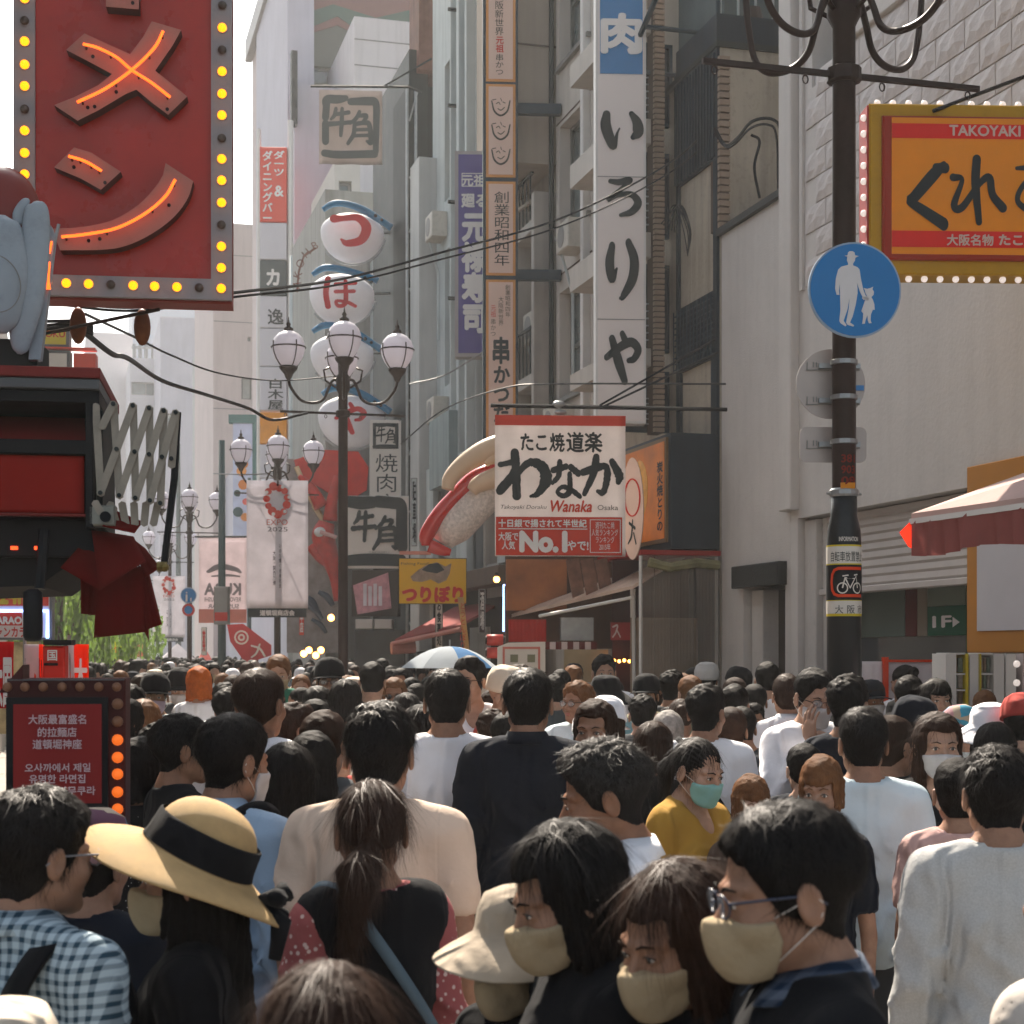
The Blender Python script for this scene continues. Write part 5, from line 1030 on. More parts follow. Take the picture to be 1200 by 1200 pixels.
for k in range(3):
    q = MB(); cx_ = 672 + k * 17; q.poly(P0, [P0.hit(cx_ - 6, 655), P0.hit(cx_ + 9, 652), P0.hit(cx_ + 16, 694), P0.hit(cx_ + 2, 700)], -.3, -.27); q.build('menu_board', M_menu, st)
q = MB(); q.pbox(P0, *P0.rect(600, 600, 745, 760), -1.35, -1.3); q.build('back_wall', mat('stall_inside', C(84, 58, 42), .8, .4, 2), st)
q = MB(); q.pbox(P0, *P0.rect(700, 652, 742, 690), -.9, -.85); q.build('brown_panel', mat('brown_panel', C(96, 64, 48), .7, .4, 4), st)
q = MB(); q.pbox(P0, *P0.rect(718, 729, 744, 750), -.2, -.15); q.build('red_sign', mat('dark_red_sign', C(130, 28, 26), .5), st); brush([[(10, 20, 12), (60, 10, 14), (40, 60, 14), (10, 90, 12)], [(60, 50, 12), (90, 90, 12)]], P0, (719, 731, 730, 748), M_pink, st, n=-.145)
q = MB(); q.pbox(P0, *P0.rect(664, 722, 704, 750), -.8, -.7); q.build('range_hood', M_steel, st)
for k in range(9):
    a_ = P0.rect(640 + k * 7, 752, 647 + k * 7, 761); q = MB(); q.pbox(P0, *a_, -.32, -.3); q.build('pennant', M_pink if k % 2 else mat('maroon', C(90, 34, 30), .7), st)
q = MB(); q.pbox(P0, *P0.rect(664, 761, 716, 800), -.35, -.25); q.build('counter', mat('tan_counter', C(150, 134, 104), .5, .2), st)
for k in range(4): q = MB(); q.ball(P0.pp(721 + k * 6, 774 + (k % 2), -.1), .018, 8, 6); q.build('lit_bulb', mat('warm_bulb', (1.0, .36, .06), .4, emit=6), st)
q = MB(); q.tube([P0.pp(742, 690, -.02), P0.P(P0.hit(744, 780)[0], 0, -.02)], .03, 6); q.build('post', M_white_al, st)
mb2 = thing('menu_stand', 'white menu board with two square dishes printed, standing above the heads', 'board', pt(611, 790, 15)); P1 = Pl(pt(611, HOR, 15).x, pt(611, HOR, 15).y, 12)
q = MB(); uu = P1.rect(583, 752, 639, 800); q.poly(P1, [(uu[0], uu[1] - .9), (uu[2], uu[1] - .9), (uu[2], uu[3]), (uu[0] + .1, uu[3] - .01), (uu[0], uu[3] - .05)], -.02, 0); q.build('board', M_wst, mb2)
q = MB(); q.frame(P1, *P1.rect(589, 758, 633, 798), .02, .002, .006); q.build('border', mat('salmon', C(190, 110, 96), .5), mb2)
for a in (598, 618): q = MB(); q.pbox(P1, *P1.rect(a, 767, a + 9, 776), .002, .008); q.build('dish_print', mat('dish_green', C(120, 120, 96), .5), mb2)
for i, (a, b) in enumerate(((570, 742), (570, 757))):
    ln = thing('paper_lantern', ('upper', 'lower')[i] + ' red and white cylinder lantern left of the white menu board', 'lantern', pt(a + 10, b + 8, 16)); P2 = Pl(LOC[ln.name].x, LOC[ln.name].y, 12); k = .0085
    c_ = LOC[ln.name]; q = MB(); q.tube([P2.P(-.08, c_.z, 0), P2.P(.08, c_.z, 0)], .055, 14); q.build('shade', mat('lantern_pinkred', C(176, 62, 54), .5, .3, 12), ln, True); q = MB(); q.tube([P2.P(-.095, c_.z, 0), P2.P(-.08, c_.z, 0)], .04, 10); q.tube([P2.P(.08, c_.z, 0), P2.P(.095, c_.z, 0)], .04, 10); q.build('cap', M_black, ln)
# neon framed sign, warm bulb, umbrella, left red awning
ng = thing('neon_framed_sign', 'small dark sign outlined by blue white neon behind the cream canopy', 'sign', pt(605, 700, 20)); P3 = Pl(pt(608, HOR, 20).x, pt(608, HOR, 20).y, 12)
q = MB(); q.pbox(P3, *P3.rect(591, 686, 624, 738), -.1, 0); q.build('box', mat('purple_dark', C(50, 44, 70), .5), ng); M_neonb = mat('blue_neon', (.25, .42, 1.0), .4, emit=2.2)
q = MB(); q.tube([P3.pp(624, 682, .02), P3.pp(590, 686, .02), P3.pp(590, 740, .02)], .012, 6); q.build('neon_tube', M_neonb, ng); text('居酒屋', P3, (596, 694, 609, 730), M_pink, ng, .02, n=.01, vertical=True)
for k in range(3): q = MB(); q.pbox(P3, *P3.rect(612 + k * 5, 682 + (k % 2) * 3, 616 + k * 5, 716), .01, .03); q.build('wood_tag', M_cream, ng)
wl_ = thing('street_bulb', 'single glowing amber bulb hanging above the market shops', 'bulb', pt(582, 679, 19.5)); q = MB(); q.ball(pt(582, 679, 19.5), .04, 10, 8); q.build('glass', MATS['warm_bulb'], wl_, True); q = MB(); q.tube([pt(582, 671, 19.5), pt(582, 676, 19.5)], .02, 6); q.build('socket', M_black, wl_)
ub = thing('umbrella', 'pale blue and white umbrella open above the distant crowd', 'umbrella', pt(527, 775, 15)); c_ = pt(527, 775, 15)
for k in range(8):
    a0, a1 = k * pi / 4, (k + 1) * pi / 4; R0 = .46; q = MB(); V = []
    for j in range(6):
        r_ = R0 * j / 5; h_ = .2 * (1 - (j / 5) ** 2)
        for i in range(3): a = a0 + (a1 - a0) * i / 2; sc_ = 1 - (.05 if i == 1 else 0) * j / 5; V.append((c_.x + r_ * cos(a) * sc_, c_.y + r_ * sin(a) * sc_, c_.z + h_ - .06))
    q.add(V, [(j * 3 + i, j * 3 + 3 + i, j * 3 + 4 + i, j * 3 + 1 + i) for j in range(5) for i in range(2)]); q.build('panel', fabric('umbrella_blue', C(70, 124, 176), .4) if k in (6, 1) else fabric('umbrella_pale', C(178, 188, 196), .4), ub, True)
q = MB(); q.tube([(c_.x, c_.y, c_.z - .7), (c_.x, c_.y, c_.z + .2)], .008, 6); q.build('shaft', M_steel, ub)
ra = thing('awning', 'dusty red striped shop awning with rolled end left of the yellow strip flag', 'awning', pt(500, 745, 24)); d0 = pt(463, 752, 24); d1 = pt(540, 735, 22.5); d2 = d1 + Vector((.7, .4, .35)); d3 = d0 + Vector((1.0, .4, .5))
q = MB(); q.hexa([d0, d1, d2, d3, d0 + up, d1 + up, d2 + up, d3 + up]); q.build('canvas', fabric('dusty_red', C(150, 70, 66), .3), ra); q = MB(); q.tube([d0 + Vector((-.04, 0, -.03)), d1 + Vector((0, 0, -.03))], .035, 8); q.tube([d0 + Vector((-.06, 0, -.1)), d0 + Vector((.3, 0, -.08))], .09, 10); q.build('front_rail', mat('rail_pink', C(196, 130, 120), .5), ra)
# shopfronts under b7/b8: dark sheet painted as the shaded inside, with pale notices
sh2 = thing('market_shopfront', 'dark open shopfront with pale notices below the sushi sculpture', 'shop front', (5.8, 24, 0)); XF = PX(5.80)
q = MB(); q.pbox(XF, U(26.4), 0, U(20.8), 2.9, -.06, -.02); q.build('opening', mat('open_shop_shade', C(38, 32, 28), .8, .5, 1.2), sh2)
for (a, b, c_, d, mm) in ((472, 706, 489, 740, 'g'), (489, 706, 508, 738, 'w'), (552, 735, 575, 790, 'w'), (572, 660, 590, 700, 'g')):
    r_ = XF.rect(a, b, c_, d); q = MB(); q.pbox(XF, *r_, .0, .02); q.build('notice', M_frame if mm == 'g' else M_pale, sh2)
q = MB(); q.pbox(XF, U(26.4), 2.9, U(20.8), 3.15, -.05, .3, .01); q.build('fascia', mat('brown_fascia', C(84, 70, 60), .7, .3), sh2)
for k in range(3): q = MB(); u = U(26.2) + k * 2.3; q.pbox(XF, u, 3.2, u + .5, 5.0, .0, .1, .01); q.build('pipe_box', M_pale, sh2)
# poster panel pink shop (430-460, 670-720)
pk = thing('idol_poster_shop', 'pink poster hanging above shop blinds left of the yellow sign', 'poster', pt(442, 700, 25)); P4 = Pl(pt(442, HOR, 25).x, pt(442, HOR, 25).y, 20)
q = MB(); q.pbox(P4, *P4.rect(412, 668, 466, 722), -.3, -.02); q.build('box', mat('poster_box', C(60, 54, 50), .7), pk)
q = MB(); q.poly(P4, [P4.hit(a, b) for a, b in ((414, 686), (455, 671), (459, 713), (419, 720))], .0, .02); q.build('poster', mat('pink_poster', C(190, 140, 150), .5, .35, 9), pk)
for k in range(4): q = MB(); q.pbox(P4, *P4.rect(426 + k * 6, 684 + (k % 2) * 3, 430 + k * 6, 710), .022, .03); q.build('figure_print', mat('pale_print', C(206, 200, 210), .5, .2), pk)
for k in range(2): q = MB(); a_ = P4.rect(420 + k * 22, 726, 440 + k * 22, 737); q.pbox(P4, *a_, .0, .25, .01); q.build('blind_box', M_shut, pk)
q = MB(); q.pbox(P4, P4.hit(412, 0)[0], 0, P4.hit(470, 0)[0], P4.hit(0, 738)[1], -.4, -.3); q.build('shop_window', M_glassd, pk)
# crab restaurant
cr = thing('crab_restaurant', 'restaurant front with giant red crab leg sculptures and painted claws behind the black lamp pole', 'restaurant', pt(375, 765, 32)); P5 = Pl(pt(372, HOR, 32).x, pt(372, HOR, 32).y, 12)
q = MB(); q.pbox(P5, *P5.rect(336, 538, 400, 765), -1.0, 0); q.build('wall', mat('mural_back', C(150, 140, 136), .7, .4, 3), cr)
q = MB(); q.poly(P5, [P5.hit(a, b) for a, b in ((345, 540), (380, 528), (420, 530), (432, 548), (430, 575), (404, 590), (372, 570), (350, 560))], .02, .12); q.build('red_roof_board', mat('red_board', C(196, 44, 34), .5, .2), cr)
M_crab = mat('crab_red', C(186, 40, 30), .35, .3, 5, spec=.6)
for P_ in ([(384, 614, 10), (380, 630, 14), (386, 650, 12), (394, 676, 8), (397, 705, 5)], [(352, 560, 3), (366, 574, 6), (378, 596, 9)], [(396, 560, 4), (390, 590, 7), (388, 612, 9)], [(366, 640, 7), (378, 655, 7), (392, 664, 6)]): blob(P5, P_, M_crab, 'crab_leg', cr, 10, .35)
for k in range(6): q = MB(); a = P5.hit(348 + k * 4, 548 + k * 9); b = P5.hit(362 + k * 4, 580 + k * 7); q.tube([P5.P(*a, .15), P5.P(*b, .15)], .05, 6); q.build('leg_spine', mat('spine_cream', C(216, 190, 150), .5), cr)
q = MB(); q.ball(P5.pp(377, 626, .55), (.12, .08, .1), 10, 6); q.build('eye_white', M_white, cr)
q = MB(); q.tube([P5.pp(377, 626, .62), P5.pp(396, 632, .55)], .04, 6); q.build('whisker', mat('pinkish', C(206, 160, 156), .5), cr)
for (a, b, c_) in ((365, 705, 5), (371, 716, 4), (384, 700, 4), (376, 732, 3)): blob(P5, [(a - 10, b - 6, c_ * .6), (a, b, c_), (a + 7, b + 10, c_ * .7)], mat('dark_slate_paint', C(60, 70, 84), .5, .3), 'claw', cr, 8, .2)
for (a, b) in ((388, 724), (356, 766), (362, 762), (370, 768), (376, 762)): q = MB(); q.ball(pt(a, b, 26), .055, 8, 6); q.build('lantern_bulb', MATS['warm_bulb'], cr, True)
fz = thing('spiral_flag', 'slanting red flag with white spiral and kana under the expo banner', 'flag', pt(292, 750, 34)); P6 = Pl(pt(292, HOR, 34).x, pt(292, HOR, 34).y, 12)
q = MB(); q.poly(P6, [P6.hit(a, b) for a, b in ((266, 732), (285, 731), (318, 756), (318, 768), (288, 778), (270, 752))], -.02, 0); q.build('cloth', mat('flag_red', C(170, 44, 48), .6), fz)
for r_, mm in ((8.5, M_wst), (6.5, MATS['flag_red']), (4.2, M_wst), (2, MATS['flag_red'])): pxdisc(P6, 283, 747, r_, .002, .005 + (9 - r_) * .002, mm, 'ring_print', fz, 18)
brush([[(10, 10, 12), (60, 30, 14), (90, 80, 12)], [(60, 0, 10), (40, 60, 12), (10, 90, 10)]], P6, (293, 755, 312, 772), M_wst, fz, n=.01)
# tents and small flags far away
for (a, b, d, lb, w_, cc) in ((208, 766, 55, 'white market tent far down the street behind the heads', 30, (196, 192, 196)), (240, 772, 50, 'small red and white striped tent right of the white tent', 16, (190, 90, 80))):
    t = thing('market_tent', lb, 'tent', pt(a, 790, d)); c_ = pt(a, b, d); w = w_ / 1900 * d; q = MB(); q.add([(c_.x - w, c_.y - 1, c_.z - .5), (c_.x + w, c_.y - 1, c_.z - .5), (c_.x + w, c_.y + 1, c_.z - .5), (c_.x - w, c_.y + 1, c_.z - .5), (c_.x, c_.y, c_.z + .35)], [(0, 1, 4), (1, 2, 4), (2, 3, 4), (3, 0, 4), (0, 3, 2, 1)]); q.build('roof', fabric('tent%d' % cc[1], C(*cc), .4), t)
    for sx in (-1, 1): q = MB(); q.tube([(c_.x + w * sx, c_.y - 1, 0), (c_.x + w * sx, c_.y - 1, c_.z - .5)], .04, 6); q.build('leg', M_steel, t)
for (r_, d, cc, s_, lb) in (((130, 752, 143, 775), 40, (196, 190, 60), 'の', 'lime yellow nobori flag over the distant heads'), ((152, 755, 164, 775), 44, (214, 150, 130), '祭', 'pinkish nobori flag right of the lime yellow one'), ((164, 750, 172, 775), 46, (206, 120, 100), '本', 'narrow salmon nobori flag beside the far crowd')):
    p = pt(r_[0], HOR, d); P7 = Pl(p.x, p.y, 12); t = thing('nobori_flag', lb, 'flag', P7.pp(*r_[:2])); sheet(P7, r_, fabric('nobori%d' % cc[2], C(*cc), .4), t, amp=.02, nx=6, nz=8); text(s_, P7, (r_[0] + 3, r_[1] + 6, r_[2] - 2, r_[3] - 6), M_redp, t, .02, n=.05); q = MB(); q.tube([(p.x, p.y, 0), (p.x, p.y, P7.hit(*r_[:2])[1] + .1)], .015, 5); q.build('pole', M_steel, t)
# ================================================================== LEFT SIDE
M_leaf = mat('leaf_green', (.05, .10, .02), .6, .4, 2); 
lt = M_leaf.node_tree; tr_ = lt.nodes.new('ShaderNodeBsdfTranslucent'); tr_.inputs['Color'].default_value = (.16, .26, .04, 1); ms_ = lt.nodes.new('ShaderNodeMixShader'); ms_.inputs[0].default_value = .4; lt.links.new(lt.nodes['Principled BSDF'].outputs[0], ms_.inputs[1]); lt.links.new(tr_.outputs[0], ms_.inputs[2]); lt.links.new(ms_.outputs[0], lt.nodes['Material Output'].inputs['Surface'])
def willow(x, y, h, w, lb, seed):
    r = random.Random(seed); t = thing('willow_tree', lb, 'tree', (x, y, 0)); q = MB(); q.tube([(x, y, 0), (x + .1, y, h * .3), (x - .1, y, h * .6), (x, y, h * .85)], [.2, .16, .12, .05], 8)
    for k in range(5): a = r.random() * 6.3; q.tube([(x, y, h * .4 + k * .3), (x + w * .5 * cos(a), y + w * .5 * sin(a), h * .75)], [.07, .02], 5)
    q.build('trunk', M_brown, t, True); q = MB()
    for k in range(230):
        a = r.random() * 6.3; rr_ = w * sqrt(r.random()); tx, ty = x + rr_ * cos(a), y + rr_ * sin(a); top = h * (1 - .35 * (rr_ / w) ** 2) * r.uniform(.8, 1.0); ln_ = r.uniform(.5, 2.6)
        for j in range(int(ln_ / .13)):
            z = top - j * .13; px_, py_ = tx + r.uniform(-.08, .08), ty + r.uniform(-.08, .08); s_ = r.uniform(.05, .11); b = r.random() * 6.3; dx, dy = cos(b) * s_ * .6, sin(b) * s_ * .6
            q.add([(px_ - dx, py_ - dy, z), (px_ + dx, py_ + dy, z + .02), (px_ + dx * .6, py_ + dy * .6, z - s_ * 2.2)], [(0, 1, 2)])
    q.build('crown', M_leaf, t)
for i, (px, d, h, w) in enumerate(((70, 34, 4.4, 1.7), (104, 44, 4.6, 2.0), (84, 56, 5.2, 2.3), (130, 70, 4.6, 1.8))): p = pt(px, HOR, d); willow(p.x, p.y, h, w, ('nearest willow with bright green hanging leaves between karaoke sign and red cloth', 'second willow right of the nearest one, over the orange banner', 'taller willow behind the first two in the haze', 'farthest low willow over the lime yellow flag')[i], i)

# ---- more market clutter: hanging vertical boards and lanterns between the signs
def vboard(px, d, y0, y1, w, m, s_, lm, lb):
    p = pt(px, HOR, d); P9 = Pl(p.x, p.y, 12); t, _ = sign_box('vertical_board', lb, 'sign', P9, (px, y0, px + w, y1), m, M_frame, .08, .012)
    if s_: text(s_, P9, (px + w * .22, y0 + 4, px + w * .78, y1 - 4), lm, t, .03, n=.012, vertical=True)
vboard(510, 23.0, 700, 760, 9, M_wst, 'お食事処', M_ink, 'narrow white board with black lettering beside the yellow strip flag')
vboard(561, 21.5, 690, 742, 8, mat('dark_board', C(60, 46, 40), .6), '酒場', M_wst, 'narrow dark board with white lettering left of the amber street bulb')
vboard(452, 25.5, 600, 650, 7, M_wst, '焼肉', M_ink, 'small white board behind the square beef sign edge')
vboard(482, 25.0, 560, 640, 7, M_pale, '駐車場', M_ink, 'pale vertical board on the dark building edge above the yellow sign')
vboard(424, 27.0, 742, 775, 8, M_rdp, '大阪', M_white, 'small red vertical board right of the black lamp pole')
vboard(350, 30.0, 712, 745, 7, M_rdp, '本店', M_white, 'small red vertical board right of the expo banner footer')
vboard(236, 40.0, 735, 768, 6, M_wst, '薬', M_redp, 'tiny white board under the pink banner')
# ---- big red bulb sign, upper left
rp = Pl(pt(150, HOR, 7.2).x, pt(150, HOR, 7.2).y, 8)
rsg = thing('red_bulb_sign', 'huge dark red sign with glowing neon katakana and yellow bulbs round its grey rim', 'sign', rp.pp(145, 350))
u0, z0, u1, z1 = rp.rect(17, -260, 272, 353)
M_rpan = mat('dark_red_panel', C(176, 40, 26), .28, .22, 1.6, bump=.05, bscale=8, dirt=.12, spec=.6); M_rim2 = mat('grey_rim', C(150, 146, 148), .5, .08, 4, dirt=.2)
q = MB(); q.pbox(rp, u0, z0, u1, z1, -.15, 0, .004); q.build('casing', mat('casing_red', C(130, 56, 48), .5, .15), rsg)
fw = rp.rect(17, 0, 42, 10)[2] - u0
q = MB(); q.frame(rp, u0, z0 + .012, u1, z1, fw, .002, .03); q.build('rim', M_rim2, rsg)
q = MB(); q.pbox(rp, u0 + fw, z0 + fw, u1 - fw, z1 - fw, .001, .006); q.build('panel', M_rpan, rsg)
M_lit = mat('amber_bulb', (1.0, .25, .004), .4, emit=1.15); M_off = mat('dead_bulb', C(84, 76, 70), .3, .3, 20)
bl_me = MB(); bl_me.lathe([(.017, 0), (.020, .004), (.019, .012), (.013, .020), (.003, .024)], (0, 0, 0), 12, M=Matrix.Rotation(pi / 2, 3, 'X')); bulb2 = mesh_np('bulb', bl_me.v, bl_me.f, True); sk = MB(); sk.lathe([(.024, 0), (.024, .004), (.018, .005)], (0, 0, 0), 12, M=Matrix.Rotation(pi / 2, 3, 'X')); sock = mesh_np('socket', sk.v, sk.f)
def put_bulb(px, py, lit):
    o = link('bulb', bulb2, rsg, M_lit if lit else M_off); o.location = Vector(rp.pp(px, py, .031)) - LOC[rsg.name]; o.rotation_euler = (0, 0, -radians(8)); s_ = link('socket', sock, o, M_rim2); s_.location = (0, 0.001, 0)
offr = {10, 62, 165, 266}
for i, y_ in enumerate([10, 36, 62, 87, 113, 138, 165, 189, 214, 240, 266, 291, 316, 340]): put_bulb(261 - i * .1, y_, y_ not in offr)
for y_ in (2, 28, 52, 79, 104, 131, 156, 182, 207): put_bulb(30.5, y_, y_ not in (28, 131))
for i, x_ in enumerate((57, 79, 105, 131, 157, 182, 208, 234)): put_bulb(x_, 333 + i * .9, x_ not in (131, 234))
M_chf = mat('channel_face', C(176, 116, 104), .5, .12, 5, dirt=.15); M_chs = mat('channel_side', C(70, 36, 30), .6, .2); M_neon = mat('orange_neon', (1.0, .11, .012), .4, emit=1.15)
def channel(outline, tubes, screws=()):
    q = MB(); P_ = [rp.hit(*p) for p in outline]; q.poly(rp, P_, .008, .085); ch = q.build('letter_box', M_chs, rsg)
    cx_ = sum(p[0] for p in P_) / len(P_); cz_ = sum(p[1] for p in P_) / len(P_)
    q = MB(); q.poly(rp, P_, .0855, .089); q.build('letter_face', M_chf, ch)
    for tb in tubes:
        q = MB(); C_ = catmull([(*rp.hit(*p), 0) for p in tb], 6); q.tube([rp.P(c[0], c[1], .125) for c in C_], .0065, 8); q.build('neon_tube', M_neon, ch, True)
        for e in (C_[1], C_[-2], C_[len(C_) // 3], C_[2 * len(C_) // 3]): q = MB(); q.tube([rp.P(e[0], e[1] - .006, .089), rp.P(e[0], e[1], .122)], .005, 5); q.build('tube_holder', M_chs, ch)
    for s_ in screws: q = MB(); u, z = rp.hit(*s_); q.poly(rp, [(u + .008 * cos(a), z + .008 * sin(a)) for a in [i * pi / 4 for i in range(8)]], .089, .094); q.build('cap', M_black, ch)
channel([(180, 34), (214, 44), (204, 62), (184, 91), (200, 104), (221, 121), (199, 142), (180, 128), (162, 113), (150, 118), (118, 137), (94, 149), (67, 131), (90, 122), (118, 108), (134, 95), (106, 80), (81, 67), (102, 48), (128, 60), (155, 72), (170, 52)],
        [[(194, 49), (184, 68), (160, 92), (128, 115), (95, 131)], [(102, 64), (118, 68), (140, 79), (158, 94), (180, 108), (202, 125)]], [(106, 134), (114, 133), (139, 116), (198, 136), (112, 75)])
channel([(90, 180), (110, 186), (144, 208), (121, 229), (98, 216), (67, 203)], [[(85, 193), (104, 199), (123, 210)]], [(90, 203), (126, 221)])
_cv = lambda P_: [(c[0], c[1]) for c in catmull([(a, b, 0) for a, b in P_], 4)]
channel([(196, 198)] + _cv([(228, 219), (222, 238), (208, 258), (186, 276), (158, 291), (128, 298), (74, 299)]) + _cv([(64, 274), (100, 272), (135, 264), (165, 246), (184, 226), (193, 212)]),
        [[(208, 220), (196, 240), (172, 260), (140, 276), (105, 283), (77, 286)]], [(107, 288), (120, 286), (200, 247)])
channel([(127, -30), (165, -30), (165, 20), (127, 17)], [[(144, -20), (144, 6)]], [(158, 13)])
for (a, b) in ((85, 372), (162, 374)): q = MB(); q.ball(rp.pp(a, b, -.18), (.038, .04, .085), 12, 8); q.build('floodlight', mat('rusty_lamp', C(110, 62, 30), .5, .4, 10), rsg, True)
q = MB(); q.tube([rp.pp(55, 384, -.1), rp.pp(185, 357, -.1)], .008, 6); q.build('stay', M_pole, rsg)
q = MB(); 
for k in range(4): q.tube([rp.pp(40, 366 + k * 5, -.2), rp.pp(84, 365 + k * 3, -.2), rp.pp(100, 370 + k * 3, -.25)], .008, 5)
q.build('cable_bundle', M_dkmetal, rsg)
q = MB(); q.box(-1.25, 7.3, 2.9, u0 + rp.o[0], 7.4, 3.0); q.box(-1.25, 7.3, 4.9, u0 + rp.o[0], 7.4, 5.0); q.build('arm', M_dkmetal, rsg)
# ---- sculpted grey hand and red dome
hp = Pl(pt(30, HOR, 5.6).x, pt(30, HOR, 5.6).y, 10)
M_hg = mat('grey_sculpture', C(150, 160, 168), .45, .15, 4, bump=.2, bscale=10, dirt=.2)
hs_ = thing('hand_sculpture', 'big grey white sculpted mitten fingers in front of the red bulb sign', 'sculpture', hp.pp(20, 400))
def lobe(pts, name='finger', m=M_hg, n=0.0, par=hs_, flat=.5, pl=hp):
    C_ = catmull([(*pl.hit(p[0], p[1]), p[2] * (pl.hit(31, 300)[0] - pl.hit(30, 300)[0])) for p in pts], 5); q = MB(); k = len(q.v); seg = 14; V = []
    for i, c in enumerate(C_):
        a = C_[max(0, i - 1)]; b = C_[min(len(C_) - 1, i + 1)]; dx, dz = b[0] - a[0], b[1] - a[1]; l_ = math.hypot(dx, dz) + 1e-9; nx_, nz_ = -dz / l_, dx / l_
        for j in range(seg): t_ = 2 * pi * j / seg; V.append(pl.P(c[0] + nx_ * c[2] * cos(t_), c[1] + nz_ * c[2] * cos(t_), n + c[2] * flat * sin(t_)))
    q.v = V; q.f = [(i * seg + j, i * seg + (j + 1) % seg, (i + 1) * seg + (j + 1) % seg, (i + 1) * seg + j) for i in range(len(C_) - 1) for j in range(seg)] + [tuple(range(seg - 1, -1, -1)), tuple((len(C_) - 1) * seg + j for j in range(seg))]
    return q.build(name, m, par, True)
lobe([(42, 236, 3), (43, 243, 13), (42, 270, 17), (38, 310, 19), (32, 350, 20), (26, 385, 16), (24, 408, 10), (23, 415, 3)], n=.0)
lobe([(4, 254, 4), (4, 264, 19), (8, 290, 24), (8, 320, 28), (6, 350, 26), (4, 378, 20), (4, 392, 6)], n=.02)
lobe([(-26, 250, 6), (-26, 280, 22), (-24, 330, 26), (-22, 380, 20)], n=.0)
q = MB(); q.poly(hp, [hp.hit(*p) for p in ((58, 262), (63, 275), (46, 420), (32, 420), (36, 360), (50, 300))], -.06, -.02); q.build('side_plate', M_hg, hs_)
q = MB(); q.tube([hp.pp(67, 260, -.03), hp.pp(58, 300, -.03), hp.pp(50, 380, -.03), hp.pp(44, 422, -.03)], .006, 6); q.build('edge_rail', M_steel, hs_)
for P_ in ([(60, 282, 1.2), (57, 296, 1.4)], [(57, 306, 1.4), (56, 326, 1.5), (56, 338, 3)]): lobe(P_, 'neon_tube', M_neon, n=-.01, flat=1)
q = MB(); n_ = 28; cc_ = hp.hit(2, 340); rr_ = hp.hit(30, 340)[0] - hp.hit(4, 340)[0]; q.tube([hp.P(cc_[0] + rr_ * cos(a), cc_[1] + rr_ * 1.3 * sin(a), .105 - abs(cos(a)) * .05) for a in [-1.6 + i * pi / n_ for i in range(n_ + 1)]], .0022, 5); q.build('groove', M_frame, hs_)
lobe([(22, 262, 5), (20, 250, 7), (28, 236, 6), (33, 232, 2)], 'thumb', n=-.02)
dm = thing('red_dome', 'dark red round sculpted form behind the grey mitten', 'sculpture', hp.pp(-10, 330)); q = MB(); q.ball(hp.pp(-6, 245, -.16), (.13, .13, .19), 24, 16); q.build('dome', mat('dome_red', C(120, 36, 28), .35, .2, 4, spec=.6), dm, True)
q = MB(); q.pbox(hp, *hp.rect(-20, 392, 38, 440), -.3, -.08); q.build('base', M_dkmetal, dm)
# ---- red awning box and things under it
ap = Pl(pt(60, HOR, 5.4).x, pt(60, HOR, 5.4).y, 6)
ab = thing('awning_housing', 'dark awning housing with two dull red cloth panels at the left edge', 'awning', ap.pp(50, 620))
M_dr = mat('dull_red_paint', C(112, 32, 28), .5, .15, 4, dirt=.15); M_gr = mat('grey_trim', C(88, 90, 92), .5, .15)
LX = -75
def lb(r, n0, n1, m, nm, bev=0.003): q = MB(); q.pbox(ap, *ap.rect(*r), n0, n1, bev); return q.build(nm, m, ab)
lb((LX, 430, 118, 442), -.8, .03, M_dr, 'top_trim'); lb((LX, 443, 117, 455), -.8, .02, M_gr, 'grey_trim'); lb((LX, 456, 116, 470), -.8, .0, M_black, 'dark_rail');  # red and grey trims with a plain black rail below
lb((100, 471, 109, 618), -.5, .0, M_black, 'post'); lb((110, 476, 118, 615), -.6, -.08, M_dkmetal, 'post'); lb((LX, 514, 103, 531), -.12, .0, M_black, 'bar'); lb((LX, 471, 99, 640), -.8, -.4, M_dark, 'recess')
u_a = ap.rect(LX, 473, 100, 516); q = MB(); n_ = 8; V = []
for i in range(n_ + 1): t_ = i / n_; z = u_a[3] + (u_a[1] - u_a[3]) * t_; nn = -.30 + .26 * t_ ** .8; V += [ap.P(u_a[0], z, nn), ap.P(u_a[2] - .03 * (1 - t_), z, nn)]
q.add(V, [(2 * i, 2 * i + 2, 2 * i + 3, 2 * i + 1) for i in range(n_)]); q.build('rolled_cloth', fabric('dark_red_cloth', C(120, 36, 32), .15), ab, True)
sheet(ap, (LX, 532, 98, 600), fabric('red_panel_cloth', C(150, 26, 16), .2, var=.2, scale=2), ab, name='cloth_panel', amp=.004, n=-.02)
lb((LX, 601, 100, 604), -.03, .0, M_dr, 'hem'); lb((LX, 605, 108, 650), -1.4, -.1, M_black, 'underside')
q = MB(); q.poly(ap, [ap.hit(*p) for p in ((LX, 650), (90, 650), (62, 668), (40, 684), (LX, 688))], -1.2, -.15); q.build('dark_clutter_box', M_dark, ab)  # near-black block filling in the dark clutter under the housing
q = MB(); q.pbox(ap, *ap.rect(103, 592, 135, 616), -.1, .0, .006); g_ = q.build('gear_box', mat('gear_metal', C(128, 128, 120), .4, .3, 12, metal=.5), ab); pxdisc(ap, 124, 606, 6.5, .0, .02, M_black, 'knob', ab)
for x_ in (8, 36): lb((x_, 638, x_ + 8, 642), -.1, -.09, mat('red_led', (1, .05, .01), .4, emit=1.5), 'indicator', 0)
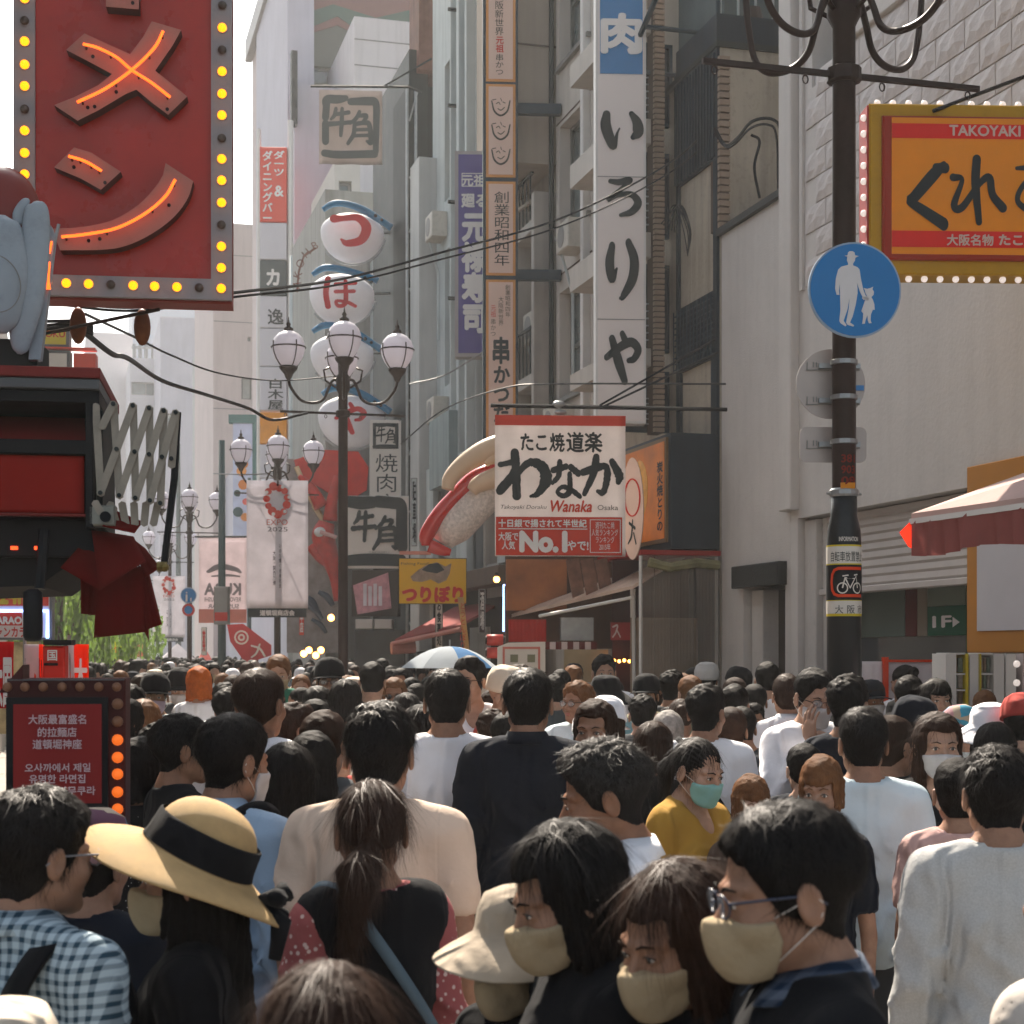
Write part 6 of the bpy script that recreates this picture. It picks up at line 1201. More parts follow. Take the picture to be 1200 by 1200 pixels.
cy = thing('hanging_lamp', 'black cylinder lamp hanging under the dark awning housing', 'lamp', ap.pp(38, 752)); c_ = ap.rect(27, 690, 50, 752); cx_ = (c_[0] + c_[2]) / 2; r_ = (c_[2] - c_[0]) / 2
q = MB(); q.lathe([(r_ * .5, c_[3]), (r_, c_[3] - .012), (r_, c_[1] + .02), (r_ * .8, c_[1] + .004), (r_ * .3, c_[1])], ap.P(cx_, 0, 0), 20); q.build('shade', M_black, cy, True); q = MB(); q.tube([ap.P(cx_ + .02, c_[3], -.02), ap.P(cx_ + .03, c_[3] + .2, -.05)], .018, 8); q.build('arm', M_black, cy)
# scissor arm
sc = thing('scissor_arm', 'grey steel scissor linkage reaching out from the awning housing', 'bracket', ap.pp(155, 590)); M_sc = mat('scissor_steel', C(142, 134, 122), .42, .2, 10, metal=.35, dirt=.2)
T_ = [(133, 474), (156, 476), (175, 479), (192, 482), (206, 484)]; Bn = [(118, 578), (140, 581), (159, 584), (176, 587), (188, 590)]
Md = [(137, 527), (158, 530), (175, 533), (190, 536), (201, 538)]
def link_bar(p, q_, n): 
    a = ap.hit(*p); b = ap.hit(*q_); d = Vector((b[0] - a[0], b[1] - a[1])).normalized(); nn = Vector((-d.y, d.x)) * .0125; e = d * .012
    P_ = [(a[0] + nn.x - e.x * .4, a[1] + nn.y - e.y * .4), (a[0] - e.x, a[1] - e.y), (a[0] - nn.x - e.x * .4, a[1] - nn.y - e.y * .4), (b[0] - nn.x + e.x * .4, b[1] - nn.y + e.y * .4), (b[0] + e.x, b[1] + e.y), (b[0] + nn.x + e.x * .4, b[1] + nn.y + e.y * .4)]
    q = MB(); q.poly(ap, P_, n, n + .008); q.build('link', M_sc, sc)
for i in range(4): link_bar(T_[i], Bn[i + 1], -.01); 
for i in range(4): link_bar(Bn[i], T_[i + 1], .004)
link_bar((112, 476), (118, 578), -.01); link_bar((112, 590), (118, 600), 0)
link_bar((133, 474), (120, 500), .004); link_bar(T_[4], (201, 545), -.01)
for p in T_ + Bn + Md: u, z = ap.hit(*p); q = MB(); q.poly(ap, [(u + .0075 * cos(a), z + .0075 * sin(a)) for a in [i * pi / 5 for i in range(10)]], .012, .022); q.build('rivet', M_dkmetal, sc)
for k in range(5): link_bar((128 + k * 14, 590), (135 + k * 11, 612), -.05)
q = MB(); q.tube([ap.pp(208, 482, -.02), ap.pp(204, 560, -.02), ap.pp(192, 660, -.02)], .012, 8); q.build('end_rod', M_black, sc); 
q = MB(); q.tube([ap.pp(184, 664, .0), ap.pp(196, 664, .0)], .017, 10); q.ball(ap.pp(193, 665, .02), .016, 10, 6); q.build('roller', mat('brass', C(120, 104, 60), .4, .2, metal=.6), sc)
# hanging red cloth bundle
rc = thing('red_cloth_bundle', 'folded dark red cloth awning hanging loose below the scissor arm', 'cloth', ap.pp(130, 740)); M_rc = fabric('hanging_red', C(112, 20, 14), .35, var=.25, scale=3)
def flap(pts, n0, n1, amp=.01):
    P_ = [ap.hit(*p) for p in pts]; k = len(P_); nx_ = 8; V = []
    # quad patch p0 (top left), p1 (top right), p2 (bottom right), p3 (bottom left)
    for j in range(nx_ + 1):
        for i in range(nx_ + 1):
            a, b = i / nx_, j / nx_; u = (P_[0][0] * (1 - a) + P_[1][0] * a) * (1 - b) + (P_[3][0] * (1 - a) + P_[2][0] * a) * b; z = (P_[0][1] * (1 - a) + P_[1][1] * a) * (1 - b) + (P_[3][1] * (1 - a) + P_[2][1] * a) * b
            V.append(ap.P(u, z, n0 + (n1 - n0) * b + amp * sin(a * 14 + pts[0][0])))
    q = MB(); q.add(V, [(j * 9 + i, (j + 1) * 9 + i, (j + 1) * 9 + i + 1, j * 9 + i + 1) for j in range(8) for i in range(8)]); o = q.build('flap', M_rc, rc, True); m_ = o.modifiers.new('t', 'SOLIDIFY'); m_.thickness = .004
flap([(104, 618), (154, 626), (171, 657), (117, 691)], -.1, .02, .003); flap([(104, 618), (154, 626), (117, 691), (70, 664)], -.16, -.03, .003); flap([(134, 596), (166, 609), (158, 624), (120, 616)], -.08, .0, .003)
flap([(110, 672), (168, 660), (170, 740), (107, 747)], -.12, -.10, .008); flap([(160, 660), (172, 668), (188, 731), (170, 737)], -.13, -.1, .005); flap([(90, 672), (112, 680), (108, 720), (91, 718)], -.16, -.15, .008); flap([(164, 735), (172, 735), (172, 752), (171, 748)], -.11, -.11, .0); flap([(150, 626), (168, 640), (186, 664), (168, 676)], -.12, -.06, .003)
# ---- ramen info board lower left
ip2 = Pl(pt(80, HOR, 4.2).x, pt(80, HOR, 4.2).y, 8)
rb = thing('lit_info_board', 'dark red board with bulb border and pale Chinese and Korean lettering at lower left', 'sign', (ip2.P(ip2.hit(80, 900)[0], 0, 0)))
M_db = mat('board_frame', C(64, 20, 17), .5, .25, 5, dirt=.2); a_ = ip2.rect(8, 795, 147, 1010); zb_ = a_[1]
q = MB(); q.pbox(ip2, a_[0], zb_, a_[2], a_[3], -.12, 0, .004); q.pbox(ip2, a_[0] + .05, 0.02, a_[2] - .05, zb_, -.1, -.02); q.build('frame', M_db, rb)
q = MB(); q.pbox(ip2, *ip2.rect(10, 796, 146, 797.5), .001, .006); q.build('edge_strip', M_gr, rb)
q = MB(); q.pbox(ip2, *ip2.rect(8, 817, 127, 1000), .002, .012); q.build('inner_border', M_black, rb)
q = MB(); q.pbox(ip2, *ip2.rect(17, 825, 120, 941), .013, .018); q.build('face', mat('board_red', C(128, 26, 26), .5, .1, 3, emit=.0), rb)
q = MB(); q.poly(ip2, [ip2.hit(*p) for p in ((-2, 812), (27, 779), (27, 812))], -.1, .004); q.build('arrow_head', M_db, rb)
M_lt = mat('board_lettering', C(196, 168, 172), .5)
for s_, r_ in (('大阪最富盛名', (35, 837, 102, 848)), ('的拉麵店', (46, 852, 91, 863)), ('道頓堀神座', (40, 866, 97, 877)), ('오사까에서 제일', (31, 894, 107, 904)), ('유명한 라면집', (36, 907, 101, 917)), ('도톤보리 카무쿠라', (22, 921, 113, 931))): text(s_, ip2, r_, M_lt, rb, .018, n=.022)
M_glow = mat('dull_amber_bulb', (1.0, .18, .02), .4, emit=.20); M_dimb = mat('dim_bulb', C(120, 84, 62), .4)
def bb(px, py, m, s=.8): o = link('bulb', bulb2, rb, m); o.location = Vector(ip2.pp(px, py, .002)) - LOC[rb.name]; o.scale = (s, s, s); o.rotation_euler = (0, 0, -radians(8))
for x_ in (9, 29.5, 51, 73, 94, 116, 137): bb(x_, 805, M_dimb, .62)
for i, y_ in enumerate((825, 845.5, 867, 887.5, 907, 928, 948, 968, 990)): bb(138, y_, M_dimb if i < 2 else M_glow, .75)
# ---- karaoke signs further down on the left
kp_ = Pl(pt(40, HOR, 20).x, pt(40, HOR, 20).y, 6); ks, _ = sign_box('karaoke_sign', 'red and white karaoke sign with yellow 24h figures at far left', 'sign', kp_, (-30, 683, 61, 750), mat('karaoke_white', C(206, 196, 196), .5), M_gr, .3, .03)
q = MB(); q.pbox(kp_, *kp_.rect(-28, 686, 57, 710), .009, .015); q.build('red_band', M_rdp, ks); text('24h', kp_, (0, 688, 30, 707), M_yel, ks, .05, n=.02); q = MB(); q.pbox(kp_, *kp_.rect(-28, 717, 26, 733), .009, .015); q.build('red_band', M_redp, ks); text('KARAOKE', kp_, (-10, 723, 38, 731), M_white, ks, .05, n=.02); text('ジャンカラ', kp_, (-14, 735, 30, 747), M_redp, ks, .03, n=.012)
q = MB(); q.tube([kp_.pp(-28, 716, .03), kp_.pp(56, 716, .03), kp_.pp(56, 748, .03)], .02, 6); q.build('neon_tube', M_neonb, ks)
def nob(r_, d, m, s_, lb_, m2=M_white, half=None):
    p = pt(r_[0], HOR, d); P7 = Pl(p.x, p.y, 10); t = thing('nobori_flag', lb_, 'flag', P7.P(0, 0, 0)); sheet(P7, r_, m, t, amp=.012, nx=8, nz=10)
    if half: sheet(P7, (r_[0], r_[1], r_[0] + half, r_[3]), M_bann, t, name='white_half', amp=.012, n=.01, nx=4, nz=10)
    text(s_, P7, (r_[0] + (half or 1) + 1, r_[1] + 18, r_[2] - 1, r_[3] - 4), m2, t, .04, n=.03); q = MB(); q.tube([P7.P(0, 0, 0), P7.P(0, P7.hit(*r_[:2])[1] + .05, 0)], .01, 6); q.build('pole', M_steel, t)
M_orc = fabric('orange_cloth', C(226, 70, 20), .45); M_redc = fabric('nobori_red', C(180, 30, 34), .4)
nob((81, 755, 104, 812), 9, M_orc, '大', 'orange and white nobori flag with white character right of the red lantern box', half=6); nob((29, 755, 52, 812), 8.5, M_orc, 'い', 'white and orange nobori flag left of the red lantern box', M_ink, half=17); nob((-8, 752, 16, 830), 7.5, M_redc, '大国', 'red nobori flag with white characters at the left edge')
rl = thing('red_lantern_box', 'red lantern box with framed white character between the two orange flags', 'lantern', pt(62, 780, 8.2)); P8 = Pl(pt(62, HOR, 8.2).x, pt(62, HOR, 8.2).y, 10); q = MB(); q.pbox(P8, *P8.rect(50, 757, 76, 850), -.1, 0, .01); q.build('body', M_redp, rl); q = MB(); q.pbox(P8, *P8.rect(51, 750, 84, 756), -.11, .01); q.pbox(P8, *P8.rect(52, 777, 68, 780), .001, .012); q.build('band', M_black, rl); text('国', P8, (56, 762, 67, 774), M_white, rl, .02, n=.006)
pdx = Pl(pt(20, HOR, 12).x, pt(20, HOR, 12).y, 10); fd = thing('floral_board', 'white board with green and orange print above the flags at far left', 'board', pdx.pp(30, 760)); q = MB(); q.pbox(pdx, *pdx.rect(-20, 752, 45, 860), -.1, 0); q.build('board', mat('print_board', C(176, 160, 120), .6, .7, 7), fd)
# distant left shop signs behind the sculpture
zs2 = Pl(pt(60, HOR, 26).x, pt(60, HOR, 26).y, 8); z_, _ = sign_box('yellow_shop_sign', 'yellow shop sign with red letters below the rusty floodlight', 'sign', zs2, (30, 382, 81, 407), M_yel, M_gr, .3, .05); text('ZOKU', zs2, (46, 388, 76, 395), M_redp, z_, .03, n=.01)
z2, _ = sign_box('cream_sign_block', 'cream and red sign block beneath the yellow shop sign', 'sign', zs2, (20, 410, 82, 440), M_wst, M_gr, .3, .05); q = MB(); q.pbox(zs2, *zs2.rect(86, 414, 112, 438), -.3, 0); q.pbox(zs2, *zs2.rect(20, 407, 112, 409), -.2, .05); q.build('red_block', M_rdp, z2)
# ================================================================== WIRES
def wire(pts, r, label, m=M_black): q = MB(); C_ = catmull([tuple(p) for p in pts], 8); q.tube([Vector(c) for c in C_], r, 5); o = q.build('cable', m); return tag(o, label, 'cable')
wire([pt(60, 352, 9), pt(160, 360, 9), pt(275, 343, 10), pt(400, 327, 12), pt(520, 295, 13.5), pt(640, 262, 15), pt(730, 222, 16), pt(800, 180, 17), pt(838, 140, 17.5)], .010, 'upper of two dark cables sweeping up across the tall signs')
wire([pt(60, 356, 9), pt(160, 364, 9), pt(275, 348, 10), pt(400, 333, 12), pt(520, 303, 13.5), pt(640, 271, 15), pt(730, 233, 16), pt(800, 192, 17), pt(838, 156, 17.5)], .008, 'lower of two dark cables sweeping up across the tall signs')
wire([pt(92, 384, 8), pt(130, 414, 9), pt(150, 420, 10), pt(190, 446, 12), pt(240, 462, 14), pt(290, 478, 16), pt(320, 492, 17), pt(360, 484, 18)], .016, 'thick dark cable sagging from the bulb sign to the street lamp')
wire([pt(100, 368, 8), pt(160, 396, 10), pt(200, 416, 12), pt(260, 438, 14), pt(330, 446, 18), pt(400, 440, 20)], .008, 'thin cable above the thick sagging one')
wire([pt(480, 450, 24), pt(520, 440, 23), pt(570, 410, 22)], .012, 'short cable rising behind the purple sign', M_steel)
wire([pt(470, 520, 24), pt(520, 480, 22), pt(590, 455, 19), pt(655, 450, 18), pt(850, 450, 15)], .010, 'thin horizontal cable passing behind the cream skewer sign')
wire([pt(838, 150, 16.3), pt(850, 170, 16.2), pt(864, 162, 15.9), pt(882, 142, 15.6), pt(906, 140, 15.5), pt(916, 160, 15.5), pt(918, 228, 15.5)], .016, 'black cable loop on the weathered concrete wall')
wire([pt(880, 158, 15.5), pt(890, 166, 15.5), pt(884, 196, 15.5), pt(890, 232, 15.5)], .014, 'short curved cable on the concrete wall')
wire([pt(838, 156, 16.3), pt(850, 172, 16.2), pt(862, 168, 15.9), pt(880, 150, 15.6), pt(900, 146, 15.5), pt(910, 160, 15.5), pt(912, 230, 15.5)], .012, 'thinner cable loop beside the black one on the concrete wall')
wire([pt(250, 555, 28), pt(290, 556, 28), pt(340, 554, 30)], .01, 'short pale wire behind the second lamp', M_steel)
tw = thing('wire_tangle', 'tangle of thin dark wires hanging beside the brick pier', 'wires', pt(790, 300, 16.9))
for k in range(7):
    a = random.Random(k); q = MB(); C_ = catmull([tuple(pt(775 + k * 3, 262 + k * 2, 16.9)), tuple(pt(790 + a.random() * 8, 240, 17)), tuple(pt(800 + a.random() * 10, 270, 16.8)), tuple(pt(806, 300, 16.7))], 6); q.tube([Vector(c) for c in C_], .006, 5); q.build('wire', M_black, tw)
# ================================================================== PEOPLE
def smin(a, b, k):
    h = np.clip(0.5 + 0.5 * (b - a) / k, 0, 1); return b + (a - b) * h - k * h * (1 - h)
def smax(a, b, k): return -smin(-a, -b, k)
class Grid:
    def __init__(s, xs, ys, zs):
        s.xs, s.ys, s.zs = [np.asarray(a, dtype=np.float32) for a in (xs, ys, zs)]
        s.X, s.Y, s.Z = np.meshgrid(s.xs, s.ys, s.zs, indexing='ij')
    def ell(s, c, r, axis=None):
        x, y, z = s.X - c[0], s.Y - c[1], s.Z - c[2]
        if axis is not None:   # tilt about x axis (radians)
            ca, sa = cos(axis), sin(axis); y, z = ca * y + sa * z, -sa * y + ca * z
        k0 = np.sqrt((x / r[0]) ** 2 + (y / r[1]) ** 2 + (z / r[2]) ** 2) + 1e-6
        k1 = np.sqrt((x / r[0] ** 2) ** 2 + (y / r[1] ** 2) ** 2 + (z / r[2] ** 2) ** 2) + 1e-6
        return k0 * (k0 - 1) / k1
    def cone(s, a, b, ra, rb, fx=1.0, fy=1.0):
        x, y, z = (s.X - a[0]) / fx, (s.Y - a[1]) / fy, s.Z - a[2]; d = ((b[0] - a[0]) / fx, (b[1] - a[1]) / fy, b[2] - a[2]); L = d[0] ** 2 + d[1] ** 2 + d[2] ** 2
        t = np.clip((x * d[0] + y * d[1] + z * d[2]) / L, 0, 1)
        return np.sqrt((x - t * d[0]) ** 2 + (y - t * d[1]) ** 2 + (z - t * d[2]) ** 2) - (ra + (rb - ra) * t)
def nets(g, Fv):
    Fv = Fv.astype(np.float32); ins = Fv < 0; nx, ny, nz = Fv.shape
    cs = [(i, j, k) for i in (0, 1) for j in (0, 1) for k in (0, 1)]
    cnt = np.zeros((nx - 1, ny - 1, nz - 1), np.int8)
    for i, j, k in cs: cnt += ins[i:nx - 1 + i, j:ny - 1 + j, k:nz - 1 + k]
    act = (cnt > 0) & (cnt < 8); I, J, K = np.nonzero(act); n = len(I); idx = np.full(act.shape, -1, np.int32); idx[I, J, K] = np.arange(n)
    acc = np.zeros((n, 3)); w = np.zeros(n)
    for a in cs:
        for ax in range(3):
            if a[ax] == 1: continue
            b = list(a); b[ax] = 1
            fa = Fv[I + a[0], J + a[1], K + a[2]]; fb = Fv[I + b[0], J + b[1], K + b[2]]; m = (fa < 0) != (fb < 0); t = np.where(m, fa / np.where(fa == fb, 1, fa - fb), 0)
            pa = np.stack([g.xs[I + a[0]], g.ys[J + a[1]], g.zs[K + a[2]]], 1); pb = np.stack([g.xs[I + b[0]], g.ys[J + b[1]], g.zs[K + b[2]]], 1)
            acc += np.where(m[:, None], pa + (pb - pa) * t[:, None], 0); w += m
    V = acc / w[:, None]; Q = []
    for ax in range(3):
        sl0 = [slice(1, -1)] * 3; sl0[ax] = slice(0, -1); sl1 = [slice(1, -1)] * 3; sl1[ax] = slice(1, None)
        A = ins[tuple(sl0)]; B = ins[tuple(sl1)]; ii = np.stack(np.nonzero(A != B), 1); o = np.array([1, 1, 1]); o[ax] = 0; ii = ii + o
        s_ = A[tuple((ii - o).T)]
        u, v = (ax + 1) % 3, (ax + 2) % 3; eu = np.zeros(3, int); ev = np.zeros(3, int); eu[u] = 1; ev[v] = 1
        c00 = idx[tuple((ii - eu - ev).T)]; c10 = idx[tuple((ii - ev).T)]; c11 = idx[tuple(ii.T)]; c01 = idx[tuple((ii - eu).T)]
        q = np.stack([c00, c10, c11, c01], 1); q[~s_] = q[~s_][:, ::-1]; Q.append(q)
    return V, np.concatenate(Q)
def axis_pts(segs):
    out = [segs[0][0]]
    for a, b, st in segs:
        n = max(1, int(round((b - a) / st))); out += list(a + (b - a) * (np.arange(1, n + 1)) / n)
    return np.array(out)
HC = (0.0, 0.0, 1.585)      # head centre (between the eyes, mid depth)
def H_(x, y, z): return (HC[0] + x, HC[1] + y, HC[2] + z)
def head_sdf(g, male=True):
    j = 1.0 if male else 0.92
    d = g.ell(H_(0, .016, .036), (.0745, .096, .083))
    d = smin(d, g.ell(H_(0, -.028, -.035), (.060 * j, .064, .075)), .03)
    d = smin(d, g.cone(H_(-.050 * j, .005, -.058), H_(-.016, -.070, -.097), .014, .014), .03); d = smin(d, g.cone(H_(.050 * j, .005, -.058), H_(.016, -.070, -.097), .014, .014), .03)
    d = smin(d, g.ell(H_(0, -.075, -.097), (.020, .016, .016)), .02)
    for s in (-1, 1):
        d = smin(d, g.ell(H_(s * .038, -.058, -.030), (.024, .026, .022)), .02)
        d = smin(d, g.cone(H_(s * .012, -.086, .018), H_(s * .048, -.068, .020), .009, .008), .012)
        d = smax(d, -g.ell(H_(s * .031, -.100, -.001), (.017, .017, .0125)), .010)
        d = smin(d, g.ell(H_(s * .031, -.0760, -.001), (.0150, .0135, .0125)), .004)
    d = smin(d, g.cone(H_(0, -.086, .004), H_(0, -.105, -.030), .0070, .0105), .010)
    for s in (-1, 1): d = smin(d, g.ell(H_(s * .011, -.096, -.034), (.008, .010, .0075)), .006)
    d = smin(d, g.ell(H_(0, -.0865, -.0565), (.021, .0115, .0055)), .006); d = smin(d, g.ell(H_(0, -.0855, -.067), (.018, .0115, .0062)), .006)
    d = smax(d, -g.ell(H_(0, -.0985, -.0615), (.024, .006, .0014)), .003)
    for s in (-1, 1):
        e = g.ell(H_(s * .080, .012, -.008), (.0085, .0195, .033), .12); e = smax(e, -g.ell(H_(s * .089, .009, -.004), (.007, .011, .020), .12), .004); d = smin(d, e, .006)
    return d
def body_sdf(g, male=True, head=True, arm='down', thin=1.0, legs=True, parts=False):
    w = 1.0 if male else .88; wb = 1.0 if male else .96
    A = g.ell((0, .012, .93), (.165 * wb, .115, .13)); A = smin(A, g.ell((0, .002, 1.08), (.142 * w, .102, .17)), .06); A = smin(A, g.ell((0, .005, 1.255), (.168 * w, .120, .17)), .05)
    A = smin(A, g.cone((-.145 * w, .02, 1.375), (.145 * w, .02, 1.375), .058, .058), .05)
    for s in (-1, 1): A = smin(A, g.cone((0, .035, 1.445), (s * .14 * w, .024, 1.395), .050, .045), .04)
    if not male:
        for s in (-1, 1): A = smin(A, g.ell((s * .072, -.09, 1.235), (.058, .045, .056)), .04)
    arms = None
    for s in (-1, 1):
        sh = (s * .188 * w, .018, 1.372)
        if arm == 'down' or (arm == 'handup' and s == 1): el, wr, hd = (s * .232 * w, .045, 1.09), (s * .240 * w, -.02, .845), (s * .236 * w, -.045, .77)
        else: el, wr, hd = (s * .245 * w, -.08, 1.14), (s * .10 * w, -.17, 1.36), (s * .04, -.165, 1.44)
        a = g.cone(sh, el, .054 * w, .041 * w); a = smin(a, g.cone(el, wr, .041 * w, .027 * w), .01)
        if parts: arms = a if arms is None else np.minimum(arms, a)
        else:
            a = smin(a, g.cone(wr, hd, .024 * w, .03 * w, 1.0, 1.0), .012); A = smin(A, a, .025)
    if parts: return A, arms
    if legs:
        for s in (-1, 1):
            l_ = g.cone((s * .09, .012, .88), (s * .098, .0, .48), .088, .056); l_ = smin(l_, g.cone((s * .098, .0, .48), (s * .10, .025, .09), .055, .038), .02); l_ = smin(l_, g.cone((s * .10, .02, .05), (s * .11, -.13, .035), .04, .034), .02); A = smin(A, l_, .03)
    A = smin(A, g.cone((0, .038, 1.42), (0, .018, 1.53), .055 if male else .046, .053 if male else .045), .03)
    if head: A = smin(A, head_sdf(g, male), .018)
    return A
LV = {'hi': (.0042, .016), 'mid': (.0075, .022), 'lo': (.0135, .034)}
def body_grid(lv, legs=True):
    f, c = LV[lv]
    return Grid(axis_pts([(-.34, -.098, c), (-.098, .098, f), (.098, .34, c)]), axis_pts([(-.235, -.125, c * 1.2), (-.125, .125, f * (1.25 if lv == 'hi' else 1)), (.125, .17, c)]), axis_pts([(-.01, 1.40, c * 1.35), (1.40, 1.465, f * 1.8), (1.465, 1.715, f)]))
_base = {}
def base(kind, *a):
    key = (kind,) + a
    if key not in _base:
        V, Q = BUILD[kind](*a); V = np.array(V, float)
        if kind in ('hair', 'mask'): V = hscale(V, 1.0)
        elif kind == 'body': V = hscale(V, sm(V[:, 2], 1.43, 1.52)[:, None])
        if kind in ('body', 'top', 'trousers', 'shoes'): V[:, 0] *= 1 - .075 * (1 - sm(V[:, 2], 1.40, 1.47))
        _base[key] = (V, Q)
    return _base[key]
HS = .03
def hscale(V, w): pv = np.array([0, .03, 1.475]); return V + (V - pv) * HS * w
def b_body(lv, male, arm):
    g = body_grid(lv); return nets(g, body_sdf(g, male, True, arm))
def wob(X, Y, Z, s=1.0, seed=0.0):
    return (np.sin(X * 31 * s + 2.1 * np.sin(Z * 23 * s + seed)) * np.sin(Z * 27 * s + 1.7 * np.sin(Y * 29 * s + seed * 2)) + .6 * np.sin(Y * 47 * s + X * 39 * s + 2 * np.sin(Z * 41 * s)) * np.cos(Z * 53 * s + seed)) * .5
def b_top(lv, male, sleeve, arm, loose=0.016, neck='round'):
    c = {'hi': .011, 'mid': .017, 'lo': .03}[lv]
    g = Grid(axis_pts([(-.36, .36, c)]), axis_pts([(-.24, .20, c)]), axis_pts([(.70, 1.36, c * 1.4), (1.36, 1.52, c * .8)]))
    A, R_ = body_sdf(g, male, False, arm, parts=True)
    fold = .008 * wob(g.X, g.Y, g.Z * .55, 1.0, 1.0) * np.clip((1.36 - g.Z) * 6, .15, 1) + .006 * np.sin(g.Z * 60 + g.X * 24 + 3 * np.sin(g.Y * 20)) * np.clip((1.12 - g.Z) * 5, 0, 1)
    rg = (1 - np.abs(np.sin(g.X * 17 + 5 * np.sin(g.Z * 8 + g.Y * 4) + g.Z * 11 + 1.3))) ** 3 * .014 + (1 - np.abs(np.sin(g.X * -13 + 4 * np.sin(g.Z * 9) + g.Z * 15 + g.Y * 9))) ** 4 * .013
    fold = fold - rg * np.clip((1.41 - g.Z) * 5, 0, 1)
    T = A - loose * 1.1 - .014 * np.clip((1.2 - g.Z) * 2.5, 0, 1) + fold
    T = smin(T, g.ell((0, .01, .92), (.172, .122, .16)) - .006 + fold, .03)
    ar = R_ - (loose + .006) + fold * 1.2
    if sleeve == 'short': ar = np.maximum(ar, (1.175 + .0 * g.X) - g.Z) if arm == 'down' else np.maximum(ar, 1.10 - g.Z + .0 * g.X)
    elif sleeve == 'long': ar = np.maximum(ar, .865 - g.Z)
    elif sleeve == 'none': ar = np.maximum(ar, np.abs(g.X) - .175 * (1 if male else .88))
    T = smin(T, ar, .03 if sleeve != 'none' else .005)
    T = np.maximum(T, .80 - g.Z)
    nk = g.cone((0, .045, 1.50), (0, -.03, 1.56), .066, .09) if neck == 'round' else g.cone((0, .04, 1.52), (0, -.13, 1.38), .065, .05)
    T = smax(T, -nk, .006); T = smax(T, g.Z - 1.475, .004)
    return nets(g, T)
def b_trousers():
    g = Grid(axis_pts([(-.22, .22, .028)]), axis_pts([(-.18, .17, .028)]), axis_pts([(.05, 1.02, .045)])); d = g.ell((0, .012, .93), (.178, .125, .14))
    for s in (-1, 1): d = smin(d, smin(g.cone((s * .09, .012, .88), (s * .098, 0, .48), .102, .076), g.cone((s * .098, 0, .48), (s * .10, .025, .09), .074, .066), .02), .02)
    return nets(g, np.maximum(np.maximum(d, g.Z - .97), .09 - g.Z))
def b_shoes():
    g = Grid(axis_pts([(-.19, .19, .02)]), axis_pts([(-.22, .12, .02)]), axis_pts([(-.02, .14, .02)])); d = None
    for s in (-1, 1): q_ = smin(g.cone((s * .10, .03, .055), (s * .112, -.14, .045), .05, .044), g.cone((s * .1, .03, .05), (s * .1, .025, .11), .046, .042), .02); d = q_ if d is None else np.minimum(d, q_)
    return nets(g, np.maximum(d, -g.Z))
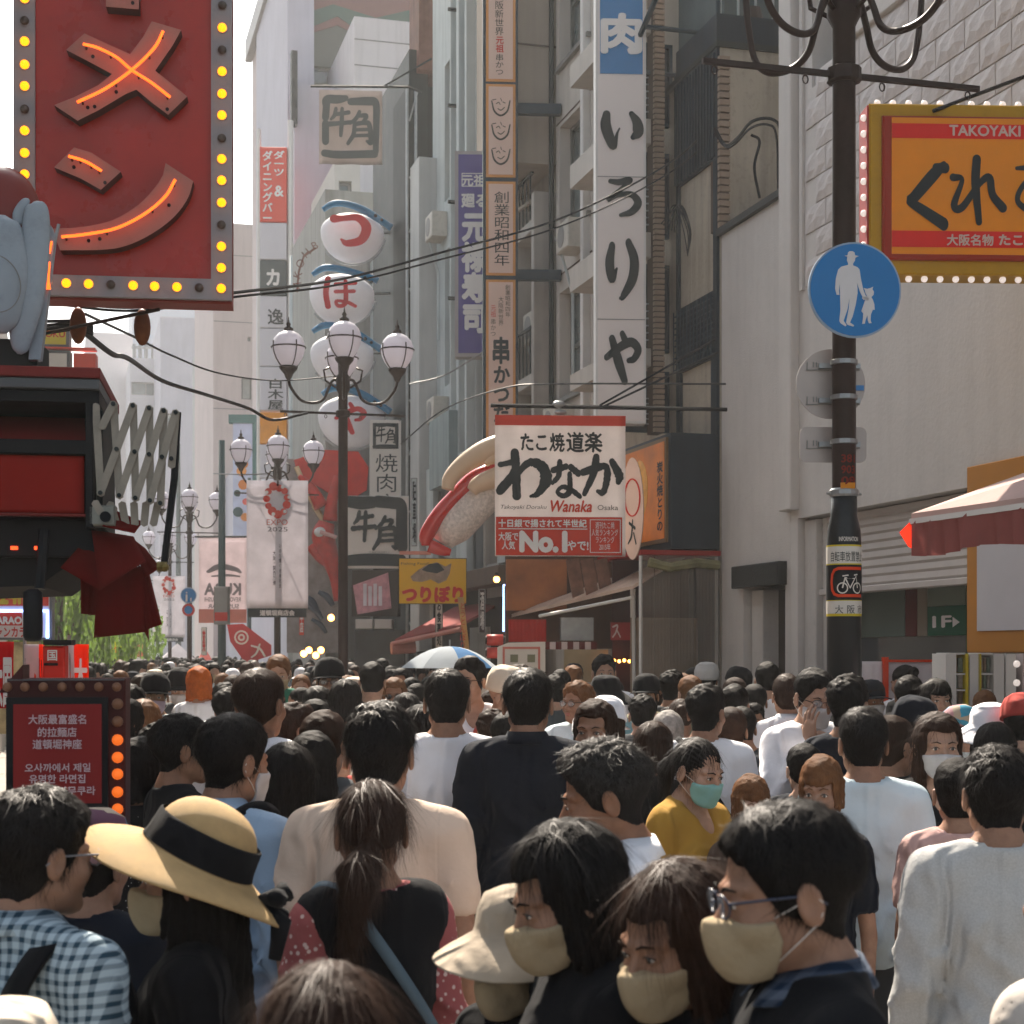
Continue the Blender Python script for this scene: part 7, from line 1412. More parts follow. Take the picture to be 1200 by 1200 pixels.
def hair_sdf(g, style, seed=0):
    X, Y, Z = g.X - HC[0], g.Y - HC[1], g.Z - HC[2]
    n = wob(X, Y, Z, 2.0, seed) ; n2 = wob(X, Y, Z, 4.5, seed + 3)
    cap = g.ell(H_(0, .020, .038), (.0795, .101, .088))
    if style in ('short', 'messy', 'curly', 'fade', 'tuft'):
        vol = {'short': .006, 'messy': .010, 'curly': .015, 'fade': .003, 'tuft': .008}[style]
        d = smin(cap, g.ell(H_(0, .0, .056), (.068, .090, .068)) - vol, .02)
        amp = {'short': .0045, 'messy': .009, 'curly': .010, 'fade': .002, 'tuft': .006}[style]
        d = d + amp * n + amp * .5 * n2
        side = np.clip((.035 - Z) / .07, 0, 1)           # tighter at sides and nape
        d = d + side * {'fade': .012, 'curly': .020, 'messy': .003}.get(style, .007)
        skull = smin(g.ell(H_(0, .016, .036), (.0745, .096, .083)), g.cone((0, .038, 1.42), (0, .018, 1.53), .055, .053), .03); skull = smin(skull, g.ell(H_(0, -.028, -.035), (.060, .064, .075)), .03)
        d = smin(d, skull - (.0042 - .0022 * np.clip(-Z / .07, 0, 1)) + .0008 * n2, .004)
        line = -.074 + np.clip(.060 - Y, 0, 1) * .72 + np.clip(-.03 - Y, 0, 1) * .9
        line = np.where(style == 'messy', line - .012 * (Y > .02), line)
        line = line + .006 * np.sin(X * 160 + seed) * np.clip(-Y * 30, 0, 1)
        d = smax(d, line - Z, .003)
        # room for the ears
        for s in (-1, 1): d = smax(d, -g.ell(H_(s * .086, .004, -.016), (.018, .026, .036)), .004)
        if style == 'tuft': d = smin(d, g.ell(H_(.03, -.04, .115), (.04, .04, .02)) + .004 * n, .02)
        return d
    if style in ('bob', 'long', 'bangs', 'wavy', 'child'):
        d = smin(cap - .004, g.ell(H_(0, .012, .055), (.078, .094, .076)), .02)
        bot = {'bob': -.115, 'child': -.05, 'long': -.34, 'bangs': -.14, 'wavy': -.30}[style]
        cur = np.sqrt((X / 1.0) ** 2 + ((Y - .02) / 1.12) ** 2) - (.086 + np.clip(-Z, 0, .3) * (.09 if style != 'wavy' else .16))
        if style in ('long', 'wavy'): cur = cur + np.clip(-Z - .10, 0, .3) * .35 * (1 - np.clip(Y * 8 + .6, 0, 1))
        cur = np.maximum(cur, Z - .04); cur = smax(cur, bot - Z + .012 * n, .01)
        d = smin(d, cur, .02)
        face = np.maximum(np.abs(X) - (.056 + np.clip(-Z - .02, 0, .4) * .15), Y + .035 + np.clip(Z - .02, 0, 1) * .5)   # open in front
        if style in ('bangs', 'child'): face = np.maximum(face, Z - .018 - .02 * np.abs(X) / .05)
        else: face = np.maximum(face, Z - .060)
        d = smax(d, -face, .008)
        inner = np.maximum(np.sqrt(X ** 2 + ((Y - .015) / 1.12) ** 2) - .062, Z + .09); d = smax(d, -inner, .01)
        return d + .0045 * n + .002 * n2 + .0035 * np.sin(np.arctan2(Y - .02, X) * 26 + 2 * np.sin(Z * 20 + seed)) * np.clip(.08 - Z, 0, .1) * 8
    if style in ('bun', 'pony', 'tied', 'lowpony'):
        d = cap + .002 + .002 * n + .0016 * np.sin(np.arctan2(X, Z) * 40)
        line = -.060 + np.clip(.06 - Y, 0, 1) * .55 + np.clip(-.03 - Y, 0, 1) * .9; d = smax(d, line - Z, .006)
        for s in (-1, 1): d = smax(d, -g.ell(H_(s * .086, .004, -.016), (.016, .024, .034)), .004)
        if style == 'bun': d = smin(d, g.ell(H_(0, .115, .055), (.038, .034, .036)) + .004 * n, .01)
        if style == 'pony': d = smin(d, smin(g.cone(H_(0, .11, .03), H_(0, .155, -.03), .024, .032), g.cone(H_(0, .155, -.03), H_(0, .14, -.19), .032, .014), .02) + .005 * n, .01)
        if style == 'lowpony': d = smin(d, smin(g.cone(H_(.02, .105, -.03), H_(.06, .14, -.09), .022, .044), g.cone(H_(.06, .14, -.09), H_(.09, .13, -.25), .044, .022), .02) + .006 * n, .01)
        return d
    if style == 'buzz': d = cap + .009; return smax(d, -.05 + np.clip(.055 - Y, 0, 1) * .62 + np.clip(-.03 - Y, 0, 1) - Z, .004)
def b_hair(lv, style, seed=0):
    c = {'hi': .0042, 'mid': .0068, 'lo': .012}[lv]; zb = {'long': -.37, 'wavy': -.34, 'bob': -.14, 'bangs': -.17, 'child': -.1, 'pony': -.23, 'lowpony': -.30}.get(style, -.10)
    wx = .15 if style in ('long', 'wavy', 'bob', 'bangs', 'lowpony') else .108
    g = Grid(axis_pts([(-wx, wx, c)]), axis_pts([(-.13, .20 if style in ('pony', 'lowpony', 'bun') else .15, c)]), axis_pts([(HC[2] + zb, HC[2] + .165, c)]))
    return nets(g, hair_sdf(g, style, seed))
def b_mask(lv, beak=True):
    c = {'hi': .0035, 'mid': .006, 'lo': .011}[lv]
    g = Grid(axis_pts([(-.08, .08, c)]), axis_pts([(-.15, .0, c)]), axis_pts([(HC[2] - .14, HC[2] + .01, c)]))
    d = smin(head_sdf(g, True) - .0065, g.ell(H_(0, -.080, -.055), (.034, .034, .046)), .02)
    if beak: d = smin(d, g.ell(H_(0, -.084, -.054), (.028, .042, .050)), .03)
    X, Y, Z = g.X, g.Y, g.Z - HC[2]
    top = -.019 - np.abs(X) * .10; d = smax(d, Z - top, .004); d = smax(d, Y + .030 + np.abs(Z + .055) * .25, .003); d = smax(d, -.117 - Z, .008)
    return nets(g, d)
BUILD = {'body': b_body, 'top': b_top, 'trousers': lambda: b_trousers(), 'shoes': lambda: b_shoes(), 'hair': b_hair, 'mask': b_mask}
def sm(x, a, b): t = np.clip((x - a) / (b - a), 0, 1); return t * t * (3 - 2 * t)
def rotm(yaw, pitch, roll):
    return np.array(Matrix.Rotation(yaw, 3, 'Z') @ Matrix.Rotation(pitch, 3, 'X') @ Matrix.Rotation(roll, 3, 'Y'))
def pose(V, hy=0, hp=0, hr=0, lean=0, full=False):
    V = np.array(V, float)
    if hy or hp or hr:
        w = np.ones(len(V)) if full else sm(V[:, 2], 1.415, 1.50)
        pv = np.array([0, .03, 1.475]); R = rotm(radians(hy), radians(hp), radians(hr)); D = (V - pv) @ R.T + pv; V = V + (D - V) * w[:, None]
    if lean:
        w = sm(V[:, 2], .85, 1.35); pv = np.array([0, 0, .95]); R = rotm(0, radians(lean), 0); D = (V - pv) @ R.T + pv; V = V + (D - V) * w[:, None]
    return V
# -------- materials for people
def skin_mat(name, col):
    m = mat(name, col, .5, .2, 22, bump=.12, bscale=160, spec=.35); b = m.node_tree.nodes['Principled BSDF']; b.inputs['Subsurface Weight'].default_value = .22; b.inputs['Subsurface Radius'].default_value = (.012, .005, .003); return m
SKIN = [skin_mat('skin_warm', (.29, .16, .105)), skin_mat('skin_light', (.39, .235, .165)), skin_mat('skin_tan', (.25, .125, .075)), skin_mat('skin_deep', (.18, .09, .055))]
def hair_mat(name, col, rough=.58, k=.32, obj=False):
    m = mat(name, col, rough, .35, 30, spec=.35 * k, obj_color=obj); nt = m.node_tree; N = nt.nodes; b = N['Principled BSDF']; b.inputs['Anisotropic'].default_value = .5
    tc = N.new('ShaderNodeTexCoord'); mp = N.new('ShaderNodeMapping'); mp.inputs['Scale'].default_value = (240, 240, 26); no = N.new('ShaderNodeTexNoise'); no.inputs['Scale'].default_value = 1; no.inputs['Detail'].default_value = 3; no.inputs['Distortion'].default_value = .5
    bu = N.new('ShaderNodeBump'); bu.inputs['Strength'].default_value = .9; bu.inputs['Distance'].default_value = .004
    for a, b_ in ((tc.outputs['Object'], mp.inputs['Vector']), (mp.outputs[0], no.inputs['Vector']), (no.outputs['Fac'], bu.inputs['Height']), (bu.outputs[0], b.inputs['Normal'])): nt.links.new(a, b_)
    return m
HB = hair_mat('black_hair', (.007, .006, .0055)); HBR = hair_mat('dark_brown_hair', (.026, .013, .008)); HOR_ = hair_mat('orange_hair', (.42, .10, .02)); HLB = hair_mat('light_brown_hair', (.14, .065, .03)); HGR = hair_mat('grey_hair', (.30, .28, .26))
def strand_mat(name, col): return mat(name, col, .5, .4, 60, spec=.3)  # strand colours are lighter than the hair shell, painting in its glints
STRAND = {'black_hair': strand_mat('black_strand', (.010, .008, .007)), 'dark_brown_hair': strand_mat('brown_strand', (.038, .019, .012)), 'light_brown_hair': strand_mat('light_brown_strand', (.20, .10, .05)), 'curly_dark': strand_mat('curly_strand', (.034, .031, .028)), 'orange_hair': strand_mat('orange_strand', (.5, .14, .03))}
HAIRC = [HB, HB, HB, HBR, HBR, HB, HLB]
M_eyew = mat('eye_white', (.62, .58, .55), .25, .05, spec=.6); M_iris = mat('dark_iris', (.015, .009, .006), .12, .1, spec=.8); M_lip = mat('lips', (.38, .12, .10), .45, .1); M_lens = mat('dark_lens', (.02, .02, .025), .05, .1, spec=1.0); M_clear = mat('clear_lens', (.5, .55, .6), .05, .0, alpha=.18, spec=1.0)
CL = {}
def crease(m, sc=5.5, st=1.0, dist=.05):
    nt = m.node_tree; N = nt.nodes; b = N['Principled BSDF']; tc = N.new('ShaderNodeTexCoord'); mp = N.new('ShaderNodeMapping'); mp.inputs['Rotation'].default_value = (.5, .3, .4); mp.inputs['Scale'].default_value = (1, 1, .45)
    no = N.new('ShaderNodeTexNoise'); no.inputs['Scale'].default_value = sc; no.inputs['Detail'].default_value = 2.5; no.inputs['Distortion'].default_value = 1.6; no.noise_type = 'RIDGED_MULTIFRACTAL'; bm = N.new('ShaderNodeBump'); bm.inputs['Strength'].default_value = st; bm.inputs['Distance'].default_value = dist
    nt.links.new(tc.outputs['Object'], mp.inputs['Vector']); nt.links.new(mp.outputs[0], no.inputs['Vector']); nt.links.new(no.outputs['Fac'], bm.inputs['Height'])
    sx = N.new('ShaderNodeSeparateXYZ'); nt.links.new(tc.outputs['Object'], sx.inputs[0])
    def mth(op, a, b=None, v=None):
        n_ = N.new('ShaderNodeMath'); n_.operation = op
        if a is not None: nt.links.new(a, n_.inputs[0])
        if b is not None: nt.links.new(b, n_.inputs[1])
        if v is not None: n_.inputs[1].default_value = v
        return n_.outputs[0]
    e = mth('ABSOLUTE', mth('SUBTRACT', mth('ABSOLUTE', sx.outputs[0]), None, .158)); 
    mr = N.new('ShaderNodeMapRange'); mr.inputs[1].default_value = .0015; mr.inputs[2].default_value = .005; nt.links.new(e, mr.inputs[0]); b2 = N.new('ShaderNodeBump'); b2.inputs['Strength'].default_value = .25; b2.inputs['Distance'].default_value = .003; nt.links.new(mr.outputs[0], b2.inputs['Height']); nt.links.new(b2.outputs[0], bm.inputs['Normal'])
    if b.inputs['Normal'].links: nt.links.new(b.inputs['Normal'].links[0].from_socket, b2.inputs['Normal'])
    nt.links.new(bm.outputs[0], b.inputs['Normal']); return m
def cloth(name, col, **k):
    if name not in CL: CL[name] = mat('cloth_' + name, col, k.pop('rough', .88), k.pop('var', .10), k.pop('scale', 5), bump=k.pop('bump', .6), bscale=k.pop('bscale', 14), spec=.2, sheen=.03, **k); crease(CL[name])
    return CL[name]
K = dict(white=cloth('white', (.74, .74, .77)), cream=cloth('cream', (.58, .50, .40)), beige=cloth('beige', (.60, .46, .36)), black=cloth('black', (.006, .0065, .008)), navy=cloth('navy', (.008, .011, .018)), blue=cloth('light_blue', (.30, .40, .52)),
         pale=cloth('pale_blue', (.56, .66, .70)), grey=cloth('heather_grey', (.44, .44, .43), scale=200, var=.15), yellow=cloth('mustard', (.36, .20, .035)), green=cloth('green', (.02, .14, .09)), pink=cloth('pink', (.52, .33, .30)), red=cloth('red', (.34, .05, .04)), olive=cloth('olive', (.20, .19, .13)), brown=cloth('brown', (.09, .06, .045)), denim=cloth('denim', (.22, .36, .42)), dgrey=cloth('dark_grey', (.06, .065, .07)), teal=cloth('teal', (.08, .2, .22)))
def pattern_mat(name, base_c, kind, c2):
    m = bpy.data.materials.new(name); m.use_nodes = True; nt = m.node_tree; N = nt.nodes; L = nt.links; b = N['Principled BSDF']; b.inputs['Roughness'].default_value = .9; b.inputs['Specular IOR Level'].default_value = .2
    tc = N.new('ShaderNodeTexCoord'); mx = N.new('ShaderNodeMix'); mx.data_type = 'RGBA'; mx.inputs[6].default_value = (*base_c, 1); mx.inputs[7].default_value = (*c2, 1)
    if kind == 'dots':
        v = N.new('ShaderNodeTexVoronoi'); v.inputs['Scale'].default_value = 52; L.new(tc.outputs['Object'], v.inputs['Vector']); r = N.new('ShaderNodeMapRange'); r.inputs[1].default_value = .22; r.inputs[2].default_value = .30; r.inputs[3].default_value = 1; r.inputs[4].default_value = 0; L.new(v.outputs['Distance'], r.inputs[0]); f = r.outputs[0]
    elif kind == 'speck':
        v = N.new('ShaderNodeTexVoronoi'); v.inputs['Scale'].default_value = 60; L.new(tc.outputs['Object'], v.inputs['Vector']); r = N.new('ShaderNodeMapRange'); r.inputs[1].default_value = .10; r.inputs[2].default_value = .14; r.inputs[3].default_value = 1; r.inputs[4].default_value = 0; L.new(v.outputs['Distance'], r.inputs[0]); f = r.outputs[0]
    else:   # plaid: three families of soft stripes added
        sx = N.new('ShaderNodeSeparateXYZ'); no = N.new('ShaderNodeTexNoise'); no.inputs['Scale'].default_value = 5; ad = N.new('ShaderNodeMix'); ad.data_type = 'RGBA'; ad.inputs[0].default_value = .035; L.new(tc.outputs['Object'], no.inputs['Vector']); L.new(tc.outputs['Object'], ad.inputs[6]); L.new(no.outputs['Color'], ad.inputs[7]); L.new(ad.outputs[2], sx.inputs[0]); outs = []
        for o_, fr in ((0, 290.0), (2, 290.0)):
            s_ = N.new('ShaderNodeMath'); s_.operation = 'MULTIPLY'; s_.inputs[1].default_value = fr; L.new(sx.outputs[o_], s_.inputs[0]); s2 = N.new('ShaderNodeMath'); s2.operation = 'SINE'; L.new(s_.outputs[0], s2.inputs[0]); r = N.new('ShaderNodeMapRange'); r.inputs[1].default_value = -.2; r.inputs[2].default_value = .5; L.new(s2.outputs[0], r.inputs[0]); outs.append(r.outputs[0])
            s_ = N.new('ShaderNodeMath'); s_.operation = 'MULTIPLY'; s_.inputs[1].default_value = fr * 2.0; L.new(sx.outputs[o_], s_.inputs[0]); s2 = N.new('ShaderNodeMath'); s2.operation = 'COSINE'; L.new(s_.outputs[0], s2.inputs[0]); r = N.new('ShaderNodeMapRange'); r.inputs[1].default_value = .7; r.inputs[2].default_value = .95; r.inputs[4].default_value = .6; L.new(s2.outputs[0], r.inputs[0]); outs.append(r.outputs[0])
        a = outs[0]
        for o_ in outs[1:]: q_ = N.new('ShaderNodeMath'); q_.operation = 'ADD'; L.new(a, q_.inputs[0]); L.new(o_, q_.inputs[1]); a = q_.outputs[0]
        q_ = N.new('ShaderNodeMath'); q_.operation = 'MULTIPLY'; q_.inputs[1].default_value = .42; q_.use_clamp = True; L.new(a, q_.inputs[0]); f = q_.outputs[0]
    L.new(f, mx.inputs[0]); L.new(mx.outputs[2], b.inputs['Base Color'])
    nb = N.new('ShaderNodeTexNoise'); nb.inputs['Scale'].default_value = 22; bm = N.new('ShaderNodeBump'); bm.inputs['Strength'].default_value = .5; bm.inputs['Distance'].default_value = .01; L.new(tc.outputs['Object'], nb.inputs['Vector']); L.new(nb.outputs['Fac'], bm.inputs['Height']); L.new(bm.outputs[0], b.inputs['Normal'])
    return m
K['plaid'] = pattern_mat('blue_plaid', (.022, .050, .075), 'plaid', (.42, .52, .58)); K['pinkdot'] = pattern_mat('pink_dotted', (.30, .085, .085), 'dots', (.60, .46, .42)); K['polka'] = pattern_mat('black_polka', (.008, .008, .009), 'speck', (.7, .68, .66)); K['speck'] = pattern_mat('speckled_cream', (.52, .47, .42), 'speck', (.08, .07, .06)); K['darkplaid'] = pattern_mat('dark_plaid', (.010, .022, .045), 'plaid', (.10, .12, .16))
M_straw = mat('straw', (.42, .28, .13), .8, .15, 20); _n = M_straw.node_tree; _w = _n.nodes.new('ShaderNodeTexWave'); _w.bands_direction = 'Z'; _w.inputs['Scale'].default_value = 105; _tcx = _n.nodes.new('ShaderNodeTexCoord'); _n.links.new(_tcx.outputs['Object'], _w.inputs['Vector']); _b = _n.nodes.new('ShaderNodeBump'); _b.inputs['Strength'].default_value = .4; _b.inputs['Distance'].default_value = .003; _n.links.new(_w.outputs['Fac'], _b.inputs['Height']); _n.links.new(_b.outputs[0], _n.nodes['Principled BSDF'].inputs['Normal'])
M_mbeige = fabric('beige_mask', (.42, .33, .21), .25, .9, .06, 20, .4, 60); M_mwhite = fabric('white_mask', (.60, .59, .60), .3, .9, .05, 20, .3, 50); M_maqua = fabric('aqua_mask', (.30, .58, .54), .3, .9, .05, 20, .3, 50); M_mpink = fabric('pink_mask', (.58, .46, .56), .3); M_elastic = mat('elastic', (.6, .55, .5), .8)
# -------- strands of hair
def strands(V, Q, n, ln, wd, rs_, can=None, zlow=None, spread=.5, down=.5, zmin=None, curl=0.0, lift=.35):
    Qv = V[Q]; C_ = Qv.mean(1); N_ = np.cross(Qv[:, 2] - Qv[:, 0], Qv[:, 3] - Qv[:, 1]); A = np.linalg.norm(N_, axis=1); N_ /= A[:, None] + 1e-12
    if zmin is not None: A = A * (C_[:, 2] > zmin)
    A = A * (N_[:, 2] > -.3)
    if can is not None:
        c0 = can[Q].mean(1)
        if zlow is not None: A = A * (c0[:, 2] > zlow)
        A = A * ~((c0[:, 1] < -.035) & (np.abs(c0[:, 0]) < .085) & (c0[:, 2] < HC[2] + .085)) * (c0[:, 1] > -.075)
    idx = rs_.choice(len(Q), n, p=A / A.sum()); P = C_[idx] + rs_.normal(0, .002, (n, 3)); nn = N_[idx]
    T = np.tile(np.array([0, .25, -1.0]) * down, (n, 1)) + rs_.normal(0, spread, (n, 3)); T -= nn * (T * nn).sum(1)[:, None]; T /= np.linalg.norm(T, axis=1)[:, None] + 1e-9; T = T + nn * lift * rs_.rand(n, 1); T /= np.linalg.norm(T, axis=1)[:, None]
    L_ = ln * rs_.uniform(.5, 1.3, n)[:, None]; S_ = np.cross(T, nn); S_ /= np.linalg.norm(S_, axis=1)[:, None] + 1e-9
    out = []; K_ = 4
    bend = nn * rs_.uniform(-.5, .0, (n, 1)) + rs_.normal(0, .10 + curl, (n, 3)) + np.array([0, 0, -.25])
    for k in range(K_ + 1):
        t = k / K_; p = P + T * L_ * t + bend * L_ * t * t + nn * .001; w = wd * (1 - t * .85)
        out += [p - S_ * w, p + S_ * w]
    VV = np.stack(out, 1).reshape(-1, 3); b = np.arange(n)[:, None] * (2 * (K_ + 1)); F_ = np.concatenate([np.stack([b[:, 0] + 2 * k, b[:, 0] + 2 * k + 1, b[:, 0] + 2 * k + 3, b[:, 0] + 2 * k + 2], 1) for k in range(K_)])
    return VV, F_
_share = {}
def share(name, key, fn):
    if key not in _share: V, Q = fn(); _share[key] = quads_np(name, V, Q)
    return _share[key]
def mbmesh(q, fn): 
    V = np.array(q.v); V = fn(V); return mesh_np('part', V, q.f, True)
def mbhead(q, fn): return mesh_np('part', fn(hscale(np.array(q.v), 1.0)), q.f, True)
# head-space accessories as MB in canonical coordinates
def tubehd(q, pts, r, seg=6): q.tube([H_(*p) for p in pts], r, seg); return q
HC3 = Vector(HC)
def hat_lathe(prof, c, seg=36, sx=1.0, sy=1.15, wave=0.0, droop=0.0, tilt=0.0):
    q = MB(); V = []; ca, sa = cos(tilt), sin(tilt)
    for i, (r, h) in enumerate(prof):
        for j in range(seg):
            a = 2 * pi * j / seg; rr = r; hh = h
            if r > .12: hh += wave * sin(a * 2 + .6) * (r - .12) / .08 - droop * abs(cos(a)) * (r - .12) / .08
            x, y, z = rr * sx * cos(a), rr * sy * sin(a), hh; y, z = ca * y - sa * z, sa * y + ca * z
            V.append((c[0] + x, c[1] + y, c[2] + z))
    q.v = V; n = len(prof); q.f = [(i * seg + j, i * seg + (j + 1) % seg, (i + 1) * seg + (j + 1) % seg, (i + 1) * seg + j) for i in range(n - 1) for j in range(seg)]; q.f.append(tuple((n - 1) * seg + j for j in range(seg)))
    return q
PEOPLE = []
GZ = .124
def person(px, yt, d, a, label, hair='short', hmat=None, top=None, sleeve='short', male=True, lv='hi', hy=0, hp=0, hr=0, lean=0, skin=0, mask=None, glasses=None, hat=None, arm='down', neck='round', collar=None, bottom=None, strand=0, seed=0, height=None, pos=None, cat='person', group='people in the crowd', wide=1.0, extra=None, eyes=None, vest=None, strap=None, hairseed=0):
    hmat = hmat or HB; top = top or K['black']; bottom = bottom or K['dgrey']
    if pos is None: p = pt(px, HOR, d); x, y = p.x, p.y
    else: x, y = pos
    ht = height if height is not None else CAMZ - (yt - HOR) / 1900.0 * d - GZ
    sc = ht / (1.729 if hat is None else 1.745); rz = -YAW + radians(a)
    t = bpy.data.objects.new('person', None); COL.objects.link(t); t.location = (x, y, GZ); t.rotation_euler = (0, 0, rz); t.scale = (sc * wide, sc * wide, sc); t.empty_display_size = .2; tag(t, label, cat, group)
    posed = bool(hy or hp or hr or lean); shared = (lv != 'hi') and not lean and not hr and abs(hy) in (0, 30) and hp in (0, 12)
    def fn(full=False): return lambda V: pose(V, hy, hp, hr, lean, full)
    def mk(name, kind, args, m, full=False, post=None):
        if shared and post is None: me = share(name, (kind, hy, hp) + args if kind in ('body', 'hair', 'mask') else (kind,) + args, lambda: (lambda r: (pose(r[0], hy, hp, 0, 0, full), r[1]) if kind != 'top' else r)(base(kind, *args)))
        else:
            V, Q = base(kind, *args); V = fn(full)(V)
            if post is not None: V, Q = post(V, Q)
            me = quads_np(name, V, Q)
        return link(name, me, t, m)
    sk = SKIN[skin]; mk('body', 'body', (lv, male, arm), sk)
    tp = mk('shirt', 'top', ('mid' if lv == 'hi' and d > 3.8 else lv, male, sleeve, arm, .012, neck), top)
    link('trousers', share('trousers', ('trousers',), lambda: base('trousers')), t, bottom); link('shoes', share('shoes', ('shoes',), lambda: base('shoes')), t, K['dgrey'])
    H3 = fn(True)
    def acc(name, q, m, par=t, full=True): me = mbhead(q, fn(full)); return link(name, me, par, m)
    if hair:
        V, Q = (base('hair', lv, hair, hairseed))
        if strand and not hat:
            V0 = np.array(V); V = H3(V) if posed else np.array(V); rs_ = np.random.RandomState(seed + 5); long_ = hair in ('long', 'wavy', 'bob', 'bangs', 'lowpony', 'pony')
            SV, SQ = strands(V, Q, strand, .034 * (.6 if hair == 'curly' else 1) if not long_ else .09, .00036 + .00014 * d, rs_, V0, None if long_ else HC[2] + (.02 if hair in ('curly', 'fade') else -.045), spread=.28 if not long_ else .10, down=.55 if not long_ else 1.0, curl=.45 if hair == 'curly' else .06, lift=.16 if not long_ else .05)
            me = quads_np('hair', np.concatenate([V, SV]), np.concatenate([Q, SQ + len(V)])); me.materials.append(hmat); me.materials.append(STRAND.get(hmat.name, hmat))
            me.polygons.foreach_set('material_index', np.concatenate([np.zeros(len(Q), np.int32), np.ones(len(SQ), np.int32)])); link('hair', me, t)
        else: mk('hair', 'hair', (lv, hair, hairseed), hmat, True)
    if eyes is None: eyes = lv != 'lo' and abs(((a + hy + 180) % 360) - 180) < 125
    if eyes:
        if glasses != 'sun':
            for s in (-1, 1):
                q = MB(); q.ball(H_(s * .031, -.0795, -.0015), (.0125, .0110, .0075), 10, 6); e = acc('eye', q, M_eyew)
                q = MB(); q.ball(H_(s * .031, -.0885, -.0015), (.0058, .0032, .0062), 8, 6); acc('iris', q, M_iris, e)
                q = MB(); tubehd(q, [(s * .017, -.088, -.001), (s * .024, -.0925, .0052), (s * .033, -.0925, .0058), (s * .045, -.084, .0)], .0014, 5); acc('eyelid', q, M_iris if not male else sk, e)
        for s in (-1, 1): q = MB(); tubehd(q, [(s * .013, -.0955, .018), (s * .028, -.0955, .0245), (s * .046, -.083, .020)], [.0022, .0028, .0012], 5); acc('eyebrow', q, hmat)
        if not mask:
            q = MB(); q.ball(H_(0, -.0935, -.0568), (.0205, .0060, .0036), 12, 6); q.ball(H_(0, -.0925, -.0668), (.0175, .0068, .0046), 12, 6); acc('lips', q, M_lip)
    if mask:
        mk('mask', 'mask', ('hi' if lv == 'hi' else 'mid' if lv == 'mid' else 'lo', mask is M_mbeige), mask, True)
        for s in (-1, 1):
            q = MB(); tubehd(q, [(s * .060, -.042, -.024), (s * .0755, -.01, -.008), (s * .083, .018, .006), (s * .087, .028, -.006)], .0012, 4); tubehd(q, [(s * .057, -.040, -.085), (s * .074, -.01, -.058), (s * .083, .016, -.036), (s * .086, .026, -.02)], .0012, 4); acc('ear_loop', q, M_elastic)
    if glasses:
        q = MB(); m_ = M_lens if glasses == 'sun' else M_black
        for s in (-1, 1):
            q.tube([H_(s * .032 + .0225 * cos(b), -.104 + .007 * abs(cos(b)) , .000 + .017 * sin(b)) for b in [i * pi / 10 for i in range(21)]], .0016, 6, cap=False); tubehd(q, [(s * .0545, -.098, .006), (s * .074, -.06, .008), (s * .0815, .01, .006), (s * .083, .035, -.010)], .0020, 6)
        tubehd(q, [(-.010, -.1065, .004), (0, -.1085, .007), (.010, -.1065, .004)], .0016, 5); gl = acc('glasses', q, glasses if not isinstance(glasses, str) else M_black)
        for s in (-1, 1): q = MB(); q.ball(H_(s * .032, -.1035, 0), (.0215, .0016, .0165), 14, 8); acc('lens', q, M_lens if glasses == 'sun' else M_clear, gl)
    if hat:
        kind, hm_ = hat[0], hat[1]
        if kind == 'straw':
            q = hat_lathe([(.0, .108)] + [(.100 * sin(b) ** .8, .01 + .098 * cos(b)) for b in [i * pi / 18 for i in range(1, 10)]] + [(.106, .0), (.110, -.018), (.125, -.026), (.15, -.032), (.18, -.040), (.205, -.052), (.207, -.056), (.20, -.056), (.15, -.040), (.112, -.03)], H_(0, .02, .065), 44, 1, 1.14, .02, .018, radians(-25)); h_ = acc('hat', q, hm_)
            q = hat_lathe([(.1000, .050), (.1040, .047), (.1085, .0), (.1125, -.016)], H_(0, .02, .065), 44, 1, 1.14, 0, 0, radians(-25)); q.f = q.f[:-1]; acc('hat_band', q, K['black'], h_)
            q = MB(); b0 = H_(.02, .150, -.03)
            for e_ in ((-.05, .04, -.10), (.05, .05, -.12), (-.03, .05, .02), (.05, .04, .01)): q.tube([b0, (b0[0] + e_[0] * .5, b0[1] + e_[1], b0[2] + e_[2] * .4), (b0[0] + e_[0], b0[1] + e_[1] * .8, b0[2] + e_[2])], [.008, .022, .014], 8)
            acc('hat_bow', q, K['black'], h_)
        elif kind == 'bucket':
            q = hat_lathe([(.0, .098), (.045, .096), (.078, .082), (.092, .05), (.097, .012), (.101, -.002), (.130, -.020), (.160, -.040), (.182, -.058), (.184, -.062), (.178, -.060), (.13, -.028), (.097, -.008)], H_(0, .02, .055), 40, 1, 1.12, .016, .010, radians(-8)); h_ = acc('hat', q, hm_)
        elif kind in ('cap', 'backcap'):
            q = hat_lathe([(.0, .112), (.045, .106), (.075, .086), (.093, .05), (.0985, .0), (.0985, -.010)], H_(0, .018, .048), 28, 1, 1.14); h_ = acc('cap', q, hm_)
            q = MB(); n_ = 12; V = []; sg = -1 if kind == 'cap' else 1
            for j in range(4):
                for i in range(n_ + 1): a_ = -1.0 + 2.0 * i / n_; r_ = .095 + .075 * (j / 3) * cos(a_ * .8); V.append(H_(r_ * sin(a_) * (1 - .1 * j / 3), .018 + sg * r_ * 1.14 * cos(a_), .042 - .012 * j / 3 - .014 * abs(a_) ** 2))
            q.v = V + [(v[0], v[1], v[2] - .004) for v in V]; m_ = len(V); f1 = [(j * 13 + i, (j + 1) * 13 + i, (j + 1) * 13 + i + 1, j * 13 + i + 1) for j in range(3) for i in range(12)]; q.f = f1 + [tuple(k + m_ for k in f[::-1]) for f in f1] + [(39 + i, 39 + i + m_, 40 + i + m_, 40 + i) for i in range(12)]
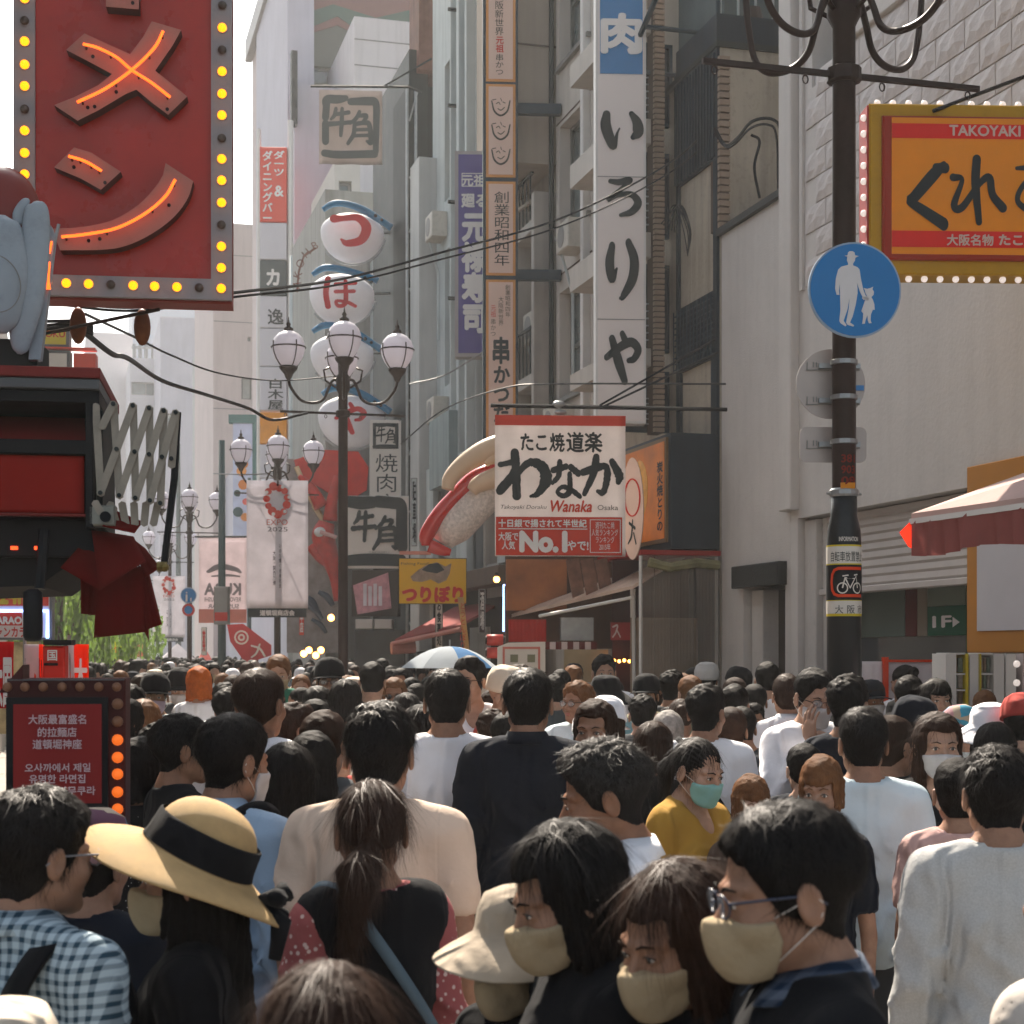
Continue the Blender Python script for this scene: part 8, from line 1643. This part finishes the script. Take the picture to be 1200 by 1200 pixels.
            acc('visor', q, hm_, h_)
        elif kind == 'beanie': q = hat_lathe([(.0, .125), (.05, .12), (.085, .095), (.1, .05), (.1, .0), (.099, -.02)], H_(0, .018, .045), 28, 1, 1.14); acc('beanie', q, hm_)
    if collar:
        q = MB(); V = []; n_ = 26
        for i in range(n_ + 1):
            b = pi * 1.5 + .35 + (2 * pi - .7) * i / n_; cx_, cy_ = .066 * cos(b), .028 + .070 * sin(b); f_ = 1 + .22 * max(0, -sin(b)); V += [(cx_ * .93, cy_ * 1.0, 1.447 - .018 * max(0, -sin(b))), (cx_ * 1.0, cy_, 1.488 - .02 * max(0, -sin(b))), (cx_ * 1.26 * f_, .028 + (cy_ - .028) * 1.30 * f_ if sin(b) < 0 else .028 + (cy_ - .028) * 1.28, 1.446 - .025 * max(0, -sin(b)))]
        q.add(V, [(3 * i + j, 3 * i + 3 + j, 3 * i + 4 + j, 3 * i + 1 + j) for i in range(n_) for j in range(2)]); me = mbmesh(q, lambda V: pose(V, hy * .2, hp * .2, 0, lean)); o = link('collar', me, t, collar); m_ = o.modifiers.new('t', 'SOLIDIFY'); m_.thickness = .004
    if strap:
        sd_, mt_ = strap; q = MB(); P_ = [(sd_ * .12, -.12, 1.30), (sd_ * .12, -.06, 1.43), (sd_ * .11, .03, 1.462), (sd_ * .08, .11, 1.42), (0, .158, 1.28), (-sd_ * .10, .15, 1.12), (-sd_ * .17, .10, 1.0), (-sd_ * .19, .0, .93)]
        C_ = catmull(P_, 6); V = []
        for i, c in enumerate(C_):
            nx_ = C_[min(i + 1, len(C_) - 1)] - C_[max(i - 1, 0)]; nx_ /= np.linalg.norm(nx_); out = np.array([c[0], c[1] - .01, .0]) + np.array([0, 0, .12 if c[2] > 1.4 else 0]); out /= np.linalg.norm(out) + 1e-6; s_ = np.cross(nx_, out); s_ /= np.linalg.norm(s_); V += [tuple(c - s_ * .014 + out * .014), tuple(c + s_ * .014 + out * .014)]
        q.add(V, [(2 * i, 2 * i + 1, 2 * i + 3, 2 * i + 2) for i in range(len(C_) - 1)]); me = mbmesh(q, lambda V: pose(V, 0, 0, 0, lean)); o = link('bag_strap', me, t, mt_); m_ = o.modifiers.new('t', 'SOLIDIFY'); m_.thickness = .004; m_.offset = 0
    if vest:
        me = quads_np('vest', *(lambda r: (pose(r[0] + 0, 0, 0, 0, lean), r[1]))(base('top', 'mid', male, 'none', arm, .022, neck))); link('vest', me, t, vest)
    # hands: five fingers each
    if lv != 'lo':
        hm = share_hand()
        for s in (-1, 1):
            o = link('hand', hm[0 if s < 0 else 1], t, sk); w_ = 1.0 if male else .88
            if arm == 'down' or s == 1: o.location = (s * .222 * w_, -.028, .835); o.rotation_euler = (0, 0, 0)
            else: o.location = (s * .085, -.170, 1.385); o.rotation_euler = (radians(180), 0, radians(20))
    PEOPLE.append((x, y, d, px)); return t
def share_hand():
    if 'hand' in _share: return _share['hand']
    g = Grid(axis_pts([(-.06, .06, .0045)]), axis_pts([(-.075, .04, .0045)]), axis_pts([(-.20, .03, .0045)])); out = []
    d = smin(g.cone((0, 0, .015), (0, -.002, -.03), .024, .026, .7, 1.0), g.ell((0, -.008, -.06), (.015, .040, .045)), .02)
    for k, (y, L_, r) in enumerate(((-.040, .070, .0080), (-.019, .078, .0085), (.002, .072, .0082), (.022, .056, .0072))):
        a = (0, y, -.095 + .004 * abs(k - 1)); b = (.010, y - .002, a[2] - L_ * .5); c = (.030, y - .003, a[2] - L_ * .92); d = smin(d, smin(g.cone(a, b, r, r * .92), g.cone(b, c, r * .92, r * .75), .004), .006)
    d = smin(d, smin(g.cone((.0, -.030, -.035), (.014, -.058, -.07), .012, .010), g.cone((.014, -.058, -.07), (.024, -.060, -.10), .010, .008), .006), .01)
    V, Q = nets(g, d); V2 = V * np.array([-1, 1, 1]); _share['hand'] = (quads_np('hand', V, Q), quads_np('hand', V2, Q[:, ::-1])); return _share['hand']
# ------------------------------------------------------------------ the people one can tell apart, near to far
cs = K
person(934, 930, 2.30, -84, 'man in profile with glasses, beige mask and dark blazer, closest at lower right', 'short', HB, K['black'], 'long', hp=8, mask=M_mbeige, glasses=mat('blue_black_frame', (.012, .02, .05), .3, spec=.7), collar=K['darkplaid'], strand=5200, seed=1, hairseed=1)
person(806, 998, 2.55, -48, 'woman with dark brown hair and beige mask just left of the man with glasses', 'bob', HBR, K['black'], 'long', False, hy=-6, hp=14, mask=M_mbeige, strand=3500, seed=2, skin=0)
person(684, 950, 2.75, -72, 'woman with long straight black hair falling over her beige mask', 'long', HB, K['black'], 'long', False, hp=18, mask=M_mbeige, strand=4200, seed=3)
person(612, 1036, 3.00, -42, 'girl in a beige bucket hat with beige mask looking down', 'bob', HB, K['black'], 'short', False, hp=8, mask=M_mbeige, hat=('bucket', cloth('sand', (.36, .30, .23))), seed=4)
person(384, 1124, 1.90, 178, 'person seen from behind with brown black hair at the bottom edge', 'bob', HBR, K['black'], 'long', False, strand=5000, seed=5)
person(432, 906, 3.55, -150, 'woman with low ponytail wearing a black vest over pink dotted sleeves', 'lowpony', HBR, K['pinkdot'], 'long', False, hy=-12, hp=6, strand=3500, seed=6, vest=K['black'], strap=(1, mat('blue_grey_strap', (.08, .12, .15), .6)), skin=0)
person(222, 948, 3.15, -88, 'woman in a wide straw hat with black band and bow, turned left', 'long', HB, K['black'], 'short', False, hp=-2, mask=M_mbeige, hat=('straw', M_straw), seed=7)
pm = person(40, 919, 3.00, 150, 'man in blue plaid shirt with grey backpack at the lower left corner', 'messy', HB, K['plaid'], 'short', True, hy=-14, hp=4, glasses=mat('thin_grey_frame', (.2, .2, .22), .3), collar=K['plaid'], strand=4500, seed=8, hairseed=4, skin=0)
q = MB(); q.ball((0, .20, 1.08), (.145, .085, .22), 20, 14); q.ball((0, .275, 1.0), (.11, .045, .12), 16, 10); me = mesh_np('backpack', q.v, q.f, True); bp = link('backpack', me, pm, mat('backpack_grey', (.05, .065, .08), .8, .2, 8, bump=.4))
for s_ in (-1, 1):
    C_ = catmull([(s_ * .12, -.12, 1.12), (s_ * .125, -.13, 1.28), (s_ * .125, -.04, 1.42), (s_ * .12, .06, 1.44), (s_ * .10, .15, 1.34), (s_ * .08, .18, 1.22)], 6); q = MB(); V = []
    for i, c in enumerate(C_): V += [(c[0] - .028, c[1], c[2] + .012), (c[0] + .028, c[1], c[2] + .012)]
    q.add(V, [(2 * i, 2 * i + 1, 2 * i + 3, 2 * i + 2) for i in range(len(C_) - 1)]); o = link('shoulder_strap', mesh_np('shoulder_strap', q.v, q.f, True), bp, K['black']); m_ = o.modifiers.new('t', 'SOLIDIFY'); m_.thickness = .01
M_quilt = mat('patchwork_cloth', (.1, .3, .42), .8); _n = M_quilt.node_tree; _v = _n.nodes.new('ShaderNodeTexVoronoi'); _v.inputs['Scale'].default_value = 11; _t = _n.nodes.new('ShaderNodeTexCoord'); _r = _n.nodes.new('ShaderNodeValToRGB'); _r.color_ramp.interpolation = 'CONSTANT'
for i_, (p_, c_) in enumerate(((0, (.05, .28, .42)), (.35, (.42, .24, .26)), (.6, (.10, .04, .07)), (.8, (.40, .34, .26)))):
    e_ = _r.color_ramp.elements[i_] if i_ < 2 else _r.color_ramp.elements.new(p_); e_.position = p_; e_.color = (*c_, 1)
_sp = _n.nodes.new('ShaderNodeSeparateColor'); _n.links.new(_t.outputs['Object'], _v.inputs['Vector']); _n.links.new(_v.outputs['Color'], _sp.inputs[0]); _n.links.new(_sp.outputs[0], _r.inputs[0]); _n.links.new(_r.outputs[0], _n.nodes['Principled BSDF'].inputs['Base Color'])
person(112, 953, 3.92, 160, 'person in a blue and pink patchwork cap behind the straw hat', 'short', HB, K['navy'], 'short', hat=('beanie', M_quilt), lv='mid', seed=9)
person(8, 1172, 2.30, 185, 'person in a cream hat cut off by the bottom left corner', 'short', HB, K['cream'], 'short', hat=('bucket', K['cream']), lv='mid', seed=10)
person(268, 833, 4.45, 152, 'man in light blue shirt with black sling strap and white mask, left of centre', 'short', HB, K['blue'], 'long', hy=-14, hp=5, mask=M_mwhite, collar=K['blue'], strap=(-1, K['black']), strand=3500, seed=11, hairseed=2, skin=0)
person(444, 820, 4.24, 176, 'man in a beige collared shirt seen from behind with tousled black hair', 'messy', HB, K['beige'], 'short', hp=6, collar=K['beige'], strand=4200, seed=12, hairseed=3, wide=1.04)
person(720, 862, 3.71, -92, 'man with curly grey flecked hair looking down, white collar, right of the black jacket', 'curly', hair_mat('curly_dark', (.016, .014, .013)), K['white'], 'short', hy=0, hp=12, collar=K['white'], strand=6500, seed=13, skin=2)
person(1168, 872, 4.13, 176, 'man in heather grey sweatshirt with black side panel at the right edge', 'messy', HB, K['grey'], 'long', strand=3600, seed=14, hp=3, hairseed=5, wide=1.05)
person(1264, 962, 2.70, -150, 'person in speckled cream blouse cut off by the lower right corner', 'bun', HBR, K['speck'], 'long', False, seed=15, strand=1500)
person(1011, 826, 5.61, 180, 'man in plain pale blue tee seen from behind, right of centre', 'short', HB, K['pale'], 'short', strand=3000, seed=16, hairseed=7)
person(1100, 833, 5.94, -2, 'woman facing the camera in black shirt with white surgical mask', 'long', HBR, K['black'], 'long', False, mask=M_mwhite, neck='v', strand=1800, seed=17, skin=1)
person(1122, 886, 5.17, 168, 'person in a dusty pink top behind the grey sweatshirt', 'short', HB, K['pink'], 'short', False, lv='mid', seed=18)
person(812, 858, 5.72, 42, 'girl in mustard blouse with aqua mask and pigtail looking down', 'pony', HB, K['yellow'], 'short', False, hp=14, mask=M_maqua, strand=1200, seed=19, skin=1, neck='v')
person(619, 781, 6.27, 172, 'man in black jacket seen from behind in the very centre', 'short', HB, K['navy'], 'long', strand=2600, seed=20, hairseed=8, collar=K['navy'], wide=1.08)
person(524, 782, 6.60, 180, 'man in white sweater seen from behind, left of the black jacket', 'short', HB, K['white'], 'long', strand=2400, seed=21, hairseed=9, wide=1.05)
person(305, 781, 6.16, 158, 'man with a faded haircut and white tee with dark bag strap', 'fade', HBR, K['white'], 'short', strap=(1, K['navy']), strand=2000, seed=22, skin=2, wide=1.04)
person(337, 868, 4.95, 178, 'woman with long black hair and olive top behind the blue shirt man', 'long', HB, K['olive'], 'short', False, strand=2500, seed=23)
person(366, 855, 5.61, 184, 'woman with long dark hair and pale blue top left of the beige shirt', 'long', HB, K['blue'], 'short', False, lv='mid', seed=24)
person(213, 834, 5.61, 118, 'man with glasses in a printed black tee left of the blue shirt man', 'short', HB, K['black'], 'short', glasses='clear', strand=1500, seed=25, skin=2)
person(166, 862, 5.83, 170, 'woman in black polka dot top beside the lit info board', 'bob', HB, K['polka'], 'short', False, lv='mid', seed=26)
person(188, 845, 6.60, 150, 'person in plain black behind the polka dot top', 'messy', HB, K['black'], 'short', lv='mid', seed=27)
person(380, 830, 5.83, 165, 'woman with reddish brown hair left of the beige shirt', 'short', HBR, K['dgrey'], 'short', False, lv='mid', seed=28)
person(697, 818, 6.49, -18, 'woman with bare forehead glancing left behind the black jacket', 'long', HBR, K['black'], 'long', False, lv='hi', seed=29, skin=0)
person(1046, 836, 6.27, 128, 'man with rimless glasses in black between the pale tee and the masked woman', 'fade', HBR, K['black'], 'long', lv='hi', glasses='clear', seed=30)
person(962, 883, 5.06, -22, 'small child with brown fringe carried beside the pale blue tee', 'child', HLB, K['navy'], 'short', False, lv='hi', wide=.85, seed=31, skin=0, group='children in the crowd')
person(881, 906, 5.50, 8, 'small girl with chin length brown hair in the middle right crowd', 'child', HLB, K['brown'], 'short', False, lv='hi', wide=.85, seed=32, skin=1, group='children in the crowd')
mid = [
 (181, 789, 10.54, 0, 'man in black cap and pale pink mask facing the camera at left', dict(hair='short', top=K['pale'], mask=M_mpink, hat=('cap', K['black']), hy=8)),
 (236, 779, 11.86, 176, 'person with bright orange hair and white top', dict(hair='bob', hmat=HOR_, top=K['white'], male=False)),
 (265, 805, 9.49, 184, 'person in black tee with small white print left of the faded haircut', dict(hair='short', top=K['black'])),
 (211, 782, 12.52, 10, 'man in black cap and dark print shirt behind the orange hair', dict(hair='short', top=K['dgrey'], hat=('cap', K['black']), mask=M_mwhite)),
 (386, 771, 11.07, 5, 'man in dark cap and glasses with cream top facing the camera', dict(hair='short', top=K['cream'], hat=('cap', K['black']), glasses='clear')),
 (372, 802, 10.02, -60, 'dark haired woman in profile in front of the cream top', dict(hair='bangs', top=K['cream'], male=False)),
 (344, 822, 7.32, 150, 'person with brown shaggy hair behind the beige shirt', dict(hair='messy', hmat=HBR, top=K['brown'])),
 (436, 773, 10.81, 178, 'tall man in black seen from behind left of the white sweater', dict(hair='short', top=K['black'])),
 (462, 793, 11.33, 0, 'woman with red brown hair and dark sunglasses', dict(hair='bob', hmat=HLB, top=K['brown'], male=False, glasses='sun')),
 (480, 810, 9.75, 182, 'person with smooth black hair just left of the white sweater', dict(hair='bob', top=K['denim'], male=False)),
 (553, 768, 9.22, 8, 'smiling man in white tank top with mirrored sunglasses', dict(hair='tuft', top=K['white'], sleeve='none', glasses='sun', skin=1, neck='v')),
 (590, 782, 9.09, 62, 'man in beige beanie and sunglasses with red top', dict(hair=None, top=K['red'], hat=('beanie', K['cream']), glasses='sun', skin=1)),
 (708, 766, 12.38, 6, 'tall young man in white tee facing the camera', dict(hair='messy', top=K['white'], skin=1)),
 (706, 790, 10.54, -8, 'woman in black bucket hat and pale denim shirt', dict(hair='bob', top=K['denim'], male=False, hat=('bucket', K['black']))),
 (680, 797, 9.61, -12, 'person with orange brown hair and glasses left of the black bucket hat', dict(hair='messy', hmat=HLB, top=K['pale'], glasses='clear')),
 (753, 812, 9.49, 176, 'person with full round black hair right of the bucket hat', dict(hair='curly', top=K['dgrey'])),
 (798, 816, 9.22, 180, 'person with brown hair in a tight bun', dict(hair='bun', hmat=HBR, top=K['brown'], male=False)),
 (768, 843, 6.87, 128, 'woman with dark red brown bob behind the mustard blouse', dict(hair='bob', hmat=HBR, top=K['black'], male=False)),
 (824, 800, 7.44, 178, 'person in white cardigan with dark strap seen from behind', dict(hair='messy', top=K['white'], sleeve='long', strap=(1, K['black']))),
 (861, 799, 9.49, 176, 'person in green hooded top seen from behind', dict(hair='short', top=K['green'], sleeve='long')),
 (884, 800, 10.81, 186, 'man in black tee right of the green hooded top', dict(hair='fade', top=K['black'])),
 (902, 773, 11.33, 140, 'man with bowl cut hair in white tee near the doorway', dict(hair='short', top=K['white'])),
 (919, 788, 9.49, -150, 'man in white shirt with cropped neck turned left', dict(hair='fade', hmat=HBR, top=K['white'], collar=K['white'])),
 (952, 779, 7.56, 14, 'man in white shirt holding his hand to his face mask', dict(hair='short', top=K['white'], mask=M_mwhite, arm='handup', glasses='clear', lv='hi')),
 (994, 789, 7.10, 150, 'person with long black hair in dark jacket behind the pale tee', dict(hair='messy', top=K['navy'], sleeve='long', male=False)),
 (947, 868, 6.75, 150, 'person in navy jacket leaning in front of the white shirts', dict(hair='short', top=K['navy'], sleeve='long')),
 (1063, 790, 10.02, 176, 'person with smooth black hair under the green sign', dict(hair='short', top=K['black'])),
 (1068, 815, 7.56, 60, 'person in dark grey cap turned right', dict(hair='short', top=K['dgrey'], hat=('cap', K['navy']))),
 (1098, 794, 9.75, 4, 'young woman with black hair facing the camera below the green sign', dict(hair='bangs', top=K['brown'], male=False, skin=1)),
 (1064, 776, 12.13, 180, 'person with black hair in front of the white cloth screen', dict(hair='bun', top=K['white'], male=False)),
 (1158, 824, 7.56, 176, 'person in white bucket hat by the display shelf', dict(hair='bob', top=K['black'], male=False, hat=('bucket', K['white']))),
 (1198, 812, 7.32, 170, 'person in red and white cap at the right edge', dict(hair='short', top=K['teal'], hat=('cap', K['red']))),
 (1165, 845, 6.53, 175, 'person with wide dark hair in front of the white bucket hat', dict(hair='bob', top=K['black'], male=False)),
 (1130, 828, 9.22, 180, 'person in patterned pale cap left of the white bucket hat', dict(hair='short', top=K['pale'], hat=('beanie', M_quilt))),
 (785, 785, 11.59, 182, 'person with black wavy hair near the curtained stall', dict(hair='curly', top=K['dgrey'])),
 (810, 789, 11.07, -170, 'person with light brown hair near the curtained stall', dict(hair='short', hmat=HLB, top=K['olive'])),
 (828, 778, 13.44, 178, 'person in grey knit cap before the curtained stall', dict(hair='short', top=K['grey'], hat=('beanie', K['grey']))),
 (862, 781, 13.18, 30, 'person in black cap by the white wall corner', dict(hair='short', top=K['dgrey'], hat=('cap', K['black']))),
 (760, 790, 11.33, 20, 'person in dark cap and olive jacket', dict(hair='short', top=K['olive'], hat=('cap', K['black']))),
 (650, 788, 11.59, 178, 'person with messy black hair right of the black jacket', dict(hair='messy', top=K['dgrey'])),
 (290, 815, 9.09, 182, 'person with dark hair below the orange hair', dict(hair='bob', top=K['black'], male=False)),
 (318, 806, 9.88, 170, 'person with brown hair behind the faded haircut', dict(hair='messy', hmat=HBR, top=K['dgrey'])),
 (404, 795, 9.61, 182, 'person in plain black hair between the cream top and the tall man', dict(hair='bob', top=K['black'], male=False)),
 (152, 800, 9.22, 178, 'dark haired person right beside the lit info board', dict(hair='messy', top=K['denim'])),
]
for i, (px, yt, d, a, lb, kw) in enumerate(mid):
    kw.setdefault('lv', 'mid'); kw.setdefault('strand', 450 if d < 10.5 else 0); kw.setdefault('hy', (0, 30, -30, 0)[i % 4]); kw.setdefault('hp', (0, 12)[i % 2]); kw.setdefault('sleeve', 'short'); kw.setdefault('skin', i % 2); person(px, yt, d, a, lb, seed=40 + i, **kw)
# ------------------------------------------------------------------ the crowd further back
rc_ = random.Random(21); tops = [K[k] for k in ('white', 'white', 'cream', 'white', 'black', 'navy', 'blue', 'pale', 'grey', 'cream', 'beige', 'olive', 'dgrey', 'black', 'white', 'brown', 'pink', 'denim', 'teal', 'red', 'yellow', 'green')]
tname = {id(v): k for k, v in K.items()}; hname = {id(HB): 'black', id(HBR): 'dark brown', id(HLB): 'light brown', id(HGR): 'grey'}
def free(x, y, r): return all((x - a) ** 2 + (y - b) ** 2 > r * r for a, b, _, _ in PEOPLE)
marks = [('black lamp pole', 402), ('expo banner', 325), ('yellow fish sign', 506), ('white menu board', 611), ('curtained stall', 790), ('small doorway', 900), ('brown post', 990), ('cream canopy', 670), ('far utility pole', 260), ('distant walker sign', 222), ('orange flag', 92), ('sushi sculpture', 545)]
def where(px): return min(marks, key=lambda m_: abs(m_[1] - px))[0]
cnt = 0; tries = 0; used_lb = set()
while cnt < 205 and tries < 20000:
    tries += 1
    d = 6.4 + 32 * rc_.random() ** 1.7; px = rc_.uniform(118, 1195)
    p = pt(px, HOR, d); x, y = p.x, p.y
    if not (-.8 < x < 5.9): continue
    if 14.5 < y and x > 5.2: continue
    if not free(x, y, .46 if d < 16 else .6): continue
    if any(abs(l[0] - x) < .3 and abs(l[1] - y) < .3 for l in [(LOC[t_.name].x, LOC[t_.name].y) for t_ in LP]): continue
    ht = rc_.gauss(1.655, .065); yt = HOR + (CAMZ - GZ - ht) * 1900 / d
    # do not cover the named ones in front of whom they would stand
    if any(b[2] > d and abs(b[3] - px) < 46 / d * 7 and yt < 815 and b[2] < 13 and d < 11.5 for b in PEOPLE[:90]): continue
    male = rc_.random() < .5; hair = rc_.choice(['short', 'messy', 'short', 'fade', 'curly'] if male else ['bob', 'long', 'bangs', 'bun', 'pony', 'bob']); hm_ = rc_.choice(HAIRC + [HGR] if rc_.random() < .15 else HAIRC)
    tp = rc_.choice(tops); face = rc_.random() < .34; a = rc_.gauss(0, 22) if face else rc_.gauss(180, 25); mk_ = rc_.choice([None, M_mwhite, M_mwhite, M_mbeige]) if face else None
    hat = None
    if rc_.random() < .13: hat = rc_.choice([('cap', K['black']), ('cap', K['navy']), ('bucket', K['cream']), ('bucket', K['black']), ('cap', K['white'])])
    hl = {'short': 'short', 'messy': 'tousled', 'fade': 'cropped', 'curly': 'curly', 'bob': 'chin length', 'long': 'long', 'bangs': 'fringed', 'bun': 'tied up', 'pony': 'ponytailed'}[hair]
    tn = tname[id(tp)].replace('dgrey', 'dark grey').replace('pale', 'pale blue')
    dist = 'near' if d < 11 else 'behind near' if d < 19 else 'far by'
    lb = '%s %s hair %s, %s top, %s%s %s' % (hl, hname[id(hm_)], 'man' if male else 'woman', tn, ('masked, ' if mk_ else '%s %s, ' % ([k for k, v in K.items() if v is hat[1]][0], {'cap': 'cap', 'bucket': 'bucket hat'}[hat[0]]) if hat else 'facing away, ' if not face else ''), dist, where(px))
    if lb in used_lb: continue
    used_lb.add(lb)
    person(px, None, d, a, lb, hair, hm_, tp, rc_.choice(['short', 'long']), male, 'mid' if d < 13 else 'lo', mask=mk_, hat=hat if d < 22 else hat, height=ht, pos=(x, y), skin=rc_.randrange(3), seed=cnt, eyes=(face and d < 14), hy=rc_.choice((0, 0, 30, -30)), hp=rc_.choice((0, 0, 12)), strand=(350 if d < 10.5 else 0), hairseed=rc_.randrange(3))
    cnt += 1
# distant crowd that reads as one mass
q = MB(); q2 = MB(); q3 = MB(); pts_ = []
for k in range(620):
    d = 17 + 48 * rc_.random() ** .9; px = rc_.uniform(95, 560); p = pt(px, HOR, d)
    if not (-.9 < p.x < 5.8): continue
    if not free(p.x, p.y, .42): continue
    ht = rc_.uniform(1.56, 1.74); z = GZ + ht
    q.ball((p.x, p.y, z - .09), (.088, .1, .12), 8, 6); q3.ball((p.x, p.y - .03, z - .15), (.066, .08, .09), 7, 5); q3.tube([(p.x, p.y, z - .3), (p.x, p.y, z - .2)], .05, 6)
    q2.tube([(p.x, p.y, GZ + .8), (p.x, p.y, z - .5), (p.x, p.y, z - .30), (p.x, p.y, z - .25)], [.17, .2, .17, .07], 8); q2.tube([(p.x - .08, p.y, GZ), (p.x - .08, p.y, GZ + .85)], .075, 6); q2.tube([(p.x + .08, p.y, GZ), (p.x + .08, p.y, GZ + .85)], .075, 6)
M_dc = mat('crowd_clothes', (.16, .17, .19), .85, .85, .9)
dc = q2.build('distant_crowd', M_dc, None, True, 'stuff'); o = q.build('hair', HB, dc, True); o = q3.build('skin', SKIN[0], dc, True)
